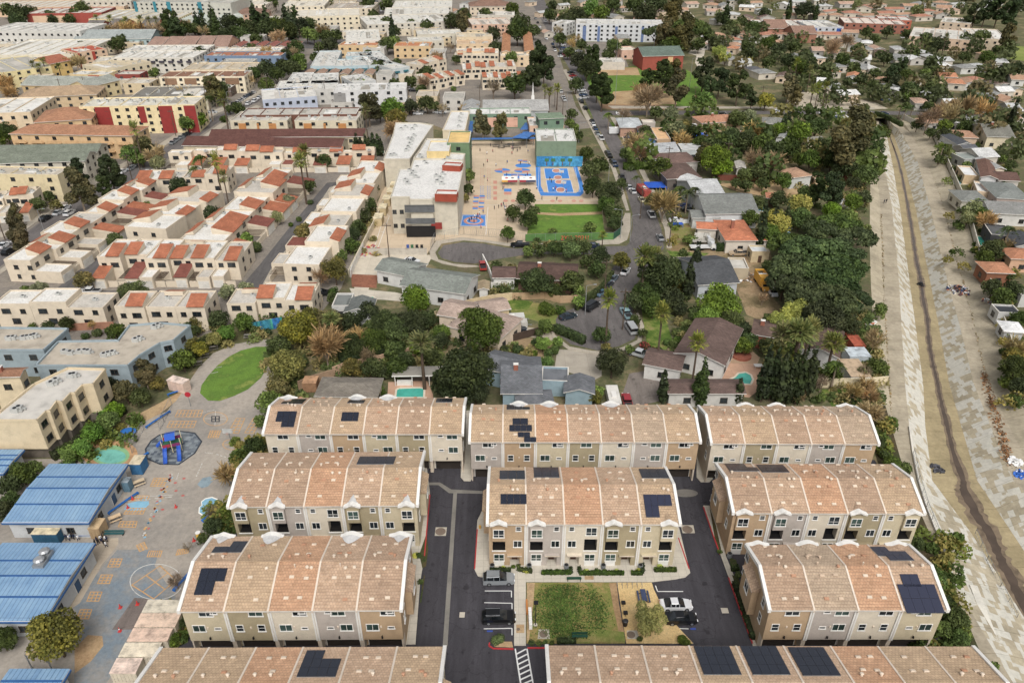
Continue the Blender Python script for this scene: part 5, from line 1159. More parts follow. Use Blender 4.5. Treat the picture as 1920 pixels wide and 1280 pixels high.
# ---- condominium rows
condo_row('condominium row fronting the lane with six garages facing the camera', (177, 541), (442, 541), 19, 6, 3, tile=.9)
condo_row('condominium row stepping along the diagonal lane beside the street', (120, 532), (335, 375), 17, 7, 5, tile=.9)
condo_row('condominium row between the two lanes, garages on its right', (462, 492), (592, 352), 19, 5, 8, tile=.9)
condo_row('short condominium row back to back in the lane loop', (345, 388), (236, 462), 15, 3, 4, gar=False, tile=1)
condo_row('white roofed condominium row right of the long straight lane', (648, 335), (500, 530), 17, 7, 9, tile=.6)
condo_row('white roofed condominium row with its back to the blue apartments', (0, 616), (205, 616), 10, 3, 12, gar=False, tile=.35)
condo_row('grey and white roofed condominium row behind the picnic trees', (228, 622), (392, 622), 10, 3, 14, gar=False, tile=.5)
condo_row('three unit condominium row above the mural wall', (433, 608), (592, 606), 10, 3, 15, gar=False, tile=.6)
condo_row('condominium row with garages below the long brown roofs', (312, 326), (700, 324), 11, 9, 21, tile=.8)
condo_row('condominium row behind the round clipped trees', (262, 366), (430, 364), 10, 4, 22, gar=False, tile=.9)
condo_row('condominium row at the left photo edge across the street', (-30, 420), (60, 415), 14, 3, 23, tile=1)
condo_row('small condominium row beyond the church trees', (806, 172), (872, 160), 14, 4, 31, gar=False, tile=.8); condo_row('condominium row behind the big pine on the street', (868, 150), (968, 148), 16, 6, 32, gar=False, tile=.8)
condo_row('condominium row with parked cars behind it', (852, 122), (935, 122), 12, 5, 33, gar=False, tile=.6); condo_row('condominium row nearest the church', (905, 170), (980, 168), 14, 5, 34, gar=False, tile=.8); condo_row('left condominium row by the parking strip', (792, 145), (838, 133), 12, 3, 35, gar=False, tile=.7)
# ---- left and far apartments: label, near roof edge, far row, height, roof, colours
def panels(c, spec):
 def f(root, L, D, h):
  for t0, t1, z0, z1 in spec: bx(root, 'wall_panel', [(L * t0, -.12, h * z0, L * t1, -.01, h * z1)], paint(c, .8, .06))
 return f
def balconies(n, c='cfa877'):
 def f(root, L, D, h):
  for s in range(1, 3):
   for i in range(n): x = L * (i + .5) / n; bx(root, 'balcony', [(x - 2.6, -1.2, h / 3 * s - .2, x + 2.6, 0, h / 3 * s), (x - 2.6, -1.2, h / 3 * s, x + 2.6, -1.05, h / 3 * s + .9)], paint(c))
 return f
def awn(c, n):
 def f(root, L, D, h):
  for i in range(n): x = L * (i + .5) / n; bx(root, 'awning', [(x - 1.4, -.9, h * .72, x + 1.4, 0, h * .84)], paint(c))
 return f
AP = [
 ('long apartment block with orange shingled roof and three rows of balconies', (15, 252), (248, 256), 235, 9, 'hip', 'b17a52', 'd2b183', dict(extra=balconies(7), sp=6)),
 ('hip roofed orange apartment wing', (62, 231), (172, 224), 206, 9, 'hip', 'b17a52', 'd2b183', {}),
 ('cream and red panelled apartment block with solar panels on the roof', (148, 202), (365, 198), 184, 11.5, 'flat', 'd9d3c2', 'e2cf9f', dict(st=4, extra=panels('93302c', ((.13, .26, 0, 1), (.5, .56, .4, 1), (.68, .8, 0, 1), (.9, 1, 0, 1))), ac=12)),
 ('long grey green roofed building with white dormer boxes', (-30, 308), (160, 302), 288, 8, 'gable', '79816f', 'c9c2b0', dict(ac=4)), ('rear grey green roofed building', (-30, 290), (182, 286), 272, 8, 'gable', '79816f', 'c9c2b0', dict(ac=6)),
 ('beige three storey block with small square windows', (-30, 328), (108, 330), 314, 9, 'flat', 'b5aa98', 'd6c69d', dict(st=3, sp=5, ac=4)),
 ('white roofed apartment block with balconies at the left edge', (-60, 216), (57, 212), 186, 10, 'flat', 'e6e2d8', 'd8c2a0', dict(st=3)), ('low beige wing in front of the white roof', (-60, 240), (48, 224), 215, 7, 'flat', 'd0c8ba', 'd6b78f', {}),
 ('front brown roofed building with long plain wall', (340, 273), (640, 278), 258, 7, 'gable', '6b4238', 'd2c2a2', dict(sp=9, ac=6)), ('rear brown roofed building', (390, 258), (683, 256), 243, 7, 'gable', '6b4238', 'd2c2a2', dict(sp=9)),
 ('beige block with orange wall panels and flat roof', (431, 228), (538, 228), 211, 8, 'flat', 'b9b2a6', 'e0d4b8', dict(extra=panels('bd8144', ((.14, .27, 0, .9), (.46, .5, 0, .9), (.67, .8, 0, .9))), ac=4)), ('right hand beige block with orange panels', (552, 228), (668, 228), 211, 8, 'flat', 'b9b2a6', 'e0d4b8', dict(extra=panels('bd8144', ((.14, .27, 0, .9), (.46, .5, 0, .9), (.7, .83, 0, .9))), ac=4)),
 ('block with dark brown upper walls behind the orange panels', (450, 218), (668, 216), 204, 8.5, 'flat', 'b5afa4', '6f4a3c', dict(nf=True)),
 ('pale blue grey building with white roof by the street', (492, 189), (594, 182), 166, 7, 'flat', 'ddd9d0', 'aeb6c6', dict(sp=3.2)), ('white roofed wing beside a big tree', (515, 172), (632, 168), 152, 7, 'flat', 'd9d6ce', 'd6d3cb', dict(ac=6)),
 ('white four storey apartment block with grey balconies', (625, 172), (762, 169), 158, 11, 'flat', 'dcdad5', 'dedddb', dict(st=4, sp=5, ac=7, extra=panels('8d8b88', ((0, .16, 0, .93),)))),
 ('white flat building with roof units', (535, 159), (578, 158), 138, 7, 'flat', 'd5d3cc', 'd0d2d0', dict(ac=8)), ('white building next to the first', (582, 159), (634, 157), 139, 7, 'flat', 'd5d3cc', 'd0d2d0', dict(ac=8)), ('white corner building', (662, 157), (705, 152), 140, 7, 'flat', 'd5d3cc', 'd0d2d0', dict(ac=5)),
 ('white block with teal awnings', (582, 126), (628, 125), 97, 7, 'flat', 'd3d1ca', 'bccfd4', dict(ac=9, extra=awn('33707a', 4))), ('middle white block with teal awnings', (628, 126), (690, 124), 112, 7, 'flat', 'd3d1ca', 'bccfd4', dict(ac=8, extra=awn('33707a', 5))),
 ('rear white block with teal awnings', (648, 107), (697, 106), 99, 7, 'flat', 'd3d1ca', 'bccfd4', dict(ac=4, extra=awn('33707a', 4))), ('long white block with teal awning', (691, 124), (738, 121), 97, 7, 'flat', 'd3d1ca', 'c4d0d0', dict(ac=9, extra=awn('33707a', 3))), ('right white block by the parked cars', (736, 131), (768, 126), 97, 7, 'flat', 'd3d1ca', 'c9cfce', dict(ac=8, extra=awn('33707a', 2))),
 ('tan two storey row with orange roof edge', (634, 86), (706, 87), 79, 7, 'flat', 'b8784e', 'cfb184', {}), ('tan row with orange edge beside cypresses', (738, 88), (808, 88), 80, 7, 'flat', 'b8784e', 'cfb184', {}), ('large white flat building', (648, 79), (714, 77), 57, 8, 'flat', 'dfdbd0', 'ddd8cc', dict(ac=8)),
 ('wide white flat building with dark roof slots', (688, 48), (842, 41), 28, 8, 'flat', 'dcd8cd', 'd8d0bf', dict(ac=9)), ('white flat building further back', (720, 29), (845, 27), 15, 8, 'flat', 'dcd8cd', 'd8d0bf', dict(ac=9)), ('white flat building near the top edge', (735, 15), (848, 14), 2, 8, 'flat', 'dcd8cd', 'd8d0bf', dict(ac=9)),
 ('long white building with window band', (782, 66), (866, 64), 57, 7, 'flat', 'd8d4c8', 'd5cdba', {}), ('pale roofed long building', (766, 79), (832, 77), 70, 7, 'flat', 'd8d4c8', 'd5cdba', {}),
 ('long beige apartment block with dark window pairs', (555, 33), (674, 30), 18, 10, 'flat', 'cfc7b6', 'dacdb0', dict(st=3)), ('low orange fronted row', (555, 41), (660, 42), 36, 4, 'flat', 'c0b09a', 'b5714a', dict(st=1)),
 ('cream apartment block near the top edge', (430, 10), (498, 10), 1, 9, 'flat', 'cfc7b6', 'd7c9b6', {}), ('beige apartment block near the top edge', (528, 13), (608, 12), 2, 9, 'flat', 'cfc7b6', 'd9cdb4', {}), ('flat block with brown roof near the top edge', (612, 17), (697, 17), 6, 8, 'flat', 'a89c8e', 'd2c4aa', {}),
 ('beige row at the right of the white buildings', (856, 71), (924, 70), 62, 7, 'flat', 'c9ba9e', 'd8c3a0', {}), ('beige row, middle of three', (856, 84), (924, 83), 76, 7, 'flat', 'c4a684', 'd6ba94', {}), ('white topped beige row in front', (856, 98), (925, 97), 91, 7, 'flat', 'e0d8c8', 'd6bd9a', {}),
 ('tan tiled building left of the narrow court', (940, 98), (957, 98), 62, 7, 'gyT', 'bd855c', 'd6ba96', {}), ('tan tiled building right of the narrow court', (983, 98), (1002, 98), 62, 7, 'gyT', 'bd855c', 'd6ba96', {}), ('beige block closing the narrow court', (938, 106), (1003, 106), 99, 6, 'flat', 'd8cbb4', 'd6bd9a', {}),
 ('pinkish apartment block', (885, 48), (962, 46), 35, 8, 'flat', 'cfc0b0', 'c9a58c', {}), ('white block at the top of the straight street', (895, 30), (965, 30), 22, 7, 'flat', 'ddd6c9', 'd5cdbd', {}), ('brown roofed block by the top edge', (880, 13), (960, 12), 5, 7, 'hip', '8e6a56', 'd0c0a8', {}),
 ('long white and blue four storey building beyond the park', (1080, 46), (1245, 48), 38, 11, 'flat', 'd6d3cb', 'd8dadb', dict(st=4, sp=3.8, extra=panels('6478a0', ((.08, .12, 0, .9), (.25, .28, 0, .9), (.45, .48, 0, .9), (.75, .78, 0, .9))))),
 ('white building left of the long white and blue one', (1035, 44), (1062, 46), 38, 8, 'flat', 'dcdad4', 'd6d5d0', {}),
 ('long white roofed school wing beside brick gable', (1420, 49), (1525, 50), 38, 5, 'flat', 'dedad0', '9a7058', {}), ('white roofed school wing with blue end panels', (1520, 52), (1582, 52), 40, 6, 'flat', 'dedad0', 'c9cdd2', dict(extra=panels('2f55a0', ((.1, .2, 0, .9), (.8, .95, 0, .9))))),
 ('long white roofed beige building by the far field', (1705, 69), (1818, 77), 55, 7, 'flat', 'd9d5ca', 'cdb095', dict(ac=3)), ('white roofed block right of the far field tree', (1815, 72), (1890, 76), 56, 7, 'flat', 'd9d5ca', 'd0bca4', {}), ('brick red shopping row', (1583, 44), (1700, 48), 35, 6, 'flat', 'd5c6b8', '996250', {}), ('white roofed hall behind brick row', (1650, 38), (1710, 40), 32, 6, 'flat', 'd9d5ca', 'b5624a', {}), ('white roofed hall by dark trees', (1763, 42), (1820, 46), 34, 6, 'flat', 'd9d5ca', 'c9b49c', {}),
 ('white roofed row at the left edge', (-30, 105), (144, 103), 76, 7, 'flat', 'e3dfd4', 'd8cfb8', dict(sp=5)), ('red trimmed end building', (142, 101), (200, 93), 86, 8, 'flat', 'b05238', 'd2b394', dict(extra=panels('a8402f', ((.05, .12, 0, 1), (.5, .6, 0, 1))))),
 ('yellow cream walled building with palms', (-30, 142), (96, 126), 108, 8, 'flat', 'aaa69c', 'd9ca94', {}), ('rust roofed end of yellow cream building', (92, 121), (134, 113), 105, 7.5, 'gable', 'ad6140', 'd9b870', {}),
 ('white balcony apartment row', (208, 110), (362, 110), 96, 8, 'flat', 'e2ded4', 'deD8ca', dict(extra=awn('4a4650', 9), ac=6)), ('white apartment row behind balcony row', (230, 97), (385, 96), 86, 8, 'flat', 'e2ded4', 'ded8ca', dict(ac=8)),
 ('beige gravel roofed block', (174, 118), (225, 116), 107, 6.5, 'flat', 'c4bcac', 'd2c4a4', {}), ('long beige block with gravel roof', (200, 132), (283, 117), 108, 7, 'flat', 'bfb093', 'd2c4a4', {}), ('white roofed block behind red fascia', (130, 141), (200, 142), 133, 6, 'flat', 'dedacf', 'd9c08c', dict(extra=panels('a8402f', ((.5, .8, .8, 1),)))), ('maroon fascia block', (215, 141), (262, 141), 134, 6, 'flat', 'd0c8ba', '8a3f36', {}),
 ('grey green roofed court building', (37, 160), (165, 162), 146, 6.5, 'gable', 'a0a498', 'c9ac7c', {}), ('grey roofed wing with carports', (165, 164), (226, 150), 144, 7, 'gable', '9a9d92', 'd5c394', {}), ('brown tiled low building', (30, 185), (182, 178), 166, 6, 'hip', 'b3946f', 'c9b08a', {}),
 ('wide dark grey roofed building', (240, 187), (388, 184), 163, 5.5, 'flat', '7a766e', 'c9bfa8', dict(nf=True, ac=4)), ('long white carport roof', (305, 167), (432, 167), 154, 4, 'flat', 'e4e2da', '6f5f54', dict(nf=True)),
 ('cream and brown townhouse block with patios', (298, 146), (458, 145), 134, 8, 'flat', '87604a', 'e0d2b4', dict(extra=panels('8a6a50', ((.06, .2, .55, .95), (.29, .43, .55, .95), (.54, .68, .55, .95), (.77, .93, .55, .95))))), ('beige flat row behind patios', (342, 132), (475, 131), 119, 7, 'flat', 'b9ab94', 'd2bf9c', {}),
 ('rust edged blue grey apartment row', (382, 106), (527, 106), 98, 7, 'flat', 'a5694b', '7488a0', {}), ('white roofed row behind blue grey row', (398, 97), (526, 96), 90, 7, 'flat', 'e3e1da', 'c9b8a0', {}), ('grey teal roofed building', (137, 74), (283, 73), 62, 7, 'gable', '9ea6a2', '9db1b2', {}),
 ('white multi storey block with many small windows', (-30, 58), (150, 60), 44, 11, 'flat', 'd9d5cc', 'd5d2ca', dict(st=3, ac=6)), ('low building with blue and dark carports', (-30, 72), (108, 74), 66, 4, 'flat', 'd9d9de', '38404f', dict(nf=True)),
 ('long cream warehouse', (166, 37), (333, 36), 19, 8, 'flat', 'bdb8ac', 'dccb9e', dict(nf=True, ac=5)), ('pale green roofed warehouse', (342, 38), (456, 31), 14, 7, 'flat', 'c6cdc2', 'b6bdb0', dict(nf=True)), ('big store with red front', (48, 27), (190, 25), 16, 9, 'flat', 'd9d2c4', 'a2493c', dict(nf=True, extra=panels('d8b896', ((.08, .5, 0, .85),)))), ('wide pale warehouse roof in the far left corner', (-60, 16), (232, 13), 2, 7, 'flat', 'd9d0c0', 'd2b494', dict(nf=True)),
 ('tall grey apartment complex with teal corner bays', (250, 5), (432, 7), -7, 15, 'flat', 'a9a79f', 'b9b7ab', dict(st=5, sp=4, extra=panels('2f7d8c', ((.0, .03, .2, 1.05), (.2, .23, .2, 1.05), (.34, .38, .2, 1.05), (.66, .7, .2, 1.05))))), ('grey apartment block on the far left corner', (150, 3), (245, 3), -8, 10, 'flat', 'c9c2b4', 'bdb5a6', {}), ('beige block left of the cream block', (432, 28), (500, 27), 20, 6, 'hip', '8d6b58', 'c9a58c', {}),
]
SB = dict(group=None)
for lab, A, B, by, h, k, rc, wc, kw in AP: bld(lab, A, B, by, h, k, rc, wc.lower(), name='apartment_block' if h >= 6.2 else 'low_building', cat='apartment block' if h >= 6.2 else 'building', group='flat roofed blocks of the far district' if k == 'flat' else 'pitched roof blocks of the far district', **kw)
for i, e in enumerate('15 95 60;60 116 70;100 70 60;20 84 70;60 150 40;120 172 50;210 152 60;255 158 50;300 112 40;190 88 50;235 82 50;440 120 60;350 122 60;300 82 0;470 72 40;500 36 50;560 52 50;610 54 40;660 62 40;700 66 40;700 92 40;750 56 40;800 58 50;850 34 30;900 38 40;890 58 30;820 100 30;600 150 40;540 176 40;720 142 30;760 140 26;800 182 40;850 186 40;710 188 30;750 194 30;640 195 40;160 12 60;330 12 60;460 20 50;570 24 50;640 6 50;590 170 40;880 90 26;830 72 30;770 22 40;660 46 40'.split(';')):
 x, y, w = map(float, e.split()); h = 4.2 + i % 3; a = P(x, y, h); w and bld(('pale flat roofed low block', 'beige low block', 'grey roofed low block')[i % 3], (x - w / 2, y), (x + w / 2, y), Q((a.x, a.y + 13, h))[1], h, 'flat', ('d5d0c4', 'b9ad9b', 'a8a49a')[i % 3], ('d2c4aa', 'cbb894', 'cfcac0')[i % 3], name='low_building', cat='building', group='low blocks of the far district')
for k, x in enumerate((272, 303, 334, 366, 398)): bld('gabled tan house unit, number %s from left in the sawtooth row' % ('one', 'two', 'three', 'four', 'five')[k], (x, 87 + k * .3), (x + 29, 88), 74, 6.4, 'gable', 'a07e6c', 'd2a88a', name='gabled_house', cat='house', group='sawtooth tan row', auto=False)
for k in range(6): bld('white gabled brown roof unit, %s from left beyond the street trees' % ('first', 'second', 'third', 'fourth', 'fifth', 'sixth')[k], (434 + k * 21, 88), (451 + k * 21, 88), 79, 6, 'gy', '9a5848', 'ddd0bf', name='gabled_house', cat='house', group='white gabled row', auto=False)
for k in range(6): bld('small brown roofed house, %s from left in front of the teal awning blocks' % ('first', 'second', 'third', 'fourth', 'fifth', 'sixth')[k], (566 + k * 23, 140), (584 + k * 23, 140), 131, 6, 'gy', 'a5836a', 'd2bd98', name='gabled_house', cat='house', group='small brown roofed row', auto=False)
for k, (x, y) in enumerate(((156, 53), (200, 50), (262, 49), (300, 52))): bld('brick house with grey roof, %s from left behind the palms' % ('first', 'second', 'third', 'fourth')[k], (x, y), (x + 30, y), y - 9, 6, 'gable', '77706a', 'a8604c', name='brick_house', cat='house', group='brick houses behind palms', auto=False)
# ---- the main school
def S(lab, A, B, by, h, k, rc, wc, **kw): return bld(lab, A, B, by, h, k, rc, wc, name=kw.pop('name', 'school_building'), cat='school building', group='main school buildings', auto=False, **kw)
WR = ground_mat(['cbc9c3', 'dad8d3', 'e4e2dd', 'e8e6e1'], .1, 1.5, 'school_roof')
SCW = 'd8cfba'
def front_ex(root, o):
 def lp(x, y, z): p = P(x, y, z); return p - o
 a, b = lp(768, 425, 2), lp(812, 425, 2)
for lab, pix, h, rc, wc, ed, ac in (
 ('white roofed front school block with the car park entrance', '733 371 768 371 769 376 811 376 812 373 857 373 868 320 868 303 830 300 776 300 770 318 750 318', 11.5, WR, SCW, (), ((760, 340), (764, 346), (772, 330), (780, 334), (768, 322), (775, 325), (820, 342), (828, 346), (818, 332), (826, 336), (830, 328))),
 ('long white roofed school wing along the left boundary', '720 300 768 300 812 236 788 232 742 232 738 252', 10, WR, SCW, (), ((752, 244), (760, 240), (773, 244), (778, 238), (766, 262), (770, 266), (768, 272), (765, 278), (762, 284), (733, 293), (739, 292), (776, 256), (772, 262))),
 ('middle white roofed school wing with rows of air conditioners', '776 298 868 302 872 290 838 288 842 262 800 262 788 282', 11, WR, SCW, (), ((788, 294), (791, 300), (796, 306), (800, 310), (836, 292), (840, 298), (834, 303), (782, 316))),
 ('far white roofed school wing beside the yard trees', '830 246 872 246 880 210 846 210', 8, WR, 'd5c6a8', (), ((861, 222), (862, 230), (860, 239), (864, 216)))):
 bldp(lab, pix, h, rc, wc, ed, 3, 5, name='school_building', cat='school building', group='main school buildings', auto=False, ac=ac)
root = [o for o in COL.objects if o.get('label', '').startswith('white roofed front school')][0]; o = root.location
a = P(733, 432) ; yb = P(790, 376.4, 11.5).y - .05
for x, z0, z1, c, nm in ((790, .1, 3.6, '201f20', 'garage_entrance'), (790, 4.4, 6.0, '5a5c5c', 'ventilation_grille'), (790, 8.0, 10.2, '5a5c5c', 'ventilation_grille')):
 p = P(x, 400, 6); w = 4.4; mb = MB(); mb.box(p.x - w, yb - .25, z0, p.x + w, yb + .15, z1, paint(c, .6))
 if 'grille' in nm:
  for i in range(7): mb.box(p.x - w, yb - .33, z0 + .25 * i, p.x + w, yb - .26, z0 + .25 * i + .07, STEEL)
 g = part(nm, mb, root); g.location = (-o.x, -o.y, 0)
for x in (744, 757):
 for z in (3.2, 7.6): p = P(x, 400, 6); w_ = window(root, p.x - o.x, yb - .12 - o.y, z, 1.0, 1.1, 'd', 0, False)
mb = MB(); p = P(821, 415, 3); mb.box(p.x - 1.6, yb - .2, 2.6, p.x + 1.6, yb + .1, 4.6, paint('8c2f28')); g = part('red_sign_board', mb, root); g.location = (-o.x, -o.y, 0)
for lab, A, B, by, h, k, rc, wc, kw in (
 ('rust red parapet box on the middle of the school roof', (829, 312), (863, 314), 306, 13, 'flat', 'e2e0da', '9e4630', dict(nf=True, sides='', z0=11)), ('rust red parapet box at the front of the school roof', (815, 366), (856, 367), 358, 13, 'flat', 'e2e0da', '9e4630', dict(nf=True, sides='', z0=11)),
 ('yellow upper school storey with green sloped roof', (800, 286), (842, 286), 266, 13, 'flat', 'e2e0da', 'dcc284', dict(nf=True, sides='', z0=10.5)), ('green and yellow roofed school tower', (838, 270), (880, 270), 248, 13.5, 'flat', 'dcb870', '6b8562', {}),
 ('square school hall with green wall and blue sea mural', (1006, 267), (1081, 267), 243, 9.5, 'flat', WR, '75886f', dict(nf=True, sides='', ac=3)), ('pink and cream school library', (993, 238), (1058, 237), 221, 6, 'flat', 'e0dcd4', 'dcb494', {}), ('green roofed glass pavilion on the school library', (1010, 224), (1060, 222), 212, 10, 'hip', '7d9275', '6f8a74', dict(pitch=.12)),
 ('row of white arched classroom roofs with green wall', (880, 216), (996, 215), 204, 6, 'flat', 'e4e2dc', '6f8a74', dict(extra=panels('d8a890', ((.27, .45, .1, .8), (.6, .78, .1, .8)))))):
 S(lab, A, B, by, h, k, rc, wc, **kw)
root = [o for o in COL.objects if o.get('label', '').startswith('square school hall')][0]; SEA = tile_roof('2d7fb8', '4aa3c9', 1.3, 3.1, .0, 'mural', .5)
mb = MB(); mb.box(.1, -.12, .3, 17.5, -.01, 4.2, SEA); part('mural', mb, root); mb = MB()
for x in (3.2, 5.6, 9.2, 12): mb.disc((0, 0), .1, .1, 0, SEA, 3); mb.box(x, -.18, 2.2, x + 1.6, -.12, 3.4, paint('3f7048')); mb.box(x + .6, -.18, .6, x + .9, -.12, 2.2, paint('6b4a30'))
part('painted_trees', mb, root)
BT = paint('3f6fae', .55, .1)
def canopy(label, pix, h, mat, posts=True, name='shade_canopy', ridge=0):
 pts = [P(x, y, h) for x, y in pz(pix)]; pts = ccw(pts); o = Vector((pts[0].x, pts[0].y, 0)); t = thing(name, label, 'canopy', o, 0, 'shade canopies'); mb = MB(); L = [p - o for p in pts]
 c = sum(L, Vector()) / len(L); c.z = h + ridge
 for i in range(len(L)):
  a, b = L[i], L[(i + 1) % len(L)]; mb.face([a, b, c], mat); mb.face([b - Vector((0, 0, .12)), a - Vector((0, 0, .12)), c - Vector((0, 0, .12))], mat); mb.face([a - Vector((0, 0, .12)), b - Vector((0, 0, .12)), b, a], mat)
 part('cover', mb, t)
 if posts:
  for p in L[:: max(1, len(L) // 4)]: q = c.lerp(p, .93); mb = MB(); mb.tube((q.x, q.y, 0), (q.x, q.y, h), .1, .1, STEEL, 6); part('post', mb, t)
 return t
canopy('long thin blue walkway roof behind the school yard', '880 262 1005 260 1005 257 880 259', 3.2, BT); canopy('blue lean-to roof along the far school wing', '878 256 886 246 888 214 880 214', 3.4, BT); canopy('blue hipped shade roof among the yard trees', '960 258 978 250 1002 250 988 260', 4, BT, ridge=1.4)
canopy('blue shade roof beside the hall', '984 255 1005 252 1002 245 980 247', 3.6, BT, ridge=.3); canopy('blue lean-to roof at the pink library', '975 243 990 243 992 230 985 230', 4, BT, ridge=.4); canopy('blue square canopy at the school stairs', '849 283 870 283 868 277 850 277', 9, BT)
for k, (x, y) in enumerate(((699, 416), (708, 397), (716, 380), (724, 366), (731, 353))): container('beige storage container by the school fence, %s from the camera' % ('nearest', 'second', 'third', 'fourth', 'fifth')[k], (x, y - 6), (x + 16 - k, y - 6), y - 17 + k, 2.6, 'c2ae84', 'd6c9a8', 'beige containers by the school')
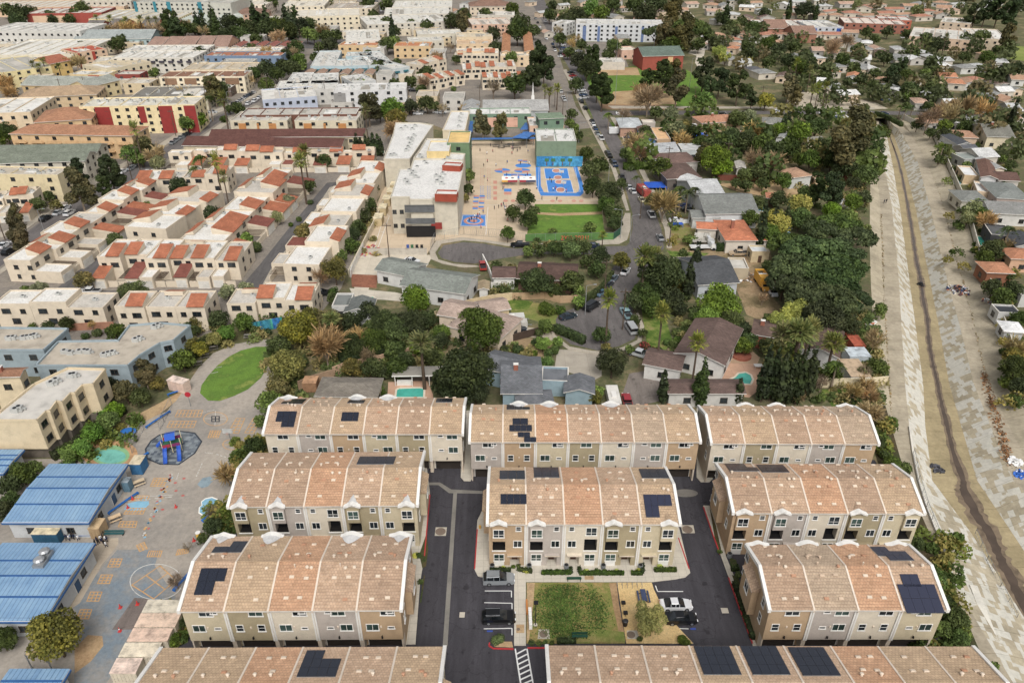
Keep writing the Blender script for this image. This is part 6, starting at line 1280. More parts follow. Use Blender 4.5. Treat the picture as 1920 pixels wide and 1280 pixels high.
# ---- houses of the middle ground
HS = [
 ('sage green roofed house, left wing', (701, 506), (772, 520), 482, 4, 'gable', '848b82', 'dddcd8', dict(near=True)), ('sage green roofed house, main wing', (748, 535), (872, 552), 503, 4.4, 'gable', '848b82', 'dddcd8', dict(near=True, sp=3.5)),
 ('brown roofed house beside the cul-de-sac hedge', (968, 522), (1083, 527), 492, 4, 'gable', '5f463d', '7c5f50', dict(chim=1)), ('brown roofed garage with white wall', (922, 521), (968, 521), 499, 3.6, 'gable', '6b5148', 'e3e0da', dict(garage=1)),
 ('pinkish roofed house behind the broad tree', (838, 612), (935, 640), 572, 4, 'hip', 'b39a8a', 'd8c4ac', {}), ('pinkish roofed garage house', (905, 588), (959, 579), 558, 3.8, 'gable', 'b39a8a', 'cdb78e', dict(garage=1)), ('pinkish roofed rear wing by the block wall', (818, 590), (880, 600), 560, 3.8, 'gable', 'b39a8a', 'd8c4ac', {}),
 ('small white cottage with grey roof and round pool', (643, 586), (698, 586), 560, 3.6, 'gy', '6e7370', 'e4e4e2', {}), ('grey roofed annex by the cottage', (622, 576), (655, 576), 552, 3.4, 'flat', '777b78', 'd0cfcb', {}), ('tiny white shed behind cream wall', (895, 543), (918, 543), 527, 3, 'gy', 'a99470', 'e0ddd6', dict(nf=True)),
 ('grey shingled house with blue grey walls, main wing', (938, 738), (1018, 738), 668, 4.2, 'gable', '6f7277', '8fa6b0', dict(chim=1, near=True)), ('grey shingled rear wing', (900, 690), (985, 708), 658, 4.2, 'gable', '6f7277', '8fa6b0', {}), ('blue grey garage with grey roof', (1056, 736), (1116, 739), 706, 3.6, 'gy', '6f7277', '8fa6b0', dict(nf=True)), ('grey roofed link between house and garage', (1015, 716), (1066, 718), 690, 3.4, 'flat', '6f7277', '8fa6b0', dict(nf=True)), ('grey hipped front wing', (968, 760), (1040, 756), 732, 3.4, 'hip', '6f7277', '8fa6b0', {}),
 ('flat brown grey roofed house behind the townhouse row', (588, 744), (708, 746), 708, 4, 'hip', '867d70', 'c9b79c', {}),
 ('large brown shingled house by the kidney pool', (1262, 662), (1360, 686), 598, 4.4, 'gy', '705850', 'e2dfd9', dict(near=True, pitch=.28)), ('brown roofed garage wing with white walls', (1204, 682), (1278, 696), 655, 3.8, 'gable', '705850', 'e2dfd9', dict(near=True)), ('long brown roofed carport wing', (1252, 738), (1400, 738), 710, 3.6, 'gable', '705850', 'dcd9d3', dict(sp=6)), ('brown roofed wing behind orange tree', (1408, 626), (1456, 634), 600, 3.6, 'gable', '6b544a', 'a8644a', dict(chim=1)), ('brown roof behind the tall fan palms', (1495, 655), (1575, 672), 612, 4, 'gy', '6b544a', 'dedcd8', {}),
 ('dark grey shingled house with skylights', (1308, 535), (1388, 530), 478, 4.2, 'gable', '55575b', 'c6cbd0', dict(near=True)), ('white carport roof beside the dark grey house', (1372, 505), (1404, 506), 486, 3, 'flat', 'd2cdc2', 'b5a68c', dict(nf=True)), ('small pale shed beside the clipped hedge', (1410, 474), (1443, 474), 462, 3, 'flat', 'd9dcdc', 'c9b58e', dict(nf=True, door=1)),
 ('orange tiled house', (1360, 452), (1422, 452), 413, 4, 'hipT', 'cc7d58', 'ddd2c2', dict(chim=1, pitch=.35)), ('orange tiled garage', (1306, 429), (1347, 431), 416, 3.6, 'gableT', 'cc7d58', 'ddd2c2', dict(garage=1)), ('tiny orange tiled porch', (1431, 452), (1442, 452), 441, 3, 'hipT', 'c9764f', 'ddd2c2', dict(nf=True)),
 ('large grey roofed white house with pool', (1322, 402), (1425, 400), 362, 5, 'gable', '7f827d', 'e0e0df', {}), ('grey roofed garage by the white fence', (1297, 409), (1352, 409), 393, 3.6, 'gable', '7f827d', 'd0cfca', {}), ('pale grey roofed house above grey house', (1305, 370), (1362, 366), 334, 4.5, 'gable', 'bbbcbc', 'a8aaa8', {}), ('white metal roofed house wing', (1290, 352), (1335, 348), 330, 4, 'gy', 'c9cac8', 'd9dad9', {}), ('orange roofed pool cabana', (1436, 372), (1462, 374), 362, 3, 'hip', 'c47a52', '5a4636', dict(nf=True)),
 ('brown roofed house behind dark tree', (1250, 337), (1317, 334), 306, 4, 'hip', '6e564d', '6a625c', {}), ('brown hipped roof house with solar panel', (1252, 308), (1312, 304), 286, 4, 'hip', '7c6056', 'c9c2ba', {}), ('small brown roofed garage by the hedge', (1217, 298), (1252, 298), 288, 3.6, 'gable', '7a5a4e', 'dcdcd8', {}), ('pale grey roofed long house', (1212, 288), (1276, 284), 268, 3.8, 'gable', 'adb0b2', 'c9ccce', {}), ('white roofed wing of pale grey house', (1278, 283), (1324, 283), 271, 3.8, 'flat', 'c9cac8', 'c6cbc9', {}),
 ('blue gabled house with brown and peach roof', (1206, 263), (1232, 263), 238, 4.5, 'gy', '7c5c4e', '5f82a8', {}), ('peach flat roofed extension', (1232, 263), (1258, 263), 241, 4, 'flat', 'd9ae7e', 'b89a78', dict(nf=True)), ('grey white roofed house with black skylight', (1162, 240), (1207, 240), 222, 4, 'hip', 'b9bec0', 'b08a74', {}), ('white flat roofed annex', (1205, 232), (1229, 232), 226, 3.4, 'flat', 'd0c6b8', 'b5aaa0', {}), ('small brown shed roof', (1264, 266), (1284, 266), 258, 3, 'gable', '8a6350', 'a88a78', dict(nf=True)),
 ('salmon roofed house', (1316, 232), (1392, 228), 216, 4.2, 'hip', 'bf8560', 'd0b090', dict(chim=1)), ('grey roofed house by wide tree', (1428, 232), (1482, 236), 222, 4, 'hip', '8b8a82', 'c4bca8', {}), ('long salmon shed', (1390, 258), (1430, 260), 248, 3.4, 'flat', 'cfc6bc', 'b98468', dict(nf=True)), ('little white house with grey roof panel', (1452, 258), (1476, 262), 250, 3.4, 'gy', 'a6a8a6', 'dedfdc', {}), ('grey barn like house', (1515, 266), (1548, 264), 256, 4, 'gable', '8f8a7c', 'd2c6a6', {}), ('tan roofed house by dirt lot', (1482, 335), (1525, 330), 313, 4, 'hip', 'b58a68', 'b9bcb8', {}), ('tan shed beside tan roofed house', (1528, 336), (1545, 336), 327, 3, 'hip', 'c9a07a', 'cdb48e', dict(nf=True)), ('small house in the garden trees', (1380, 315), (1400, 316), 303, 3.4, 'gy', 'b9b2a8', 'd5cfc4', {}), ('long low brown shed', (1425, 310), (1470, 312), 300, 3, 'flat', '7a7468', '8a7a66', dict(nf=True)),
 # right bank of the channel
 ('grey roofed house with tall brick chimney', (1850, 256), (1905, 258), 236, 5, 'gable', '7f7d72', 'd2c4a6', dict(chim=1)), ('tan roofed bungalow by the channel road', (1790, 258), (1836, 260), 246, 4, 'hip', 'b98a68', 'c0a890', {}), ('dark roofed gabled house', (1796, 272), (1826, 272), 252, 4.5, 'gy', '55585e', 'dcdcda', {}), ('dark grey low wing', (1812, 284), (1840, 282), 270, 3.6, 'gable', '5f6166', 'b0a89c', {}), ('white roofed house', (1838, 296), (1876, 294), 276, 4, 'gable', 'c9c9c6', 'd8cfc0', {}), ('grey gravel roofed shed', (1808, 301), (1840, 300), 287, 3.4, 'flat', '8f9690', 'a0a09a', dict(nf=True)), ('pale gabled house', (1862, 318), (1888, 318), 297, 4.2, 'gy', 'a9a9a6', 'd6c6b0', {}),
 ('brown roofed white gabled house', (1838, 332), (1872, 336), 302, 4.6, 'gy', '7c5848', 'e6e6e4', {}), ('white patio roof by the small pool', (1808, 330), (1836, 332), 314, 3, 'flat', 'e8e8e6', 'c9ae88', dict(nf=True)), ('dark brown roofed garage', (1872, 338), (1915, 340), 323, 3.6, 'gable', '6b4d42', 'd2cac0', {}), ('white porch roof with three openings', (1832, 360), (1868, 364), 344, 3, 'flat', 'e3e2de', 'd2b898', dict(nf=True)), ('large grey hipped house', (1868, 372), (1935, 376), 344, 4, 'hip', '858a84', 'dcc6ba', {}), ('grey roofed low house near the channel wall', (1802, 378), (1858, 380), 358, 3.6, 'hip', '83857f', 'b9b4a4', {}), ('wide grey gravel roofed house', (1856, 400), (1945, 404), 378, 4, 'gable', '8a8a86', 'd6d4ce', {}),
 ('dark roofed patio house by the turquoise pool', (1858, 442), (1900, 446), 424, 3.4, 'flat', '5a5b5c', '4a4a4c', {}), ('charcoal gabled house at right edge', (1905, 462), (1960, 466), 440, 4, 'gy', '4e5056', 'd8d6d2', {}), ('orange roofed house at right edge', (1895, 486), (1950, 488), 466, 4, 'hip', 'bd7a50', 'c9a080', {}), ('orange roofed hipped house by the channel wall', (1850, 512), (1905, 514), 492, 3.8, 'hip', 'c08055', '8a5a40', {}), ('white patio cover', (1915, 556), (1950, 556), 544, 3, 'flat', 'e6e6e2', 'c9c9c4', dict(nf=True)),
 ('black roofed patio shelter', (1872, 588), (1914, 590), 574, 2.8, 'flat', '3c3f44', 'b9b9b6', dict(nf=True)), ('white tent roof by the channel wall', (1882, 622), (1925, 626), 604, 2.8, 'hip', 'e8e8e6', 'cfcfcc', dict(nf=True)),
]
for lab, A, B, by, h, k, rc, wc, kw in HS: bld(lab, A, B, by, h, k, rc, wc, st=1, ww=kw.pop('ww', 1.3), name='house' if not kw.get('nf') else 'outbuilding', cat='house' if not kw.get('nf') else 'outbuilding', group='houses of the middle ground', **kw)
# ---- far suburb on the right: x y width roof
RC = dict(g='8f908c', l='b9bab8', w='d9d8d4', t='b98d6c', o='c98355', b='7a6256', d='5f5f62', r='9a5f4c', p='c09a80', k='b5785a'); rr = random.Random(11)
SUB = '''1130 55 26 l;1165 60 22 t;1205 62 24 g;1250 58 26 t;1105 20 28 g;1140 18 26 p;1175 15 24 t;1210 20 26 l;1245 22 28 b;1120 34 22 t;1160 33 24 g;1200 36 26 k;1235 38 24 p;1075 22 22 t;1060 10 20 l;1100 5 24 g;1150 4 24 p;1200 6 26 g;1250 8 24 t;
1340 22 30 p;1370 28 34 l;1395 35 30 b;1352 38 26 g;1330 10 26 t;1365 12 28 g;1400 14 30 w;1435 20 28 l;1465 10 30 w;1500 16 28 p;1440 34 30 b;1480 30 26 t;1520 20 30 k;1550 12 26 l;1345 68 34 t;1388 64 36 t;1375 76 36 k;1412 72 30 t;1450 66 40 k;1490 66 36 t;1528 66 40 t;1562 66 36 k;1595 62 34 t;
1372 92 22 o;1385 86 26 t;1366 102 20 g;1378 112 24 g;1400 118 26 l;1455 82 28 t;1440 138 34 g;1420 132 26 d;1465 145 24 b;1535 96 24 p;1560 100 22 t;1540 110 22 l;1505 108 22 g;1575 80 28 b;1600 78 26 g;1600 88 24 t;1625 82 22 w;1630 94 22 g;1655 100 26 b;1690 94 26 l;1680 108 28 g;1715 108 24 g;1735 100 22 l;1650 92 20 p;1605 118 22 g;1625 112 20 w;
1570 136 20 o;1600 145 28 o;1580 126 22 g;1640 130 22 w;1615 130 22 g;1650 150 20 t;1540 155 18 w;1565 166 28 g;1595 178 38 w;1692 114 28 g;1722 112 28 w;1750 108 24 l;1775 115 30 l;1775 124 22 w;1820 128 34 g;1845 126 24 l;1780 145 34 o;1795 158 36 o;1820 158 28 t;1835 150 24 k;1720 152 24 t;1680 165 24 g;1700 172 20 w;
1765 172 26 w;1740 180 24 l;1730 195 30 p;1790 196 28 w;1855 186 32 g;1890 172 30 w;1900 190 34 t;1870 178 24 g;1910 170 24 g;1840 172 22 t;1880 158 26 b;1910 150 28 t;1905 130 28 g;1880 118 26 l;1860 104 22 t;1905 205 26 l;1755 232 30 t;1790 232 26 w;1835 228 26 l;1870 222 24 w;1905 222 26 t;1785 212 26 g;
1340 4 24 b;1380 2 26 g;1420 6 24 t;1500 4 26 l;1540 2 26 w;1590 8 30 p;1620 16 32 k;1650 10 30 t;1680 18 36 k;1710 12 30 t;1740 22 36 k;1770 16 30 t;1600 26 34 k;1635 30 34 t;1665 26 32 k;1700 28 34 t;1735 32 34 k;1770 28 30 t;1790 20 26 p;1720 8 28 g;1760 6 28 t;1800 8 26 l;1570 30 28 t;1560 22 26 k;1540 30 24 t;1850 12 30 w;1885 20 32 t;1910 12 30 l;1870 4 28 g;
1045 32 20 t;1020 24 16 l;860 22 20 t;868 40 18 t;870 8 20 g;845 52 18 p;1250 74 26 g;1280 20 22 t;1300 8 24 p;1000 4 16 g;1030 62 20 p;1170 72 24 g;1325 84 18 p'''
for e in SUB.replace('\n', '').split(';'):
 x, y, w, c = e.split(); x, y, w = float(x), float(y), float(w); k = rr.choice(('gable', 'hip', 'hip', 'gy')); dd = rr.uniform(9, 12); a = P(x, y, 3.4); q = Q((a.x, a.y + dd, 3.4))[1]; tl = rr.uniform(-1.2, 1.2)
 bld({'g': 'grey roofed house', 'l': 'pale grey roofed house', 'w': 'white roofed house', 't': 'tan roofed house', 'o': 'orange tiled house', 'b': 'brown roofed house', 'd': 'dark roofed house', 'r': 'red roofed house', 'p': 'pinkish roofed house', 'k': 'terracotta roofed house'}[c],
  (x - w / 2, y + tl), (x + w / 2, y - tl), q, 3.4, k, RC[c], rr.choice(('d5ccbc', 'c9bfae', 'dcdad4', 'd2bba0', 'b9b4ac')), st=1, ww=1.4, sp=5, sides='', group='small houses of the far suburb')
# ---- church, gym and park buildings
bld('long grey church hall with pale metal roof', (905, 208), (1030, 207), 190, 5, 'gable', 'a9a8a4', 'b2b6b6', st=1, name='church', cat='church', auto=False); bld('grey gabled church house left of the hall', (865, 206), (898, 206), 190, 5, 'gy', 'a5a5a2', 'b9bdbc', st=1, auto=False)
p = P(999, 186, 6.5); t = thing('church_spire', 'slim white church spire above the grey hall', 'spire', (p.x, p.y, 0)); mb = MB(); mb.box(-.7, -.7, 5, .7, .7, 8, WHITE); part('spire_base', mb, t); mb = MB(); mb.tube((0, 0, 8), (0, 0, 14), .55, .05, WHITE, 8); part('needle', mb, t)
bld('red walled gymnasium with green roof beyond the park', (1205, 106), (1284, 104), 92, 8, 'gable', '66776b', '9c4c3e', st=1, nf=True, sides='', name='gymnasium', cat='gymnasium', auto=False, extra=panels('d6ae7c', ((.62, .74, 0, .9),)))
bld('pink park building with pale roof', (1166, 96), (1196, 95), 88, 5, 'flat', 'd9ccb8', 'cfa890', st=1, auto=False); bld('white low park kiosk beside the infield', (1126, 118), (1172, 118), 110, 4, 'flat', 'd8d3c8', 'c4bdb0', st=1, auto=False, nf=True)
for k, (x, y, s) in enumerate(((1440, 46, 40), (1490, 56, 44))): bld(('brick gabled school hall', 'second brick gabled school hall')[k], (x, y + 8), (x + s, y + 8), y - 2, 6, 'gable', '9a7560', 'a0705a', st=1, name='brick_hall', cat='hall', group='brick halls')
# planting, read off the photo: kind, crown centre, crown width
T = tree
# foreground, round the townhouses
tree('w', 1222, 1163, 88, 1.0, 'airy yellow green palo verde tree beside the white parked sedan', 'foreground trees')
tree('o', 103, 1190, 112, 1.1, 'big olive green tree against the corner of the large blue roof', 'foreground trees'); tree('r', 4, 1200, 60, 1, 'dark round tree cut by the left edge below the blue roofs', 'foreground trees')
trees('m 506 755 56;o 522 725 50;m 488 790 30;r 478 838 46;d 480 862 34;h 425 888 52;r 428 960 40;d 400 985 40;x 400 960 30;x 352 1025 24;x 330 1090 34;r 380 1010 26;m 322 1200 34;r 335 1170 34;d 300 1215 30;v 340 1195 24;v 1690 875 44;m 1672 868 34;m 1740 1075 54;r 1718 1020 34;r 1790 1160 56;m 1800 1195 40;d 1778 1130 34;m 1770 1180 40;m 1760 1090 34;m 1845 1258 40;m 1860 1250 30;r 1638 810 26;r 1648 830 30;v 1660 850 24;h 1640 775 40;h 1632 740 40;m 1700 1010 24')
# yard and left side trees
trees('b 152 840 44;b 176 812 48;b 205 790 46;b 128 850 40;b 190 775 36;b 215 770 40;d 205 740 34;o 235 735 56;e 270 700 66 .8;r 262 745 44;d 215 715 36;o 295 720 34;m 342 676 50;o 375 655 36;y 402 636 34;o 355 648 36;b 425 625 40;m 455 605 46;r 410 600 44;o 370 600 36;r 478 620 24;o 537 690 86;r 522 650 50;o 560 618 86;h 610 650 82;r 40 888 54;r 18 910 50;m 60 880 40;r 20 940 44;r 0 960 50')
trees('v 130 867 26;v 116 871 22;v 66 895 26;v 24 960 20;r 220 625 46;r 125 607 34;d 90 612 26;m 250 548 66 .7;g 76 545 42;m 48 545 24;o 157 525 42;g 427 547 36;g 460 545 40;g 518 408 30;g 540 378 30;o 570 437 44;g 460 475 30;m 215 450 34;v 185 430 16;v 270 445 18;r 400 405 46;d 335 348 40;d 432 395 26;v 480 460 30;v 455 440 26;b 460 447 30;m 340 380 34;r 375 385 30;v 370 440 24;v 235 360 22;r 607 303 34;r 580 350 30')
trees('e 145 348 78 1.0;p 205 320 66 1.0;p 145 320 50 1;e 30 440 60 1.2;p 195 350 40;m 70 385 34;r 90 370 28;o 105 385 26;m 245 290 44;o 270 275 44;h 290 290 46;g 296 307 34;m 262 300 30;e 28 400 34 1.2;h 340 175 26;m 372 225 36;m 350 232 34;r 355 190 34;m 500 160 34;v 450 207 22;v 420 222 20;d 418 165 30')
trees('f 403 300 26 1.7;f 563 300 32 1.3;f 570 282 28 1.2;q 375 292 40;q 365 312 34;f 418 330 22 1.6;f 417 185 26 1.5;q 390 180 30 1.2;f 252 240 24 1.5;f 110 125 16;f 72 125 16;f 60 120 16;f 80 115 18;f 180 33 14;f 205 35 16;f 235 38 16;f 262 36 18;f 278 37 16;f 292 37 16;f 310 32 16;q 75 165 18;q 90 170 20;q 30 165 18')
# trees between condos and school
trees('r 690 385 40;r 680 405 34;d 660 440 36;r 672 425 34;m 655 460 34;o 720 330 26;m 738 325 22;r 700 355 30;d 650 465 26;o 628 508 60;x 600 520 44;m 640 480 30;v 625 545 24;v 590 548 20;c 668 268 12 .9;c 676 272 11 .8;c 685 270 11 .9;c 692 272 11 .9;c 699 268 12;c 708 270 12;c 714 275 10;o 742 225 50;h 735 245 44;b 735 205 50;e 690 200 66 .8;f 684 205 22 1.4;r 800 195 38;d 770 200 34;r 745 190 34;m 728 210 34;r 712 215 30;h 672 215 24;r 655 190 26;e 905 230 46 1.0;e 940 235 44 1.1;m 880 330 22 1.5;r 878 355 26;o 872 372 20;r 962 400 36;r 985 372 44;r 990 412 42;m 952 438 34;r 1000 398 30;m 1035 436 22;m 1107 428 30;r 1140 365 60;r 1112 350 44;m 1105 320 44;r 1122 312 44;r 1100 290 34;r 1150 400 44;m 1135 385 40;r 1152 420 34;r 1085 255 24;r 1072 215 26;m 1068 232 24;m 1078 240 22;r 1165 345 26')
# middle ground gardens
trees('m 778 565 66 1.2;r 770 610 70;r 722 605 60;m 745 620 60;d 690 585 50;r 800 600 46;r 700 640 60;d 660 650 60;r 740 660 50;m 790 650 46;r 828 640 40;b 830 625 40;r 905 620 100;r 885 600 60;d 868 700 120;d 900 690 70;d 840 720 80;d 892 735 64;r 655 605 50;o 620 605 60;o 660 690 46;m 650 720 30;r 700 690 50;r 745 690 50;r 810 670 40;d 720 700 30;v 716 738 26;v 700 736 20;b 712 730 22;r 625 560 30;o 580 590 40;h 670 630 40;x 690 670 40')
trees('r 1008 530 66;r 985 525 40;r 1072 530 52;d 1040 545 34;m 1085 545 30;r 1040 465 36;m 1070 470 40;m 1095 465 36;r 1015 470 30;m 990 472 26;r 1125 480 44;o 1165 490 44;r 1120 505 40;r 1100 490 30;b 1085 565 30;v 1030 575 40;v 1050 580 26;o 960 505 26;m 1022 612 34;r 1010 625 20;v 1003 640 20;b 1018 645 40 .8;b 1045 642 26;v 1040 655 24;v 1028 660 22;v 972 652 26;v 1002 661 16;b 1025 680 36 .8;v 955 665 18;d 945 655 20;r 1128 628 44 .8;r 1148 680 68;o 1137 652 24;b 1120 735 30;o 1115 745 34;r 1240 520 90 1.2;r 1212 555 64;r 1190 565 50;d 1260 560 56;r 1225 575 50;r 1262 500 40;o 1275 535 40;d 1275 580 34;b 1348 570 92;b 1330 595 60;r 1370 605 60;r 1390 620 44;m 1310 590 40;v 1268 620 24;v 1270 635 20;v 1250 640 18;m 1405 640 40;o 1400 655 26;v 1235 655 18')
trees('f 1142 558 34 1.5;f 1243 585 38 1.5;f 1210 478 44 1.1;f 1228 475 34 1.1;f 1309 640 34 1.4;f 790 640 52 1.0;f 1500 620 60 1.0;f 1470 625 50 1.1;f 1520 615 46 1.2;f 1455 655 40 1.0;f 1490 665 34;f 1565 640 50 .9;f 620 596 36 .8;q 1570 680 50 .9;f 1130 440 20')
trees('c 1245 722 20 1.1;c 1316 718 30 .95;c 1386 733 18 .95;c 1437 700 26 1.3;c 1453 702 25 1.25;c 1469 706 26 1.3;c 1486 706 25 1.25;c 1503 703 26 1.35;c 1520 700 25 1.3;c 1294 520 20 1.3;c 1306 490 19 1.3;c 1430 420 20 1.3;c 1452 418 17 1.2;c 1474 412 14 1.2;c 1478 228 12 1;c 1470 232 12;c 1900 215 12 1.6;c 735 52 11 1.3')
trees('s 1530 470 130 1.0;s 1530 505 110;s 1570 470 110;s 1545 430 90;s 1500 465 90;s 1560 520 110;s 1490 500 110;s 1580 500 110;s 1560 560 120;s 1510 545 120;s 1600 440 90;s 1570 420 100;s 1480 455 90;s 1600 560 80;s 1470 530 80;d 1540 600 90;d 1590 610 60;y 1455 420 66;y 1500 385 50;b 1440 440 50;m 1405 410 40;r 1420 385 40;r 1460 375 40;w 1500 590 84;w 1460 605 60;p 1560 355 66 1.1;p 1535 350 50 1.1;e 1590 255 130 .85;e 1620 240 70 .9;r 1650 250 40;m 1610 300 60;r 1585 315 50;m 1625 330 50;r 1560 300 50;m 1520 300 46;r 1640 310 34;r 1600 345 34;r 1400 350 30;r 1640 280 40')
trees('x 1640 640 50;m 1650 580 30;m 1645 690 44;h 1600 735 44;x 1540 720 34;h 1630 770 50;x 1620 700 34;m 1615 700 30;r 1560 700 44;r 1545 660 40;r 1480 690 40;m 1540 745 24;x 1500 745 30;v 1610 620 26;v 1625 600 20;h 1625 720 40')
trees('h 1188 268 50;h 1200 285 44;r 1175 290 34;r 1210 250 34;r 1240 315 48;h 1244 385 60;o 1225 378 40;q 1195 330 22;q 1278 350 36;q 1290 358 34;q 1305 352 34;q 1270 365 30;q 1252 360 24;m 1340 300 66;e 1320 290 50 .9;b 1355 315 46;r 1335 275 44;r 1310 270 34;h 1280 262 40;g 1270 246 44;r 1245 250 26;m 1370 260 50;r 1400 265 50;m 1430 272 50;r 1450 285 50;r 1480 280 50;h 1412 245 44;x 1415 300 44;h 1450 305 50;r 1420 325 40;m 1395 330 34;r 1500 300 34;r 1540 275 40;m 1500 250 50;r 1530 240 44;r 1440 252 40;b 1460 245 36;r 1380 225 44;g 1405 218 30;r 1230 212 30;x 1170 218 34;q 1142 212 24;g 1258 215 34;r 1300 248 34;o 1285 238 30')
# park and beyond
trees('p 1130 165 60;p 1120 160 44;r 1080 160 34;p 1010 112 62 1.1;p 1020 125 50;p 1000 140 44;d 965 160 52;d 985 150 40;f 1030 172 22;f 1045 165 20;f 1022 165 18;p 1245 140 66 .9;p 1215 150 44;p 1320 135 70 1.0;p 1350 150 60;p 1385 160 66;p 1330 165 50;e 1270 160 56 1.1;e 1262 135 50;w 1348 100 44 1.1;w 1360 110 40;h 1215 185 60;h 1200 175 40;m 1318 192 64 .9;y 1435 190 46;e 1480 160 60;e 1492 175 44;p 1410 185 40;r 1400 170 40;d 1085 115 40;d 1100 130 44;p 1110 110 50;k 1064 103 20;k 1100 62 14;h 1045 60 26;h 1080 75 22;r 1050 75 30;r 1068 100 26;h 1070 84 24;r 1090 85 26;m 1150 88 34;r 1140 105 30;r 1175 85 26;d 1060 40 34;d 1080 30 40;b 1128 25 34;b 1110 18 40;r 1030 30 30;r 960 20 34;r 975 45 44;d 970 60 50;r 910 28 30;r 870 30 34;r 860 45 30;e 1280 60 70;e 1250 65 60;s 1230 60 60;s 1290 50 90;s 1310 62 60;r 1260 90 50;r 1240 100 40;h 1270 75 44;r 1310 85 40;e 1260 15 60;r 1210 30 50;r 1190 12 44;r 1230 8 50;r 1150 10 34;r 1000 60 30;r 1008 100 26;r 925 65 34;d 930 90 30;m 960 110 30')
trees('d 1035 12 24;c 1362 28 18 1;d 1352 35 34;d 1380 60 30;r 1370 50 34;d 1432 25 34;c 1480 18 14;c 1530 22 12;d 1510 20 66 .7;r 1410 55 44;r 1390 42 34;r 1330 70 40;d 1340 80 34;r 1400 90 40;r 1450 75 30;r 1440 85 44;d 1410 100 40;r 1460 95 44;r 1490 90 40;d 1510 105 40;r 1480 115 44;m 1460 95 30;r 1500 125 44;d 1525 130 34;r 1440 120 40;r 1420 100 30;y 1405 115 22;d 1520 115 34;r 1550 130 40;r 1545 145 34;r 1580 115 44;h 1560 90 50;h 1590 78 40;f 1520 130 20 1.3;f 1495 115 20 1.3;f 1525 168 24 1.4;f 1535 165 22 1.4;f 1550 160 20 1.3;f 1775 70 18 1.4;q 1765 160 20;r 1470 135 30;c 1511 135 16 1;r 1600 130 40;d 1615 150 40;r 1640 140 34;d 1660 145 30;p 1672 140 50;p 1690 125 44;r 1650 105 30;d 1660 110 40;r 1610 95 40;r 1640 75 30;r 1625 62 34;d 1665 60 34;r 1700 65 30;r 1735 75 40;r 1710 100 40;r 1760 85 50;d 1745 80 34;m 1840 72 52 .9;e 1890 68 50 1.2;p 1830 25 50 1.1;p 1850 20 50;p 1875 15 60;p 1895 25 60;d 1910 10 50;r 1815 40 34;d 1800 45 26;r 1745 118 30;d 1745 120 34;r 1780 138 30;r 1808 108 34;r 1700 145 44;d 1680 155 44;m 1735 140 34;r 1755 135 34;r 1705 170 50;b 1700 180 30;r 1760 172 40;r 1740 165 34;d 1730 172 30')
trees('d 1885 135 44;d 1905 130 44;r 1860 140 34;r 1835 145 26;r 1850 110 44;r 1890 100 40;r 1870 95 30;r 1835 190 34;r 1850 195 40;h 1845 205 50;h 1800 205 60;h 1780 215 50;x 1740 225 50;h 1765 210 44;r 1700 200 26;q 1700 200 24;q 1712 198 24;q 1690 198 22;r 1650 178 26;r 1620 205 24;r 1740 200 30;d 1720 235 26;m 1770 238 34;r 1810 240 34;r 1860 230 34;r 1900 240 30;r 1770 255 34;m 1780 262 24;q 1770 270 30;r 1745 250 24;r 1665 165 26;r 1635 160 30;d 1590 155 30;r 1580 170 26;m 1560 180 20')
trees('g 1825 395 44;r 1840 405 40;h 1850 415 44;m 1835 385 30;g 1815 410 34;r 1860 400 26;q 1895 425 40 1.1;r 1862 470 50;r 1845 485 40;r 1880 475 34;h 1885 460 34;r 1862 540 44;m 1880 560 50;r 1900 545 44;r 1910 600 40;r 1890 520 30;h 1905 650 50;r 1905 690 60;o 1900 670 44;r 1915 725 44;r 1760 300 22;r 1880 350 22;m 1880 298 20;r 1895 310 24;r 1910 280 24;r 1900 330 24;m 1812 312 22;r 1790 318 16;r 1775 285 22;r 1870 262 20;r 1885 440 20')
trees('r 730 660 34;m 760 675 40;m 845 575 30;r 855 560 24;o 880 525 22;r 945 545 22;r 930 500 26;h 935 610 30;r 1190 600 24;r 1205 625 22;m 1225 665 22;m 1180 655 22;o 1250 690 24;r 1290 655 24;r 1440 650 40;r 1520 690 40;m 1480 650 30;r 1440 600 30;h 1430 560 26;m 1290 450 24;r 1345 425 26;r 1330 395 34;o 1310 390 24;r 1380 345 26;r 1340 345 30;b 1390 375 26;r 1430 345 30;m 1470 340 40;r 1510 365 40;m 1500 410 50;r 1520 420 44;r 1440 500 30;m 1600 380 40;r 1620 370 34;b 1560 395 40;b 1590 410 44;m 1465 455 30')
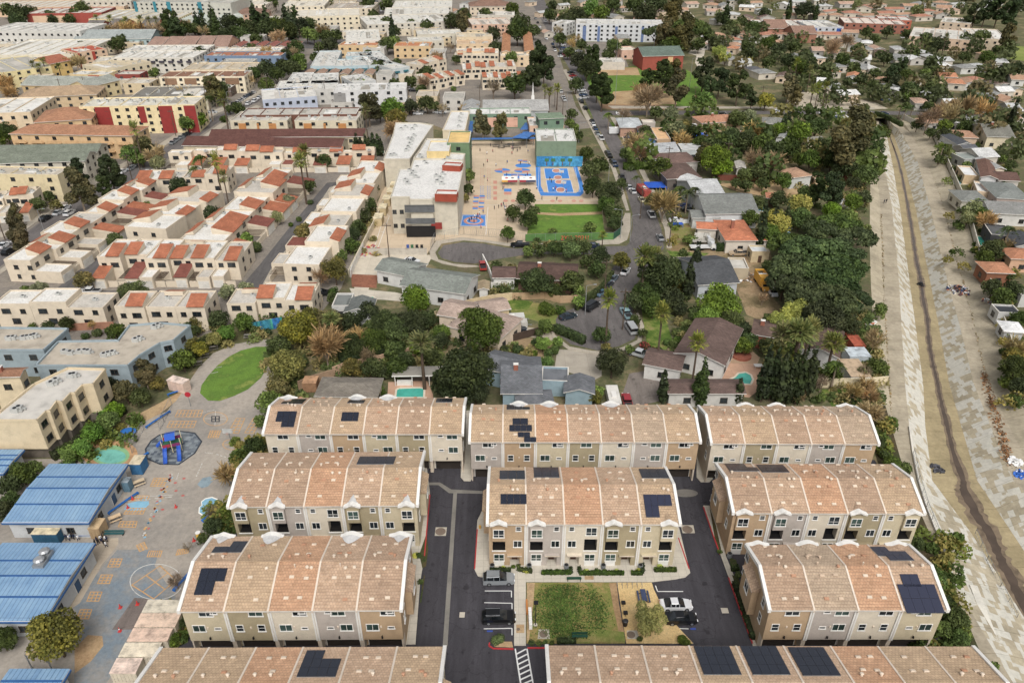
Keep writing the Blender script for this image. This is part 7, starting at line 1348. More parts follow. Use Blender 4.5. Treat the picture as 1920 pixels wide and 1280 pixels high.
# far left and top
trees('r 35 28 44;r 55 25 34;d 30 40 34;r 15 20 30;r 95 32 30;d 98 38 24;r 138 30 30;r 130 38 26;r 155 20 40;p 320 45 50;p 330 55 44;z 368 42 22;z 378 38 24;z 398 38 30;z 405 50 30;d 430 45 44;p 445 50 40;r 345 55 34;h 350 50 30;r 420 68 34;m 425 70 26;r 455 65 34;d 350 30 22;p 480 35 34;z 475 28 26;z 498 30 24;z 535 30 26;z 545 45 30;z 552 30 24;r 500 55 44;r 520 50 40;r 540 60 44;d 560 50 40;r 580 48 34;m 575 65 26 1.3;m 588 68 24 1.3;h 605 60 34;r 610 70 30;r 630 68 30;d 620 85 34;r 600 90 26;r 470 55 40;h 520 70 34;r 555 90 34;h 550 100 26;d 535 105 30;d 440 60 30;r 480 75 30')
trees('d 500 130 40;d 530 125 34;r 545 130 40;d 520 140 34;m 560 115 34;m 565 125 24;r 590 110 24;h 500 100 30;r 535 105 26;r 475 140 34;h 465 150 30;r 730 80 24;m 725 85 34;m 738 82 34;d 740 60 26;r 650 90 20;d 620 85 24;r 725 45 30;r 700 30 26;r 770 48 26;r 800 50 30;r 850 42 40;e 868 38 40;r 690 10 34;r 725 10 30;r 560 10 24;r 510 8 30;r 480 5 24;r 700 45 24;r 745 118 20;r 760 128 20;r 710 128 34;r 715 132 26;r 795 140 30;r 800 135 26;h 820 110 30;r 795 97 16;r 790 90 20;r 690 102 20;d 665 130 18;h 845 90 20;r 855 112 20;r 790 170 26;r 770 155 30;r 740 160 30;r 745 175 26;r 720 180 30;h 795 155 30;r 815 200 24;h 890 205 24;m 850 168 14;x 925 165 34;r 930 205 20;h 980 200 30;h 870 205 24;h 830 205 24;r 690 175 34;m 678 160 30')
trees('r 90 88 22;r 111 89 22;d 152 88 24;r 86 75 20;r 230 78 30;r 218 85 34;r 182 102 26;h 150 118 34;h 130 120 30;d 375 103 34;r 335 110 22;d 258 150 20;d 268 145 22;m 290 138 24;e 400 165 56 .9;d 410 172 44;h 10 160 44;h 20 175 34;r 5 155 30;r 12 248 44;r 0 260 40;v 60 232 20;m 125 185 26;r 445 205 30;r 430 205 20;h 195 60 30;h 215 55 30;h 240 55 34;h 290 60 40;r 310 60 34;h 260 55 30;r 230 50 26;r 180 55 26;h 320 65 30;r 470 95 30;v 475 90 20;r 390 60 26;h 380 60 26;r 365 55 26;h 100 125 26;m 120 180 20')
# small street and garden growth along the condominium lanes
trees('v 200 520 14;v 255 500 14;v 300 515 12;v 350 498 14;v 395 508 14;v 408 470 14;v 300 440 16;v 322 420 14;v 165 440 14;v 205 405 14;v 245 395 14;m 275 385 18;v 560 410 14;v 582 378 14;v 545 420 12;m 640 420 18;v 655 400 14;r 642 445 20;r 636 470 20;v 620 490 16;v 240 612 20;v 60 612 22;v 180 622 22;v 205 618 18;v 160 628 18;h 172 610 20;v 300 600 16;r 365 620 26;r 352 612 22;v 500 620 20;v 560 612 20')
# the courtyard planting: clipped hedges, lime coloured shrubs, spiky plants
for k, (s, nm) in enumerate((('918 1071 958 1071', 'left end'), ('974 1070 998 1074', 'second bay'), ('1015 1076 1071 1076', 'middle left'), ('1086 1077 1170 1077', 'middle right'), ('1183 1077 1205 1077', 'fourth bay'), ('1226 1071 1268 1071', 'right end'))):
 hedge('low clipped dark hedge at the %s of the row facing the courtyard' % nm, s, .55, .75)
for k, (s, nm) in enumerate((('972 1062 973 1072', 'beside the second door'), ('1070 1066 1071 1076', 'left of the middle door'), ('1086 1066 1087 1076', 'right of the middle door'), ('1204 1060 1205 1076', 'beside the fourth door'))):
 hedge('short hedge piece running to the wall %s' % nm, s, .5, .7)
for k, (x, y) in enumerate(((943, 1066), (987, 1069), (1099, 1071), (1156, 1070), (1197, 1069), (1238, 1061), (780, 1040))): tree('v', x, y, 15, .8, ['lime green clipped shrub, leftmost before the courtyard facing row', 'lime green shrub by the second door', 'lime green shrub by the middle hedge', 'largest lime green shrub in the courtyard planting', 'lime green shrub by the fourth door', 'flat lime green shrub under the last window', 'lime shrub beside the left walkway'][k], 'lime green shrubs')
trees('v 1045 1070 14 .9;v 1056 1071 12;v 1120 1069 14;v 1135 1070 12;v 962 1062 10;v 997 1203 14;v 1010 1204 14;v 1022 1203 12;v 1035 1204 12;v 1200 1196 14;v 1350 1033 12;v 1384 1076 16;v 786 1040 14;v 788 1090 14', 'low shrubs of the courtyard')
tree('v', 934, 1197, 32, .8, 'round clipped shrub on the red kerbed parking island', 'low shrubs of the courtyard'); tree('v', 1286, 1198, 30, .8, 'clipped dark shrub below the palo verde tree', 'low shrubs of the courtyard')
hedge('clipped hedge edging the lawn at its near side', '1044 1203 1080 1203', .8, .6); hedge('long clipped hedge by the right hand driveway walk', '1376 1095 1412 1200', .7, .9); hedge('short clipped hedge at the right walkway', '1370 1068 1384 1068', .7, .9)
hedge('tall clipped hedge curving round the lower cul-de-sac garden', '1040 621 1062 630 1095 645', 1.6, 2.0, 'v'); hedge('long dark hedge between the orange house and the tan pickup', '1342 470 1408 472', 1.2, 2.4); hedge('long bright hedge behind the driveway on the main street', '1168 318 1272 316', 1.5, 2.6, 'm'); hedge('dark hedge along the road above the channel mouth', '1640 216 1660 222 1690 238', 1.4, 1.8)
hedge('dark hedge at the foot of the school lawn fence', '1045 470 1100 470', 1.5, 2.2, 'r'); hedge('ivy covered fence along the street to the lower cul-de-sac', '1080 582 1128 548 1148 520', 1.0, 2.2, 'm'); hedge('hedge with bushes below the bright trees', '100 862 140 840 190 800 235 772', 1.6, 1.6, 'r'); hedge('dense shrub border round the oval lawn path', '345 690 368 664 395 645', 2.4, 2.2, 'r')
hedge('dark green hedge row in the pool gardens', '640 690 700 672 760 668', 3, 3, 'd'); hedge('red flowering hedge beside the brown roofed wing', '1205 650 1215 660 1235 668', 1.4, 1.4, 'v')
for o in COL.objects:
 if o.get('label', '').startswith('red flowering'): o.data.materials[0] = leaf('a02a24'); o.data.materials[1] = leaf('7c2a1e')
# distant mass beyond what can be counted
def far_mass(name, label, boxes, n, seed, z0=0):
 rs = np.random.RandomState(seed); C = []; S = []
 for (x0, y0, x1, y1, k) in boxes:
  for _ in range(int(n * k)):
   p = P(rs.uniform(x0, x1), rs.uniform(y0, y1)); D = rs.uniform(5, 11); m_ = 110; d = rs.normal(size=(m_, 3)); d /= np.linalg.norm(d, axis=1)[:, None]
   C.append(np.array([p.x, p.y, D * .55]) + d * np.array([D / 2, D / 2, D * .42]) * (.7 + .4 * rs.rand(m_, 1))); S.append(np.full(m_, D * .16) * (.6 + .8 * rs.rand(m_)))
 k = len(C); C = np.vstack(C); S = np.concatenate(S); Nn = rs.normal(size=C.shape) + [0, 0, .6]; Nn /= np.linalg.norm(Nn, axis=1)[:, None]
 me = quads(name, C, Nn, S, np.repeat(rs.randint(0, 4, k), 110), [leaf('40502c'), leaf('5a6a34'), leaf('68643e'), leaf('4a5a32')]); o = link(name, me); o['kind'] = 'stuff'; o['label'] = label; return o
far_mass('far_treetops', 'countless small treetops between the far houses', [(1300, -6, 1920, 40, .3), (1330, 60, 1480, 150, .14), (1480, 80, 1920, 205, .42), (1020, -6, 1300, 60, .2), (0, -8, 960, 5, .12), (560, 0, 760, 40, .05), (1760, 200, 1920, 330, .12)], 150, 5)
far_mass('garden_growth', 'mixed undergrowth between the middle houses', [(1180, 222, 1640, 340, .5)], 70, 6)
def shrubs(name, label, boxes, seed, cols):
 rs = np.random.RandomState(seed); C = []; S = []
 for (x0, y0, x1, y1, n) in boxes:
  for _ in range(n):
   p = P(rs.uniform(x0, x1), rs.uniform(y0, y1)); D = rs.uniform(1.5, 4.2); m_ = 150; d = rs.normal(size=(m_, 3)); d[:, 2] = abs(d[:, 2]); d /= np.linalg.norm(d, axis=1)[:, None]
   C.append(np.array([p.x, p.y, 0]) + d * np.array([D / 2, D / 2, D * .6]) * (.6 + .5 * rs.rand(m_, 1))); S.append(np.full(m_, .42) * (.5 + rs.rand(m_)))
 k = len(C); C = np.vstack(C); S = np.concatenate(S); Nn = rs.normal(size=C.shape) + [0, 0, .6]; Nn /= np.linalg.norm(Nn, axis=1)[:, None]
 me = quads(name, C, Nn, S, np.repeat(rs.randint(0, len(cols), k), 150), [leaf(c) for c in cols]); o = link(name, me); o['kind'] = 'stuff'; o['label'] = label
shrubs('undergrowth', 'tangled undergrowth and shrubs in the middle gardens', [(560, 590, 860, 700, 150), (1180, 225, 1640, 330, 150), (1400, 340, 1630, 440, 60), (1600, 560, 1650, 760, 50), (1440, 690, 1640, 760, 30), (1190, 470, 1300, 600, 30), (920, 540, 1090, 560, 14), (1000, 455, 1110, 470, 14), (1250, 600, 1290, 700, 10), (880, 650, 1000, 690, 16), (340, 600, 600, 650, 50), (500, 660, 570, 760, 40), (640, 380, 712, 480, 30)], 8, ('485a2e', '5c6a36', '6a683e', '3c4c28', '767046'))
shrubs('verge_plants', 'low verge plants along walls and beds', [(440, 830, 490, 950, 30), (400, 960, 440, 1010, 16), (300, 1150, 345, 1210, 20), (1640, 790, 1668, 850, 14), (1720, 1010, 1800, 1240, 40), (100, 860, 260, 780, 30), (1255, 400, 1300, 470, 8), (1770, 250, 1920, 520, 70), (1880, 540, 1920, 760, 30)], 9, ('485a2e', '5c6a36', '6a683e', '3c4c28', '767046'))
def weeds(name, label, line, n, w, z, seed, cols):
 rs = np.random.RandomState(seed); p = pz(line); C = []
 for _ in range(n): i = rs.randint(len(p) - 1); t = rs.rand(); q = P(p[i][0] + (p[i + 1][0] - p[i][0]) * t, p[i][1] + (p[i + 1][1] - p[i][1]) * t, z); C.append((q.x + rs.normal() * w, q.y + rs.normal() * w, z + abs(rs.normal()) * .12))
 C = np.array(C); Nn = rs.normal(size=C.shape) + [0, 0, 1]; Nn /= np.linalg.norm(Nn, axis=1)[:, None]; me = quads(name, C, Nn, .22 + .3 * rs.rand(n), rs.randint(0, len(cols), n), [leaf(c) for c in cols]); o = link(name, me); o['kind'] = 'stuff'; o['label'] = label
weeds('dry_weeds', 'reddish dry weeds along the right channel bench', '1845 700 1860 760 1880 820 1893 872', 500, .5, -1.65, 3, ('7a6048', '8f7658', '5c4c3a'))
weeds('joint_weeds', 'thin line of weeds in the channel path joint', '1651 400 1655 470 1656 532 1661 620 1667 720 1670 780', 260, .14, -1.69, 4, ('7a6c54', '6a664c')); weeds('joint_weeds', 'thin line of weeds in the far channel joint', '1741 300 1771 392 1789 470 1806 532 1829 620 1850 715', 170, .14, -1.69, 5, ('7a6c54', '6a664c'))
# lawn grass: short blades where the photo looks into the courtyard
rs = np.random.RandomState(3); n = 16000; C = []
q0 = [P(x, y) for x, y in ((1004, 1096), (1143, 1096), (1160, 1200), (994, 1200))]
for i in range(n):
 u, v = rs.rand(2); a = q0[0].lerp(q0[1], u); b_ = q0[3].lerp(q0[2], u); p = a.lerp(b_, v); C.append((p.x, p.y, .13 + .05 * rs.rand()))
C = np.array(C); ctr = q0[0].lerp(q0[1], .42).lerp(q0[3].lerp(q0[2], .42), .5); keep = (((C[:, 0] - ctr.x) / 5.4) ** 2 + ((C[:, 1] - ctr.y) / 4.9) ** 2 < 1 + rs.normal(size=n) * .25) & (np.sin(C[:, 0] * .9) + rs.normal(size=n) * .8 > -.6); C = C[keep]; n = len(C); Nn = rs.normal(size=(n, 3)) + [0, 0, .4]; Nn /= np.linalg.norm(Nn, axis=1)[:, None]
o = link('grass', quads('grass', C, Nn, .1 + .14 * rs.rand(n), rs.randint(0, 3, n), [leaf('2f4716'), leaf('3c581b'), leaf('4c6a22')])); o['kind'] = 'stuff'; o['label'] = 'uneven green grass of the courtyard lawn'
# vehicles
RUBBER = plain('17171a', .8); RIM = plain('9a9da0', .35, .6); LAMPW = plain('e6e8ea', .25); LAMPR = plain('9a1d1d', .3); CGL = glass_dark('14181c', .08)
def hull(mb, secs, mat, roofm=None):
 """stations along x: (x, half width low, half width high, z low, z high)"""
 n0 = len(mb.v)
 for x, wl, wh, z0, z1 in secs: mb.v += [(x, -wl, z0), (x, wl, z0), (x, wh, z1), (x, -wh, z1)]
 k = mb.mi(mat); kr = mb.mi(roofm) if roofm else k; S_ = len(secs)
 for i in range(S_ - 1):
  a, b = n0 + 4 * i, n0 + 4 * i + 4
  for q, m_ in (((a, a + 1, b + 1, b), k), ((a + 1, a + 2, b + 2, b + 1), k), ((a + 2, a + 3, b + 3, b + 2), kr), ((a + 3, a, b, b + 3), k)): mb.f.append(q[::-1]); mb.m.append(m_)
 mb.f.append((n0 + 3, n0 + 2, n0 + 1, n0)[::-1]); mb.m.append(k); e = n0 + 4 * (S_ - 1); mb.f.append((e, e + 1, e + 2, e + 3)[::-1]); mb.m.append(k)
CARS = dict(  # length, hull stations, glasshouse stations, roof stations, axle positions
 sedan=(4.7, [(-2.35, .7, .62, .38, .78), (-2.2, .88, .8, .25, .92), (-1.2, .92, .86, .2, .96), (1.0, .92, .86, .2, .92), (1.9, .88, .78, .22, .78), (2.3, .7, .6, .32, .62)], [(-1.75, .8, .78, .9, .95), (-.95, .82, .62, .9, 1.4), (.35, .82, .62, .9, 1.4), (1.15, .82, .78, .86, .92)], [(-.85, .64, .58, 1.37, 1.43), (.2, .64, .58, 1.37, 1.44)], (-1.4, 1.4)),
 suv=(4.9, [(-2.4, .8, .76, .4, 1.02), (-2.3, .94, .88, .3, 1.1), (1.2, .95, .9, .28, 1.06), (2.1, .92, .84, .3, .98), (2.42, .78, .7, .4, .8)], [(-2.3, .86, .84, 1.05, 1.1), (-1.75, .86, .68, 1.05, 1.62), (.2, .86, .68, 1.02, 1.64), (1.2, .86, .82, 1.0, 1.08)], [(-1.8, .7, .62, 1.58, 1.68), (.12, .69, .61, 1.6, 1.69)], (-1.45, 1.5)),
 pickup=(5.6, [(-2.8, .92, .92, .5, 1.05), (-.6, .95, .93, .4, 1.1), (1.7, .95, .9, .38, 1.08), (2.5, .92, .85, .4, 1.02), (2.8, .82, .74, .5, .85)], [(-.75, .88, .74, 1.05, 1.7), (.75, .88, .72, 1.05, 1.72), (1.4, .88, .84, 1.02, 1.1)], [(-.8, .76, .7, 1.66, 1.76), (.7, .74, .68, 1.68, 1.78)], (-1.8, 1.85)),
 van=(5.4, [(-2.7, .95, .95, .4, 1.1), (1.6, .97, .95, .35, 1.1), (2.4, .93, .84, .38, 1.0), (2.7, .8, .7, .45, .8)], [(-2.6, .93, .84, 1.05, 1.95), (1.0, .93, .82, 1.05, 1.95), (1.95, .9, .84, 1.0, 1.08)], [(-2.62, .86, .8, 1.9, 2.08), (.98, .86, .8, 1.9, 2.08)], (-1.7, 1.75)))
_C = {}
def car_parts(kind, col):
 k = (kind, col)
 if k in _C: return _C[k]
 L, H_, G, Rf, ax = CARS[kind]; bm_ = carpaint(col); b_ = MB(); hull(b_, H_, bm_); g = MB(); hull(g, G, CGL); r_ = MB(); hull(r_, Rf, bm_)
 if kind == 'pickup': b_.box(-2.68, -.78, 1.02, -.85, .78, 1.11, plain('2b2c2e', .8))
 for x in G[1][0], (G[1][0] + G[2][0]) / 2 + .05, G[2][0] - .05:
  for s in (-1, 1): r_.bar((x, s * .86, G[1][3]), (x, s * (G[1][2] + .02), G[1][4]), .06, .03, bm_, (0, 1, 0))
 if kind == 'suv':
  for s in (-1, 1): r_.bar((-1.9, s * .6, 1.78), (.2, s * .6, 1.78), .05, .05, STEEL)
 w = MB(); w.tube((0, -.11, 0), (0, .11, 0), .34, .34, RUBBER, 14); rm = MB(); rm.tube((0, -.13, 0), (0, .13, 0), .2, .2, RIM, 10)
 hl = MB(); hl.box(-.06, -.16, -.07, .06, .16, .07, LAMPW); tl = MB(); tl.box(-.04, -.15, -.08, .04, .15, .08, LAMPR)
 j = MB()
 for q, off in ((b_, (0, 0, 0)), (g, (0, 0, 0)), (r_, (0, 0, 0))) + tuple((z, (x, y, .34)) for x in ax for y in (-.84, .84) for z in (w, rm)) + tuple((hl, (H_[-1][0] - .06, y, .7)) for y in (-.6, .6)):
  n = len(j.v); j.v += [(v[0] + off[0], v[1] + off[1], v[2] + off[2]) for v in q.v]; j.f += [tuple(n + i for i in f) for f in q.f]; j.m += [j.mi(q.mats[m_]) for m_ in q.m]
 _C[k] = dict(body=b_.mesh('body'), glass=g.mesh('windows'), roof=r_.mesh('cabin_roof'), wheel=w.mesh('tyre'), rim=rm.mesh('rim'), hl=hl.mesh('headlight'), tl=tl.mesh('tail_light'), j=j.mesh('parked_car'), ax=ax, x0=H_[0][0], x1=H_[-1][0], zl=.66 if kind == 'sedan' else .82); return _C[k]
KCN = dict(sedan='sedan', suv='suv', pickup='pickup truck', van='van')
def car(kind, px, py, ang, col, cname, label=None, near=None, z=.03, group=None):
 c = car_parts(kind, col); p = P(px, py, .8); rz = R(ang); near = near if near is not None else ppm(px, py) > 5.2
 lab = label or '%s %s' % (cname, KCN[kind]); g = group or 'parked cars'; nm = {'sedan': 'parked_car', 'suv': 'parked_suv', 'pickup': 'pickup_truck', 'van': 'parked_van'}[kind]; cat = {'pickup': 'truck', 'van': 'van'}.get(kind, 'car')
 if not near: o = link(nm, c['j'], None, (p.x, p.y, z), rz); return tag(o, lab, cat, g, not label)
 t = thing(nm, lab, cat, (p.x, p.y, z), rz, g, not label); link('body', c['body'], t); link('windows', c['glass'], t); link('cabin_roof', c['roof'], t)
 for x in c['ax']:
  for y in (-.84, .84): w = link('wheel', c['wheel'], t, (x, y, .34)); link('rim', c['rim'], w)
 for y in (-.58, .58): link('headlight', c['hl'], t, (c['x1'] - .04, y, c['zl'])); link('tail_light', c['tl'], t, (c['x0'] + .05, y, c['zl'] + .1))
 return t
car('suv', 935, 1083, 0, '8d9296', '', 'silver grey SUV in the first bay beside the courtyard row', z=.03); car('suv', 935, 1155, 0, '101114', '', 'black SUV alone in the lower parking bay left of the lawn', z=.03)
car('sedan', 1268, 1131, 0, 'e6e7e8', '', 'white sedan beside the palo verde tree'); car('sedan', 1277, 1156, 0, '15161a', '', 'black sedan half hidden under the palo verde tree')
car('sedan', 1065, 591, 25, '2c3a46', '', 'dark blue grey sedan at the mouth of the lower cul-de-sac'); car('van', 1110, 573, 50, '15181d', '', 'black van with roof windows on the lower cul-de-sac'); car('pickup', 1174, 586, 100, '9cc0c8', '', 'pale turquoise pickup under the dark trees by the cul-de-sac'); car('van', 1183, 614, 100, 'b9bcbd', '', 'silver minivan on the right rim of the cul-de-sac'); car('pickup', 1199, 662, -32, 'c6c9cb', '', 'silver pickup on the drive beside the red flowering hedge'); car('sedan', 1173, 507, 62, 'e2e3e4', '', 'white car parked under trees between street and cul-de-sac')
car('sedan', 1128, 546, 52, '5f7f96', '', 'blue grey car first behind the black van'); car('sedan', 1140, 532, 55, '3b4148', '', 'dark car second behind the black van'); car('sedan', 1150, 520, 60, '6f7f8c', '', 'grey car third behind the black van'); car('sedan', 970, 615, 0, '1c2833', '', 'dark car in front of two covered boats on the drive')
car('pickup', 975, 458, 180, '17191e', '', 'black pickup beside the pavement of the school cul-de-sac'); car('sedan', 1110, 459, 180, '23344e', '', 'dark blue car below the school lawn lamp'); car('pickup', 168, 545, 180, 'e6e6e4', '', 'white pickup with camper shell on the condominium lane'); car('suv', 603, 548, 10, '1d2024', '', 'black car inside the walled yard by the three unit row')
car('sedan', 772, 487, -20, 'dfe1e2', '', 'white car behind the sage green roof'); car('pickup', 905, 497, 95, 'b8372e', '', 'red and grey pickup by the white wall'); car('sedan', 1268, 411, 0, 'e4e5e6', '', 'white car behind the white picket wall'); car('sedan', 1285, 385, 0, '23479a', '', 'bright blue car in the walled forecourt'); car('suv', 1292, 392, 0, '16181c', '', 'black car below the bright blue car'); car('sedan', 1330, 440, 0, '2c5f86', '', 'blue sports car before the orange tiled garage'); car('sedan', 1291, 488, 5, 'c9cbcc', '', 'silver car on the gravel drive by the slim cypresses'); car('pickup', 1385, 474, 180, 'b39d80', '', 'tan pickup beside the pale shed'); car('sedan', 1449, 546, -90, 'dfe2e4', '', 'white car beside the yellow box truck')
car('pickup', 1176, 752, 90, 'a82632', '', 'red pickup at the roof edge of the seven unit row'); car('sedan', 1471, 428, 15, '2f6f9a', '', 'blue car behind the bright green trees'); car('sedan', 1468, 436, 10, '7fb2cc', '', 'pale blue car beside the pool garden')
rr = random.Random(5); CC = dict(w=('e4e5e6', 'white'), k=('15171b', 'black'), g=('8f9497', 'grey'), s=('c2c5c7', 'silver'), b=('2b4468', 'blue'), r=('a32b2f', 'red'), c=('c9bf9a', 'cream'), n=('4a4438', 'brown'))
for e in '''p1221 401 w 92;s1238 444 g 92;s1203 373 c 94;s1187 357 s 94;s1180 350 w 94;p1166 332 k 94;p1152 307 b 95;v1148 302 k 95;p1142 291 k 95;v1139 286 k 95;p1127 258 w 95;s1120 249 g 95;s1116 240 b 96;s1112 232 w 96;s1110 226 k 96;v1097 202 k 96;v1090 190 k 96;v1088 187 w 96;
s1071 135 k 20;s1074 141 r 20;s1077 147 s 20;s1081 153 w 20;s1084 157 w 20;s1087 164 k 20;s1090 168 w 20;s1092 173 s 20;s1094 177 b 20;s1096 182 w 20;v1053 100 k 20;s1055 94 g 20;s1056 89 b 20;s1054 84 w 20;s1052 105 w 20;s1038 88 k 100;s1036 82 b 100;s1040 94 w 100;s1020 68 r 100;s1024 72 w 100;s1052 171 w 95;s1056 182 w 95;s1058 186 s 95;s1012 50 w 98;s1008 42 k 98;s1004 34 g 98;s1016 58 b 98;s1022 40 w 98;
v85 408 k 84;s109 397 s 84;v130 398 w 84;s122 388 w 84;s7 458 w 84;v16 470 k 84;s68 455 r 84;p122 420 k 84;s246 314 g 84;s255 306 g 84;s269 300 k 84;s277 321 w 84;s230 320 w 84;s324 266 g 84;s331 261 g 84;s340 256 g 84;s347 252 k 84;s352 250 k 84;v362 241 k 84;s370 237 g 84;v381 230 k 84;s391 226 s 84;s398 209 s 0;v439 194 k 84;s445 191 w 84;s450 188 s 84;s455 185 w 84;s460 181 b 84;s465 178 b 84;s470 176 k 84;s475 173 w 84;v466 193 w 84;v478 188 w 84;v503 178 w 84;s486 182 w 84;
v305 242 w 0;s278 246 k 0;v325 245 r 0;s300 126 k 0;s310 124 w 0;s328 129 k 0;s275 129 w 0;s288 131 b 0;s295 164 w 0;s440 113 w 0;s428 113 w 0;s445 113 w 0;s600 99 k 84;s612 92 w 84;s590 99 w 84;s596 96 w 84;s660 56 w 84;s668 50 k 84;s680 40 w 84;s690 34 w 84;s700 28 k 84;s715 20 w 84;s725 14 b 84;s672 46 s 84;s645 64 w 84;s632 72 b 84;s800 125 s 15;s803 119 w 15;s802 114 w 15;s806 108 b 15;s796 131 k 15;s870 118 g 90;s868 105 g 90;
s715 154 w 0;s735 154 k 0;v748 157 k 0;v762 158 w 0;v765 162 k 0;v770 166 w 0;v775 169 k 0;s778 154 w 0;s785 150 w 0;s762 209 w 0;s772 210 k 0;s784 212 w 0;s820 209 w 0;s828 210 s 0;s792 208 s 0;s1164 211 w 0;s1352 211 k 0;v1456 209 w 0;v1575 210 w 0;s1572 216 w 0;v1580 218 w 0;v1560 219 b 0;s1624 209 k 0;s1657 212 b 0;v1567 157 w 0;s1545 212 w 0;
v1893 262 w -15;v1898 270 w -15;s1884 262 k -15;s1878 264 g -15;s1872 262 k -15;s1205 262 b 0;v1214 271 w 0;s1180 257 b 0;v1262 246 w 0;v1245 275 r 0;s1320 68 w 0;s1780 190 b 0;v1720 188 w 0;s1745 187 w 0;s1700 185 b 0;s1712 184 k 0;v1915 206 w 0;s1880 200 w 0;s1660 186 b 0;s1680 165 w 0;s1830 200 k 0;s1765 178 w 0;s1695 70 w 0;s1500 170 k 0;s1790 78 w 0;s1800 79 k 0;s40 22 w 0;s60 30 w 0;s75 31 k 0;s90 33 b 0;s105 34 w 0;s120 35 k 0;s130 33 r 0;s52 31 s 0;s158 30 b 0;v545 76 w 0;s1085 95 w 0;s1090 100 k 0;s1100 104 w 0'''.replace('\n', '').split(';'):
 k = {'s': 'sedan', 'p': 'pickup', 'v': 'suv'}[e[0]]; x, y, c, a = e[1:].split(); car(k, float(x), float(y), float(a), *CC[c])
def box_truck(label, px, py, ang, cab, box, open_top=False, flat=False, L=7.5):
 p = P(px, py, 1.2); t = thing('box_truck' if not flat else 'flatbed_truck', label, 'truck', (p.x, p.y, 0), R(ang), 'work trucks'); cm = carpaint(cab); m_ = paint(box, .5, .08)
 mb = MB(); hull(mb, [(2.2, 1.05, 1.0, .6, 2.3), (3.0, 1.05, .95, .55, 2.35), (3.5, 1.05, .98, .55, 1.5), (4.3, .95, .85, .6, 1.3)], cm); part('cab', mb, t); mb = MB(); mb.face([(3.06, -.85, 2.2), (3.56, -.88, 1.52), (3.56, .88, 1.52), (3.06, .85, 2.2)][::-1], CGL); part('windscreen', mb, t)
 mb = MB()
 if flat: mb.box(-L / 2, -1.2, .95, 2.0, 1.2, 1.15, m_); mb.box(1.85, -1.2, 1.15, 2.0, 1.2, 2.1, m_)
 elif open_top:
  mb.box(-3.6, -1.2, .9, 2.1, 1.2, 1.1, m_); mb.box(-3.6, -1.2, 1.1, 2.1, -1.1, 3.3, m_); mb.box(-3.6, 1.1, 1.1, 2.1, 1.2, 3.3, m_); mb.box(2.0, -1.1, 1.1, 2.1, 1.1, 3.3, m_); mb.box(-3.6, -1.1, 3.0, -3.0, 1.1, 3.3, m_); mb.box(-.2, -1.1, 3.1, 2.0, 1.1, 3.3, m_); mb.box(-.9, -1.1, 3.05, -.2, 1.1, 3.25, WHITE)
 else: mb.box(-3.6, -1.2, .9, 2.1, 1.2, 3.3, m_)
 part('cargo_body', mb, t)
 for x in (-2.4, 3.0):
  for y in (-.95, .95): mb = MB(); mb.tube((x, y - .15, .48), (x, y + .15, .48), .48, .48, RUBBER, 12); part('wheel', mb, t)
 for y in (-.65, .65): mb = MB(); mb.box(4.28, y - .15, .85, 4.36, y + .15, 1.05, LAMPW); part('headlight', mb, t)
 return t
box_truck('yellow box truck with open roof parked on the dirt beside the stone pine', 1429, 528, -90, 'e0a01c', 'e0a41e', True); box_truck('white flatbed truck nearer the orange house fence', 1318, 461, 0, 'e4e5e6', 'd9d9d6', flat=True); box_truck('white flatbed truck behind the first flatbed', 1312, 450, 0, 'dcdedf', 'a9a49a', flat=True)
def trailer(label, px, py, ang, L, W, H_, c):
 p = P(px, py, 1.5); t = thing('trailer', label, 'trailer', (p.x, p.y, 0), R(ang), 'trailers'); mb = MB(); mb.box(-L / 2, -W / 2, .5, L / 2, W / 2, H_, paint(c, .5, .1)); mb.box(-L * .2, -W * .2, H_, L * .1, W * .2, H_ + .25, WHITE); part('body', mb, t)
 for s in (-1, 1): mb = MB(); mb.tube((0, s * W / 2 - .12, .35), (0, s * W / 2 + .12, .35), .35, .35, RUBBER, 10); part('wheel', mb, t)
 mb = MB(); mb.bar((L / 2, 0, .55), (L / 2 + 1.2, 0, .45), .12, .12, STEEL); part('hitch', mb, t)
trailer('white trailer loaded with ladders behind the seven unit row', 1150, 745, 90, 6.5, 2.4, 2.4, 'e3dfd6'); trailer('red sided white roofed trailer beside the blue tarpaulin', 1207, 358, 100, 8, 2.5, 2.8, 'a5463c'); trailer('white camper trailer in the back garden', 1290, 239, 0, 7, 2.4, 2.9, 'e6e5e1'); trailer('white recreational vehicle by the street house', 1158, 245, 0, 7.5, 2.4, 2.8, 'e2e3e2'); trailer('boat on trailer under white cover behind black sedan', 965, 603, 5, 6, 2.2, 1.7, 'cfcac0'); trailer('second covered boat on the same drive', 960, 592, 5, 6, 2.2, 1.7, 'd8d6d0')
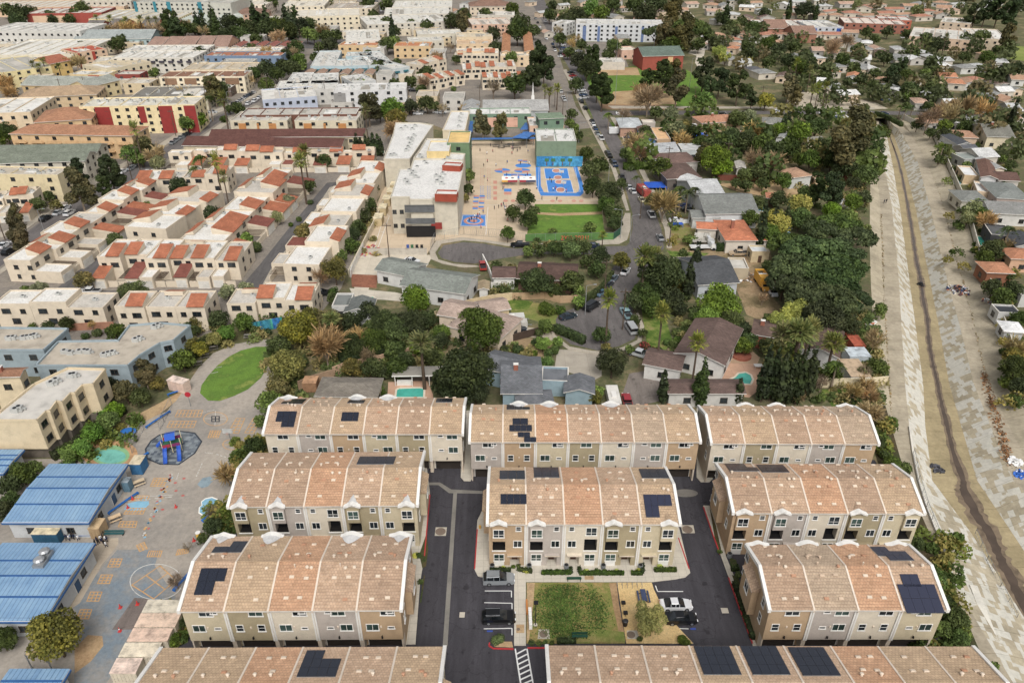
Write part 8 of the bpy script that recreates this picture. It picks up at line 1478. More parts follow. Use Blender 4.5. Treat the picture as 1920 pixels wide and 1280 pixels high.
# poles, lamps, fences and walls
def pole(px, py, h=11, arm=True, label='wooden utility pole'):
 p = P(px, py); t = thing('utility_pole', label, 'pole', (p.x, p.y, 0), 0, 'utility poles', True); mb = MB(); mb.tube((0, 0, 0), (0, 0, h), .17, .11, BARK, 6); part('post', mb, t)
 if arm: mb = MB(); mb.box(-1.3, -.07, h - .9, 1.3, .07, h - .72, BARK); [mb.tube((x, 0, h - .72), (x, 0, h - .5), .05, .05, STEEL, 5) for x in (-1.2, -.5, .5, 1.2)]; part('crossarm', mb, t)
PO = [(1254, 463), (1133, 560), (1167, 618), (730, 486), (1200, 410), (1360, 320), (1545, 213), (1516, 212), (1173, 300), (1250, 330), (925, 200), (900, 205), (815, 200), (768, 205), (612, 195), (505, 190), (165, 186), (320, 186), (33, 184), (265, 328), (330, 255), (120, 190), (390, 205), (1420, 130), (1820, 175), (1860, 250), (1425, 205), (1850, 95), (1700, 130), (1300, 205), (1040, 200), (1055, 215), (1062, 60), (560, 105), (600, 112), (250, 345), (10, 450), (450, 175), (1790, 110), (1530, 150)]
for x, y in PO: pole(x, y)
def wire(pts, sag=1.0, n=8):
 mb = MB()
 for (ax, ay), (bx_, by) in zip(pts, pts[1:]):
  a, b_ = P(ax, ay), P(bx_, by)
  for off in (-1.2, .5, 1.2):
   q = [a.lerp(b_, i / n) + Vector((off, 0, 10.6 - 4 * sag * (i / n) * (1 - i / n))) for i in range(n + 1)]
   for u, v in zip(q, q[1:]): mb.bar(u, v, .03, .03, BLACK)
 return mb
tag(struct('power_lines', wire([(1133, 560), (1254, 463), (1200, 410), (1250, 330), (1173, 300)])), 'dark power lines strung between poles along the main street', 'power lines'); 
def lamp(px, py, h, side, label):
 p = P(px, py); t = thing('street_lamp', label, 'street lamp', (p.x, p.y, 0), 0, 'street lamps', False); mb = MB(); mb.tube((0, 0, 0), (0, 0, h), .12, .07, METAL, 6); part('post', mb, t); mb = MB(); mb.bar((0, 0, h), (side * 1.8, 0, h + .35), .07, .07, METAL); part('arm', mb, t); mb = MB(); mb.box(side * 1.7, -.15, h + .25, side * 2.4, .15, h + .42, METAL); part('lamp_head', mb, t)
for x, y, h, s, l in ((1181, 452, 8, 1, 'pale street lamp on the pavement corner beside the school lawn'), (1140, 352, 8, 1, 'pale street lamp by the yard trees halfway up the street'), (1163, 447, 9, -1, 'tall floodlight pole at the corner of the school lawn'), (1085, 268, 8, 1, 'street lamp below the crossing'), (1097, 590, 8, 1, 'street lamp beside the ivy covered fence'), (1165, 252, 8, -1, 'street lamp opposite the library'), (300, 440, 7, 1, 'street lamp among the condominium trees'), (85, 440, 8, 1, 'street lamp near the silver cars of the diagonal street'), (240, 360, 8, 1, 'street lamp beside the two dark cars'), (1063, 205, 8, 1, 'street lamp near the church lawn'), (430, 205, 8, 1, 'street lamp beside the fan palm at the far corner'), (1155, 125, 16, 1, 'tall floodlight behind the infield'), (1153, 195, 18, -1, 'tall floodlight beside the park pines'), (1225, 100, 15, 1, 'tall floodlight by the red gymnasium'), (1292, 170, 16, 1, 'tall floodlight on the right of the park')): lamp(x, y, h, s, l)
p = P(1004, 1172); t = thing('garden_lamp', 'slim black lamp post on the courtyard lawn', 'lamp post', (p.x, p.y, .1)); mb = MB(); mb.tube((0, 0, 0), (0, 0, 4.6), .07, .06, BLACK, 6); part('post', mb, t); mb = MB(); mb.box(-.3, -.3, 4.6, .3, .3, 4.75, BLACK); part('lamp_head', mb, t); mb = MB(); mb.tube((0, 0, 0), (0, 0, .12), .3, .3, WALK, 10); part('footing', mb, t)
def wall(label, pix, h, c, w=.22, name='block_wall', cat='wall', z=0, cap=True, auto=False, group=None):
 mb = MB(); q = [P(x, y) for x, y in pz(pix)]; m_ = paint(c, .9, .12, .8) if isinstance(c, str) else c
 for a, b_ in zip(q, q[1:]): d = (b_ - a).normalized() * w * .5; a2, b2 = a - d * 0, b_ + d; mb.bar((a2.x, a2.y, z + h / 2), (b2.x, b2.y, z + h / 2), w, h, m_); cap and mb.bar((a2.x, a2.y, z + h + .03), (b2.x, b2.y, z + h + .03), w + .1, .06, m_)
 return solid(name, mb, label, cat, group=group, auto=auto)
wall('cream block wall behind the pinkish roofed house', '815 598 880 575 925 566 960 562', 2, 'cdb68e'); wall('tan garden wall from the ivy fence to the pinkish house', '960 562 1020 560 1050 568 1088 566', 1.9, 'b59672'); wall('pinkish retaining wall winding below the fan palm garden', '625 705 650 695 700 685 760 670 800 660 835 655', 2.2, 'b9977a'); wall('brown wall behind the flat grey brown roof', '560 730 590 718 625 708', 2, 'a08468')
wall('white wall beside the red pickup', '905 487 917 512 925 535', 1.8, 'e6e3da'); wall('long white boundary wall left of the sage roofed house', '682 468 672 486 662 508 658 520', 2, 'e8e4db'); wall('grey yard wall between plaza and sage house', '690 478 800 478', 2, 'b8b0a2'); wall('cream school boundary wall along the condominium trees', '655 520 690 450 715 400 738 345 760 300', 2.2, 'cbbfa6'); wall('cream garden wall behind the triangular lawn', '1530 726 1620 726 1660 722', 2.2, 'd8c8a4'); wall('brown slatted fence between dirt lot and gardens', '1345 338 1420 340 1500 344 1600 338', 2, '7a4636', name='slatted_fence', cat='fence'); wall('white picket wall of the forecourt', '1262 420 1305 418', 1.3, 'e6e6e4', name='picket_wall')
wall('dark wooden fence round the lower cul-de-sac garden', '920 650 960 640 1005 628 1042 620', 1.8, '4a3c32', name='wooden_fence', cat='fence'); wall('small cream wall by the cottage', '576 570 605 566', 2, 'd2c2a2'); wall('painted playground wall below the three unit row', '474 624 505 618 530 613', 2.6, tile_roof('2d6fb0', '3fa08a', .9, 1.6, 0, 'mural', .7), name='mural_wall'); wall('brown garden wall behind the blue apartments', '130 620 170 618 215 616', 1.8, 'a5755c')
# long wall on the right rim of the channel
mb = MB(); q = [w[7] for w in CHW]; CWM = concrete('c2bcae', 0)
for a, b_ in zip(q, q[1:-1]): mb.bar((a.x + .5, a.y, 1.1), (b_.x + .5, b_.y, 1.1), .25, 2.2, CWM)
solid('channel_wall', mb, 'long pale block wall along the right rim of the flood channel', 'wall')
def chain(label, pix, h, z=0, c=STEEL, screen=None, sp=3.0):
 q = [P(x, y, z) for x, y in pz(pix)]; t = thing('chain_link_fence', label, 'fence', (q[0].x, q[0].y, 0), 0); o = Vector((q[0].x, q[0].y, 0)); mb = MB(); pm = MB(); sm = MB()
 for a, b_ in zip(q, q[1:]):
  a = a - o; b_ = b_ - o; L = (b_ - a).length; n = max(1, int(L / sp)); up = Vector((0, 0, h)); mb.bar(a + up, b_ + up, .05, .05, c); mb.bar(a + up * .03, b_ + up * .03, .04, .04, c)
  for i in range(n + 1): pp = a.lerp(b_, i / n); pm.tube(pp, pp + up, .04, .04, c, 5)
  k = int(L / .6)
  for i in range(k): u0, u1 = a.lerp(b_, i / k), a.lerp(b_, (i + 1) / k); mb.bar(u0, u1 + up, .015, .015, c); mb.bar(u0 + up, u1, .015, .015, c)
  if screen: d = (b_ - a); sm.bar(a + up * .5, b_ + up * .5, .03, h * .92, screen)
 part('mesh', mb, t); part('posts', pm, t); screen and part('windscreen', sm, t); return t
chain('chain link fence round the front of the school yard', '808 470 815 452 870 440 940 446 985 453', 2.6); chain('chain link fence along the channel path below the ramp', '1712 850 1722 900 1737 950 1757 1000 1772 1050', 1.3, -1.35); chain('grey chain link fence of the play yard between lawn and rubber mat', '323 760 308 792 300 806', 2.2); chain('low railing beside the stream at the ramp', '1828 1000 1850 1050 1875 1100 1905 1160', 1.1, -4.4); chain('chain link fence behind the small water play circle', '270 806 255 830 248 850', 2)
gf = chain('green screened fence with orange number writing below the school lawn', '985 453 1060 451 1133 450 1150 450', 2.4, 0, STEEL, paint('57803f', .8, .15)); chain('green screened fence running back from the street corner', '1150 450 1163 440 1164 425', 2.4, 0, STEEL, paint('2c5a44', .8, .15))
tc = bpy.data.curves.new('writing', 'FONT'); tc.body = '2YJB 2021!'; tc.size = 1.9; tc.extrude = .02; tc.materials.append(plain('d8583a', .7)); p = P(1051, 451.5); tx = bpy.data.objects.new('w', tc); COL.objects.link(tx); bpy.context.view_layer.update(); to = link('orange_writing', bpy.data.meshes.new_from_object(tx.evaluated_get(bpy.context.evaluated_depsgraph_get())), gf); bpy.data.objects.remove(tx); to.location = (p.x - gf.location.x, p.y - gf.location.y - .12, .35); to.rotation_euler = (R(90), 0, 0)
# pools
TURQ = water('3fae9c'); TEAL = water('5aa5b4')
def pool(label, pix, mat, z=.05):
 q = [P(x, y) for x, y in pz(pix)]; o = q[0].copy(); t = thing('swimming_pool', label, 'pool', (o.x, o.y, 0)); q = [p - o for p in q]; mb = MB(); poly_mesh(mb, q, z, mat); part('pool_water', mb, t); mb = MB()
 for a, b_ in zip(q, q[1:] + q[:1]): mb.bar((a.x, a.y, z + .03), (b_.x, b_.y, z + .03), .4, .12, concrete('d8cdb8', 0))
 part('coping', mb, t)
pool('rectangular turquoise pool behind the six unit row', '741 746 743 731 748 728 788 727 796 729 795 746', TURQ); pool('kidney shaped turquoise pool beside the tall cypresses', '1337 716 1350 712 1365 713 1378 707 1384 700 1398 698 1408 703 1412 712 1408 721 1380 720', TURQ); pool('round pale pool behind the small white cottage', '684 562 690 557 700 556 706 562 702 572 694 574', TURQ); pool('blue pool behind the large grey roofed house', '1410 386 1436 388 1440 398 1418 396', TEAL); pool('turquoise pool beside the channel wall', '1827 443 1850 444 1858 456 1836 462', TURQ); pool('small blue pool near the brown roofed gable', '1786 336 1800 335 1812 340 1815 346 1788 346', TEAL); pool('little pool beside the slim cypress row', '713 284 720 283 722 288 714 289', TURQ)
t = thing('pool_pavilion', 'white posted open pavilion beside the rectangular pool', 'pavilion', (*P(742, 722).xy, 0)); mb = MB(); mb.box(-.5, -.5, 2.6, 11.5, 3, 2.8, paint('8f8a80')); mb.box(-.6, -.6, 2.5, 11.6, -.5, 2.75, WHITE); part('roof', mb, t)
for x in (0, 3.6, 7.2, 11): mb = MB(); mb.box(x - .08, -.4, 0, x + .08, -.24, 2.5, WHITE); part('post', mb, t)
mb = MB(); mb.box(.4, 1.5, 0, 10.6, 2.8, 2.4, paint('55504a')); mb.box(.3, -.2, 0, 3.4, .6, 1, WHITE); part('bar_counter', mb, t)
# courtyard furniture
def bench(label, px, py, ang, c, L=1.8, group=None, back=True, z=0):
 p = P(px, py); t = thing('bench', label, 'bench', (p.x, p.y, z), R(ang), group); m_ = paint(c, .5); mb = MB(); [mb.box(-L / 2, -.25 + i * .17, .42, L / 2, -.12 + i * .17, .46, m_) for i in range(3)]; part('seat', mb, t)
 if back: mb = MB(); mb.box(-L / 2, .28, .5, L / 2, .32, .85, m_); part('backrest', mb, t)
 for x in (-L / 2 + .15, L / 2 - .15): mb = MB(); mb.box(x - .04, -.22, 0, x + .04, .3, .42, BLACK if back else m_); part('leg', mb, t)
bench('green bench on the walk at the upper lawn edge', 1076, 1088, 180, '24503f', 2.2, 'green benches', z=.12); bench('green bench at the lower edge of the courtyard lawn', 1087, 1196, 0, '24503f', 2.2, 'green benches', z=.1); bench('green bench left on the triangular lawn path', 1568, 744, -15, '2d5c3c', 2.2, 'green benches'); bench('green bench right on the triangular lawn path', 1592, 752, -25, '2d5c3c', 2.2, 'green benches')
for k, x in enumerate((1157, 1166, 1175.5, 1185, 1194, 1203)):
 p = P(x, 1100); mb = MB(); mb.tube((-.0, -.3, 0), (0, -.3, .8), .03, .03, STEEL, 6); mb.tube((0, .3, 0), (0, .3, .8), .03, .03, STEEL, 6); mb.tube((0, -.3, .8), (0, .3, .8), .03, .03, STEEL, 6); solid('bike_rack', mb, '%s bike rack hoop from the left on the yellow gravel' % ('first', 'second', 'third', 'fourth', 'fifth', 'last')[k], 'bike rack', (p.x, p.y, .08), group='bike racks')
def picnic(label, px, py, ang, c, L=1.9, group='picnic tables'):
 p = P(px, py); t = thing('picnic_table', label, 'picnic table', (p.x, p.y, .08), R(ang), group); m_ = paint(c, .6); mb = MB(); mb.box(-L / 2, -.38, .72, L / 2, .38, .78, m_); part('table_top', mb, t)
 for s in (-1, 1): mb = MB(); mb.box(-L / 2, s * .75 - .13, .43, L / 2, s * .75 + .13, .48, m_); part('seat', mb, t)
 for x in (-L * .35, L * .35): mb = MB(); mb.bar((x, -.7, 0), (x, .2, .74), .07, .07, BLACK); mb.bar((x, .7, 0), (x, -.2, .74), .07, .07, BLACK); part('leg', mb, t)
picnic('blue picnic table on the yellow gravel of the courtyard', 1206, 1122, 90, '3c4766', 2.2); picnic('beige picnic table beside the upper blue roof', 262, 908, 35, 'cdb794'); picnic('beige picnic table at the lower blue roof corner', 217, 975, 35, 'd2b48c'); picnic('dark picnic table near the yellow tree', 402, 655, 20, '6a655c'); picnic('dark picnic table in the middle of the oval path', 385, 670, 20, '6a655c'); picnic('dark picnic table nearest the pink shed', 372, 684, 20, '6a655c'); picnic('grey picnic table below the mural wall', 484, 632, 0, '85827a'); picnic('grey picnic table left of the mural wall', 466, 633, 0, '85827a')
for x, y, l in ((1168, 1137, 'farther'), (1172, 1156, 'nearer')): p = P(x, y); t = thing('barbecue_grill', '%s of the two black grills on posts by the lawn' % l, 'grill', (p.x, p.y, .08), 0, 'courtyard grills'); mb = MB(); mb.tube((0, 0, 0), (0, 0, .7), .05, .05, BLACK, 6); part('post', mb, t); mb = MB(); mb.box(-.3, -.25, .7, .3, .25, 1.0, BLACK); part('grill_box', mb, t)
p = P(1172, 1172); t = thing('litter_bin', 'black round litter bin at the end of the gravel strip', 'bin', (p.x, p.y, .08)); mb = MB(); mb.tube((0, 0, 0), (0, 0, .95), .32, .38, BLACK, 12); part('body', mb, t); mb = MB(); mb.tube((0, 0, .95), (0, 0, 1.05), .42, .3, plain('2a2b2e'), 12); part('lid', mb, t)
p = P(900, 991); t = thing('fire_hydrant', 'yellow fire hydrant on the left pavement of the courtyard row', 'hydrant', (p.x, p.y, .12)); mb = MB(); ym = plain('e0a81c', .5); mb.tube((0, 0, 0), (0, 0, .6), .14, .13, ym, 10); mb.dome((0, 0, .6), .16, .16, ym); part('barrel', mb, t)
for s in (-1, 1): mb = MB(); mb.tube((0, 0, .42), (s * .24, 0, .42), .07, .07, ym, 8); part('outlet', mb, t)
p = P(994, 1165); t = thing('mailbox_cluster', 'white mailbox units standing beside the walk left of the lawn', 'mailboxes', (p.x, p.y, .12)); 
for k in range(4): mb = MB(); mb.box(-.22, -1.7 + k * .8, .35, .22, -.98 + k * .8, 1.3, WHITE); mb.box(-.08, -1.45 + k * .8, 0, .08, -1.25 + k * .8, .35, STEEL); part('mailbox', mb, t)
p = P(988, 1140); mb = MB(); mb.box(-.12, -1.2, 0, .12, 1.2, .5, plain('c27a2c', .7)); solid('wooden_barrier', mb, 'orange brown low barrier beside the courtyard walk', 'barrier', (p.x, p.y, .12))
mb = MB(); poly_mesh(mb, [P(x, y) for x, y in pz('913 1181 924 1181 924 1184 913 1184')], .02, plain('2c4aa0', .7)); poly_mesh(mb, [P(x, y) for x, y in pz('1294 1177 1304 1176 1305 1180 1295 1180')], .02, plain('2c4aa0', .7)); struct('accessible_bay_marking', mb)
# play yard furniture
p = P(325, 848); t = thing('play_structure', 'play structure with two blue slides and blue roof on the rubber mat', 'play structure', (p.x, p.y, .06), R(18)); pm = plain('7a2a5c', .5); bl = plain('2358b8', .35); rdm = plain('a02840', .5); gr = plain('2c6a4a', .5); cr = plain('d8c8a0', .5)
for x in (-1.6, 0, 1.6):
 for y in (0, 2.4): mb = MB(); mb.tube((x, y, 0), (x, y, 2.9), .07, .07, cr, 6); part('post', mb, t)
mb = MB(); mb.box(-1.6, 0, 1.2, 1.6, 2.4, 1.3, gr); part('platform', mb, t)
for x0, m_ in ((-1.55, rdm), (.1, pm)): mb = MB(); mb.box(x0, -.04, 1.3, x0 + 1.4, .04, 1.95, m_); mb.box(x0, 2.36, 1.3, x0 + 1.4, 2.44, 1.95, m_); part('side_panel', mb, t)
for x in (-1.2, 1.2):
 mb = MB(); q = [(x, 0, 1.3), (x, -.9, 1.1), (x, -1.9, .5), (x, -2.9, .2), (x, -3.3, .18)]
 for a, b_ in zip(q, q[1:]): mb.bar(a, b_, .6, .06, bl); [mb.bar((a[0] + s * .32, a[1], a[2] + .12), (b_[0] + s * .32, b_[1], b_[2] + .12), .07, .25, bl) for s in (-1, 1)]
 part('slide', mb, t)
mb = MB(); mb.face([(-.9, -.2, 2.9), (.9, -.2, 2.9), (.9, 1.2, 3.5), (-.9, 1.2, 3.5)], bl); mb.face([(-.9, 1.2, 3.5), (.9, 1.2, 3.5), (.9, 2.6, 2.9), (-.9, 2.6, 2.9)], bl); part('roof', mb, t); mb = MB(); mb.tube((-1.6, 1.2, 2.2), (-2.6, 1.2, 1.2), .3, .3, bl, 8); part('climbing_tube', mb, t)
for x, y, l in ((200, 816, 'dark blue round table left of the brighter one'), (240, 814, 'bright blue round table by the water play circle')):
 p = P(x, y); c = plain('1f4f86' if x < 220 else '1f6ab4', .5); t = thing('round_play_table', l, 'table', (p.x, p.y, .04), 0, 'blue round tables'); mb = MB(); mb.tube((0, 0, .68), (0, 0, .75), .9, .9, c, 14); part('table_top', mb, t); mb = MB(); mb.disc((0, 0), 1.6, 1.6, .45, c, 20, r_in=.75); mb.disc((0, 0), 1.6, 1.6, .4, c, 20, r_in=.75); part('ring_seat', mb, t); mb = MB(); mb.tube((0, 0, 0), (0, 0, .68), .12, .12, BLACK, 8); part('pedestal', mb, t)
for x, y, a, l, L in ((297, 788, 62, 'blue bench along the play yard fence', 6), (398, 966, 55, 'blue bench by the painted pond', 4), (351, 1082, 70, 'blue bench beside the big white ring', 6), (232, 945, 60, 'long blue bench at the classroom fence', 6), (262, 862, 60, 'blue bench right of the blue shed', 4), (328, 738, 35, 'blue bench at the oval lawn corner', 3), (146, 1006, 0, 'blue bench against the white classroom wall', 8)): bench(l, x, y, a, '1d6ab8', L, 'blue benches', back=False)
bench('green and white bench by the group of children', 207, 1003, 0, '2f5f62', 4.5, 'blue benches')
for k, (x, y) in enumerate(((225, 1183), (256, 1183), (258, 1133), (226, 1139), (249, 936), (240, 952), (330, 951), (364, 1014))):
 p = P(x, y); mb = MB(); rc = plain('c8302c', .5); mb.box(-.22, -.22, 0, .22, .22, .05, rc); mb.tube((0, 0, .05), (0, 0, .35), .15, .1, rc, 8); mb.tube((0, 0, .35), (0, 0, .5), .1, .075, plain('e8e6e2') if k < 2 else rc, 8); mb.tube((0, 0, .5), (0, 0, .72), .075, .03, rc, 8)
 o = solid('traffic_cone', mb, 'red traffic cone ' + ('with white band, left of the pair', 'with white band, right of the pair', 'right above the brown patch', 'left above the brown patch', 'nearest the beige picnic table', 'on the blue painted patch', 'among the painted red dots', 'beside the yellow barrel')[k], 'traffic cone', (p.x, p.y, .05), group='traffic cones'); o.scale = (1.1, 1.1, 1.1)
p = P(373, 1006); t = thing('barrel', 'yellow barrel at the edge of the play yard', 'barrel', (p.x, p.y, .05)); mb = MB(); mb.tube((0, 0, 0), (0, 0, .9), .4, .4, plain('d8b02c'), 12); part('body', mb, t); mb = MB(); mb.tube((0, 0, .9), (0, 0, .95), .42, .42, WHITE, 12); part('lid', mb, t)
p = P(358, 762); t = thing('stop_sign', 'round red sign on a thin post beside the oval lawn', 'sign', (p.x, p.y, 0)); mb = MB(); mb.tube((0, 0, 0), (0, 0, 2.6), .06, .06, STEEL, 6); part('post', mb, t); mb = MB(); mb.tube((0, -.1, 3.0), (0, -.04, 3.0), .62, .62, plain('b0142c', .4), 8); mb.tube((0, -.04, 3.0), (0, .02, 3.0), .62, .62, plain('b0142c', .4), 8); part('sign_face', mb, t)
for x, y, l in ((434, 832, 'basketball pole on the yellow ring by the townhouse hedge'), (1052, 338, 'middle basketball hoop on the blue court'), (1056, 359, 'lower basketball hoop on the blue court'), (1042, 312, 'upper basketball hoop on the blue court')):
 p = P(x, y); t = thing('basketball_hoop', l, 'basketball hoop', (p.x, p.y, 0), 0, 'basketball hoops'); mb = MB(); mb.tube((0, 0, 0), (0, 0, 3.2), .07, .07, STEEL, 6); part('post', mb, t); mb = MB(); mb.box(-.9, -.45, 2.9, .9, -.4, 3.9, paint('c9cbc8')); part('backboard', mb, t); mb = MB(); mb.tube((0, -.8, 3.0), (0, -.8, 3.04), .23, .23, plain('d0562c'), 10, False); part('rim', mb, t)
canopy('pale yellow triangular shade sail beneath the olive tree', '45 1226 75 1213 88 1232', 3, paint('d8bc84')); p = P(22, 1230)
# people
SKIN = plain('9c6b50', .6); HAIRM = plain('241a16', .7)
def person_mesh(top, bot, pose=0):
 k = ('per', top, bot, pose)
 if k in _W: return _W[k]
 mb = MB(); tm, bm_ = plain(top, .8), plain(bot, .8); s = .28 * (1 if pose else .35)
 rings = [((0, -.1, .0), .055, bm_), ((0, -.1, .45), .07, bm_), ((0, -.09, .82), .09, bm_)]
 def limb(pts): 
  for (a, ra, m_), (b_, rb, _) in zip(pts, pts[1:]): mb.tube(a, b_, ra, rb, m_, 7, False)
 limb([((s, -.1, 0), .05, SKIN), ((s * .8, -.1, .06), .06, bm_), ((s * .45, -.1, .45), .07, bm_), ((0, -.08, .85), .1, bm_)]); limb([((-s, .1, 0), .05, SKIN), ((-s * .8, .1, .06), .06, bm_), ((-s * .3, .1, .45), .07, bm_), ((0, .08, .85), .1, bm_)])
 limb([((0, 0, .8), .15, tm), ((0, 0, 1.0), .14, tm), ((0, 0, 1.25), .18, tm), ((0, 0, 1.4), .1, tm), ((0, 0, 1.48), .05, SKIN)])
 for q in (-1, 1): limb([((0, q * .18, 1.36), .055, tm), ((-.05 * q * pose, q * .25, 1.1), .045, tm), ((.1, q * .24, .86), .035, SKIN)]); limb([((.1, q * .24, .86), .04, SKIN), ((.13, q * .24, .76), .02, SKIN)])
 mb.dome((0, 0, 1.56), .1, .13, SKIN, 10, 4); mb.tube((0, 0, 1.44), (0, 0, 1.57), .05, .1, SKIN, 10); b_ = mb.mesh('person', True); h = MB(); h.dome((-.015, 0, 1.58), .115, .14, HAIRM, 10, 3); _W[k] = (b_, h.mesh('hair')); return _W[k]
def person(px, py, top, bot, label, s=1.0, pose=0, ang=None, z=0, group='people in the school yards', auto=False):
 a, b_ = person_mesh(top, bot, pose); p = P(px, py, z); o = link('person', a, None, (p.x, p.y, z), R(ang if ang is not None else rr.uniform(0, 360)), (s,) * 3); link('hair', b_, o); return tag(o, label, 'person', group, auto)
PC = [('1d2a4a', '20242c', 'navy top'), ('15161a', '22242a', 'black top'), ('e2e2e2', '2a3350', 'white top'), ('a8283a', '22242a', 'red top'), ('2c5a9a', '8a7a5a', 'blue top'), ('d88a94', '3a3f55', 'pink top')]
for k, (x, y) in enumerate(((183, 1017), (186, 1020), (190, 1014), (193, 1018), (197, 1022), (199, 1014), (202, 1015), (180, 1022), (188, 1006), (192, 1008), (194, 1005), (200, 1025), (173, 1007), (126, 1012), (131, 1013), (136, 1010), (140, 1011), (148, 1013), (152, 1077), (158, 1072))):
 c = PC[(k * 5 + k // 3) % 4 if k < 13 else (1, 0, 2)[k % 3]]; person(x, y, c[0], c[1], 'child in %s' % c[2], .8, k % 2, auto=True)
for k, (x, y) in enumerate(((894, 412), (884, 413), (890, 409), (896, 407), (900, 411), (880, 416), (889, 418), (899, 403), (906, 400), (902, 429), (927, 393), (935, 391), (940, 388), (946, 392), (949, 389), (944, 386), (947, 395), (952, 416), (908, 335), (914, 340), (907, 313), (930, 312), (914, 305), (951, 307), (962, 283), (900, 284), (913, 290), (924, 286), (960, 280), (970, 285), (976, 309), (992, 309), (950, 331), (960, 331), (985, 334), (996, 335), (989, 330), (999, 336), (945, 352), (943, 356), (1006, 355), (1012, 305), (1024, 304), (1028, 304), (1050, 302), (1058, 301), (1034, 311), (1046, 314), (1031, 338), (1034, 343), (1037, 358), (1042, 356), (1062, 361), (1016, 375), (1044, 376), (859, 418), (1065, 300), (1072, 303), (920, 275), (975, 281), (960, 290), (990, 287))):
 c = PC[(k * 7 + k // 4) % 6]; person(x, y, c[0], c[1], 'child in %s' % c[2], .85, k % 2, auto=True)
person(1661, 381, '15161a', '15161a', 'person in black walking on the left channel path', 1, 1, 90, -1.7, 'walkers in the channel'); person(1657, 382, '3a3d44', '22242a', 'person in grey beside the walker in black', 1, 1, 90, -1.7, 'walkers in the channel'); person(1648, 333, '22242a', '22242a', 'lone dark figure farther up the left channel path', 1, 1, 90, -1.7, 'walkers in the channel')
# odds and ends
def heap(name, label, px, py, z, r, n, cols, seed, h=.8):
 rs_ = random.Random(seed); p = P(px, py, z); mb = MB()
 for _ in range(n):
  a, d = rs_.uniform(0, 6.28), r * rs_.random() ** .6; x, y = d * math.cos(a), d * math.sin(a); s = rs_.uniform(.15, .5); zz = max(0, h * (1 - d / r)) * rs_.random(); q = Vector((rs_.uniform(-1, 1), rs_.uniform(-1, 1), rs_.uniform(-.3, .6))).normalized() * s; mb.bar(Vector((x, y, zz + .1)) - q, Vector((x, y, zz + .1)) + q, s * rs_.uniform(.4, 1.6), s * rs_.uniform(.3, .8), plain(rs_.choice(cols), .8))
 o = solid(name, mb, label, 'heap', (p.x, p.y, z)); o['kind'] = 'stuff'; return o
DC = ('e2e2e0', '1c1c20', '2b3a5c', '8a8d94', 'b0683c', '5a3c3c', 'cfc8bc')
heap('rubbish_heap', 'heap of belongings and rubbish on the right channel path', 1800, 545, -1.7, 3.2, 110, DC, 1, 1.3); heap('rubbish_heap', 'small heap on the channel wall verge', 1853, 566, .05, 1.6, 30, DC, 2); heap('tarpaulin_bundle', 'white tarpaulin bundle on the right channel bench', 1902, 866, -1.7, 1.2, 40, ('e8e8e6', 'dcdcda'), 3, 1.0); heap('tarpaulin_bundle', 'blue and white tarpaulin beside the channel edge', 1916, 890, -1.7, 1.3, 36, ('2f6ac4', '2f6ac4', 'd8dce2'), 4, .8); heap('scrap_heap', 'tangled black scrap on the left channel floor', 1756, 880, -4.58, 1.2, 26, ('1c1c20', '3a3a40', '55555c'), 5, .6); heap('dark_bundle', 'dark bundle standing in the stream bed', 1726, 534, -4.58, .9, 16, ('1c1c20', '2a2c30'), 6, 1.0)
heap('builders_clutter', 'red and white building clutter in the walled yard', 690, 470, .04, 4.0, 90, ('b02a34', 'b02a34', 'c9b46a', '8a8d94', 'e2e2e0'), 7, 1.2); heap('garden_clutter', 'rusty garden clutter beside the channel rim', 1618, 600, .04, 3.2, 60, ('b0683c', 'a04a30', 'e2e2e0', '5a5a5a'), 8, 1.0); heap('garden_clutter', 'timber and rubble beside the yellow truck', 1398, 520, .04, 3.4, 60, ('b0885c', 'c9a070', '8a7a68', 'e2e2e0'), 9, .5); heap('garden_clutter', 'white debris under the ragged pine', 1580, 382, .04, 4, 50, ('e2e2e0', 'c9ccd0', '6a6a70'), 10, 1.2)
m_ = paint('2a5fc8', .5, .1)
for x, y, w_, d_, l in ((1228, 352, 3.6, 3, 'bright blue tarpaulin shelter beside the red sided trailer'), (1312, 257, 3.2, 2.4, 'blue topped shelter in the back garden'), (1270, 425, 1.6, .8, 'blue recycling bins on the lawn by the orange house')):
 p = P(x, y); mb = MB(); mb.box(-w_, -d_, 1.0, w_, d_, 1.15, m_); [mb.box(sx * w_ * .95 - .06, sy * d_ * .95 - .06, 0, sx * w_ * .95 + .06, sy * d_ * .95 + .06, 1.0, m_) for sx in (-1, 1) for sy in (-1, 1)]; solid('tarpaulin_shelter', mb, l, 'shelter', (p.x, p.y, 0))
p = P(1500, 635); container('rusty red corrugated shed by the channel rim', (1602, 648), (1624, 648), 618, 2.4, '9a4a34', 'b25a40', None, 'corrugated_shed', 'shed'); container('pale blue white metal shed by the channel rim', (1594, 668), (1634, 668), 650, 2.6, 'b0b8bc', 'c4ced4', None, 'metal_shed', 'shed'); container('beige low outbuilding below the pale metal shed', (1596, 706), (1634, 706), 672, 2.6, 'd8d4cc', 'b9a184', None, 'garden_shed', 'shed')
for x, y, l in ((566, 718, 'left'), (600, 720, 'right')): container('%s wooden garden shed by the bare tree' % l, (x, y), (x + 26, y), y - 14, 2.4, '9a7454', 'b98f6a' if l == 'left' else 'd0b09a', 'garden sheds', 'garden_shed', 'shed')
mb = MB(); p = P(1390, 668); t = thing('tree_planter', 'round brick planter ring under the orange tree by the pool', 'planter', (p.x, p.y, 0)); mb.tube((0, 0, 0), (0, 0, .5), 2.2, 2.2, paint('a5604a', .8, .15, 2), 18); part('ring', mb, t); tree('m', 1391, 648, 44, .9, 'round leafy tree standing in the brick planter ring', 'trees between the houses')
mb = MB()
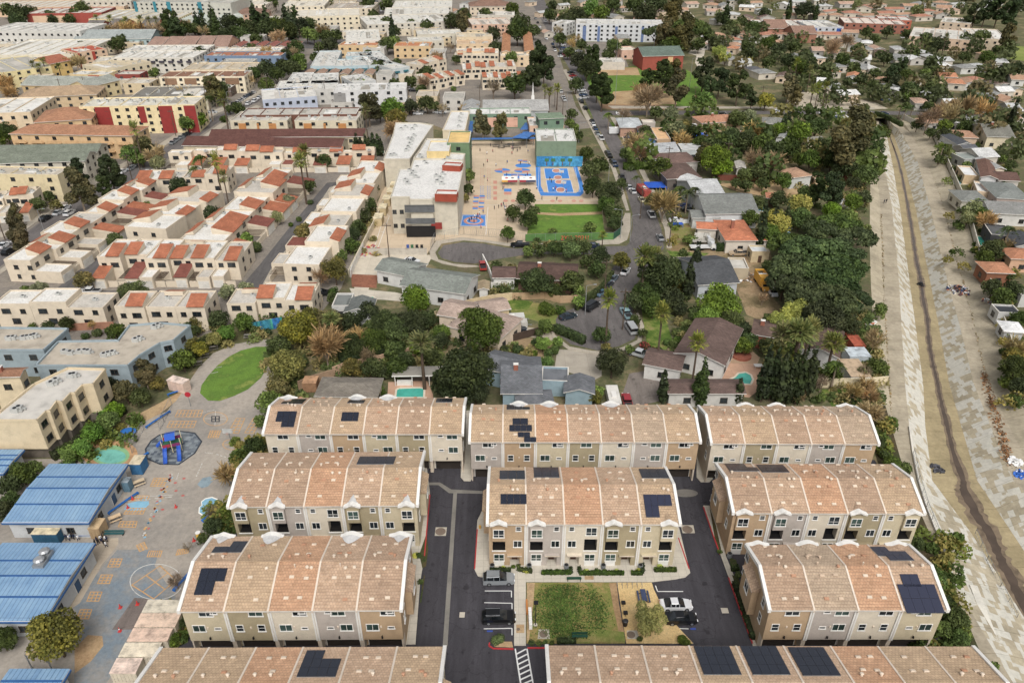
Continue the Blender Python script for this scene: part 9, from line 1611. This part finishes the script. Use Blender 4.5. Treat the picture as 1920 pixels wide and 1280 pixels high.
for s in range(3): p = P(1415 - s, 690); 
p = P(1421, 690); t = thing('patio_table', 'small white table on the pink pool deck', 'table', (p.x, p.y, .02)); mb = MB(); mb.box(-.9, -.6, .7, .9, .6, .76, WHITE); part('table_top', mb, t)
for sx in (-1, 1):
 for sy in (-1, 1): mb = MB(); mb.box(sx * .8 - .03, sy * .5 - .03, 0, sx * .8 + .03, sy * .5 + .03, .7, WHITE); part('leg', mb, t)
for k, (x, y) in enumerate(((765, 466), (773, 466), (782, 466), (791, 466))):
 p = P(x, y); c = ('2a4f9a', '2f6a44', '1d1f24', '1d1f24')[k]; mb = MB(); mb.box(-.35, -.35, 0, .35, .35, 1.0, plain(c, .6)); mb.box(-.38, -.4, 1.0, .38, .38, 1.08, plain(c, .5)); solid('wheelie_bin', mb, ('blue', 'green', 'left black', 'right black')[k] + ' wheelie bin in the row behind the grey yard wall', 'bin', (p.x, p.y, .04), group='wheelie bins')
FP = [(304, 310), (309, 306), (314, 302)]
for k, (x, c) in enumerate(((304, 'c03a8a'), (310, '7a4a9a'), (316, 'd8b82c'))):
 p = P(x, 249 - k); t = thing('feather_flag', ('pink', 'purple', 'yellow')[k] + ' feather flag outside the red panelled block', 'flag', (p.x, p.y, 0), 0, 'feather flags'); mb = MB(); mb.tube((0, 0, 0), (0, 0, 4.5), .04, .03, STEEL, 5); part('pole', mb, t); mb = MB(); mb.bar((.45, 0, 2.2), (.45, 0, 4.4), .9, .03, plain(c, .7), (0, 1, 0)); part('cloth', mb, t)
# lunch tables and white marked panels of the plaza
for k, (x, y) in enumerate(((930, 276), (940, 278), (950, 276), (958, 273), (966, 278))): picnic('dark lunch table under the yard trees, %s from left' % ('first', 'second', 'third', 'fourth', 'last')[k], x, y, 0, '44474a', 3.0, 'lunch tables')
for k, (x0, tc_) in enumerate(((945, 'd8a02c'), (956, '9a1c34'), (978, '9a1c34'), (990, '3a3f5c'))):
 p = P(x0 + 5, 347); t = thing('stall_canopy', 'white topped stall canopy on the plaza, %s from left' % ('first, with yellow valance', 'second, with maroon valance', 'third, with maroon valance', 'last, with round emblem')[k], 'canopy', (p.x, p.y, 0), 0, 'stall canopies'); mb = MB(); mb.face([(-1.7, -1.2, 2.2), (1.7, -1.2, 2.2), (1.7, 1.2, 2.9), (-1.7, 1.2, 2.9)], WHITE); mb.face([(1.7, 1.2, 2.9), (1.7, 1.9, 2.2), (-1.7, 1.9, 2.2), (-1.7, 1.2, 2.9)], WHITE); part('cover', mb, t); mb = MB(); mb.box(-1.7, -1.24, 1.5, 1.7, -1.2, 2.2, plain(tc_)); part('valance', mb, t); mb = MB(); mb.disc((0, 0), .55, .35, 0, plain(('b0283c', '2a2f4a', 'b9bcc4', '7a1c2c')[k]), 10); o = part('emblem', mb, t); o.location = (0, 0, 2.62); o.rotation_euler = (math.atan(.29), 0, 0)
 for sx in (-1, 1):
  for sy in (-1.15, 1.8): mb = MB(); mb.tube((sx * 1.6, sy, 0), (sx * 1.6, sy, 2.2), .04, .04, STEEL, 5); part('post', mb, t)
plant_all()
for o in list(COL.objects):
 if o.get('group') == 'lime green shrubs' and o.type == 'MESH':
  me = o.data.copy(); lm = leaf('9aa83a'); [me.materials.__setitem__(i, lm) for i in range(3)]; o.data = me
# labels: say where each look-alike stands
LM = [('the yellow box truck', 1429, 530), ('the orange tiled house', 1390, 430), ('the kidney shaped pool', 1380, 712), ('the rectangular pool', 770, 738), ('the lower cul-de-sac', 1115, 615), ('the school cul-de-sac', 880, 470), ('the school lawn', 1065, 415), ('the blue running track court', 1050, 335), ('the painted blue circle court', 888, 414), ('the white school roof', 800, 340), ('the green walled school hall', 1043, 270), ('the white church spire', 1000, 190), ('the red gymnasium', 1245, 100), ('the park infield', 1210, 185), ('the oval lawn', 440, 700), ('the rubber play mat', 325, 840), ('the largest blue roof', 60, 1090), ('the upper blue roof', 110, 925), ('the shipping containers', 270, 1190), ('the courtyard lawn', 1075, 1150), ('the beige stepped apartments', 100, 750), ('the pale blue apartments', 190, 655), ('the sage green roofed house', 800, 525), ('the pinkish roofed house', 890, 600), ('the grey shingled house', 985, 700), ('the large brown shingled house', 1310, 640), ('the dark grey shingled house', 1350, 505), ('the stone pines', 1540, 500), ('the dirt lot', 1480, 358), ('the white metal roofed house', 1320, 345), ('the blue tarpaulin', 1228, 352), ('the blue gabled house', 1218, 255), ('the salmon roofed house', 1355, 225), ('the channel mouth', 1660, 225), ('the channel wall', 1830, 420), ('the rubbish heap', 1800, 545), ('the turquoise channel side pool', 1840, 450), ('the house with the brick chimney', 1880, 245), ('the far grass field', 1860, 100), ('the long white roofed beige building', 1760, 65), ('the brick shopping row', 1640, 42), ('the white and blue school wing', 1500, 45), ('the terracotta housing strip', 1500, 66), ('the long white and blue block', 1160, 44), ('the far channel bend', 1310, 100), ('the narrow tan court', 970, 80), ('the straight far street', 1030, 60), ('the main street', 1190, 340), ('the street crossing', 1120, 212), ('the brown roofed long buildings', 500, 265), ('the red panelled block', 260, 205), ('the orange roofed long block', 130, 245), ('the grey green roofed building', 60, 295), ('the teal awning blocks', 660, 110), ('the white four storey block', 695, 170), ('the orange panelled beige blocks', 550, 218), ('the diagonal street', 200, 345), ('the diagonal lane', 230, 430), ('the long straight lane', 540, 430), ('the six garage condominium row', 310, 500), ('the three unit condominium row', 510, 580), ('the white roofed condominium row', 600, 420), ('the mural wall', 500, 620), ('the cream warehouse', 250, 30), ('the red store', 120, 22), ('the white block with small windows', 60, 52), ('the grey far apartment complex', 340, 4), ('the sawtooth tan row', 340, 82), ('the white gabled row', 490, 84), ('the wide dark roof', 315, 175), ('the yellow cream building', 40, 125), ('the white balcony row', 285, 105), ('the patio townhouse block', 380, 140), ('the long beige far block', 615, 26), ('the wide white flat roofs', 770, 25), ('the parking strip', 800, 120), ('the channel ramp', 1740, 950), ('the four unit row', 1600, 1080), ('the channel side five unit row', 1550, 920), ('the white dormer row', 600, 900), ('the white banded row', 545, 1070), ('the grey roofed right bank houses', 1880, 370), ('the right edge orange roofs', 1900, 490), ('the grey roofed house by wide tree', 1455, 230), ('the little garden house', 1390, 310), ('the tan dirt lot house', 1505, 325), ('the cross street palms', 1550, 160), ('the orange far houses', 1590, 140), ('the dark far conifers', 1880, 20), ('the far tile roofs', 1680, 20), ('the leafy far suburb', 1440, 110), ('the grey far roofs', 1700, 105), ('the white far house by the channel', 1600, 175), ('the orange bungalows', 1800, 150), ('the upper channel bench', 1700, 300), ('the tall cypress group', 1485, 700), ('the fan palm group', 1490, 640), ('the wooden garden sheds', 595, 715), ('the bare spreading tree', 610, 650)]
bpy.context.view_layer.update(); byl = {}
for o in AUTO:
 x, y, z = o.location; u, v = Q((x, y, 0)); best = min(LM, key=lambda l: (l[1] - u) ** 2 + ((l[2] - v) * 1.7) ** 2); dx, dy = u - best[1], (v - best[2]) * 1.6; near_ = math.hypot(dx, dy) < 12
 rel = 'beside' if near_ else ('left of' if dx < 0 else 'right of') if abs(dx) > abs(dy) else ('beyond' if dy < 0 else 'in front of')
 base = o['label'].replace(' beside the first', ''); w = len(base.split()); near_ = near_ and True
 if w >= 9 and o['category'] != 'person': continue
 byl.setdefault((base, rel, best[0]), []).append((u, v, o))
ORD = ['first', 'second', 'third', 'fourth', 'fifth', 'sixth', 'seventh', 'eighth', 'ninth', 'tenth', 'eleventh', 'twelfth', 'thirteenth', 'fourteenth', 'fifteenth', 'sixteenth', 'seventeenth', 'eighteenth', 'nineteenth', 'twentieth', 'last', 'very last']
for (base, rel, lm), L in byl.items():
 L.sort(key=lambda t: t[0]); b = base.split()
 if len(b) > 6 and len(L) == 1: L[0][2]['label'] = ' '.join(b); continue
 for i, (u, v, o) in enumerate(L):
  s = base if len(L) == 1 else '%s from left %s' % (ORD[min(i, 21)], base); t = '%s %s %s' % (s, rel, lm)
  if len(t.split()) > 16: t = '%s %s %s' % (' '.join(s.split()[:9]), rel, lm)
  o['label'] = t
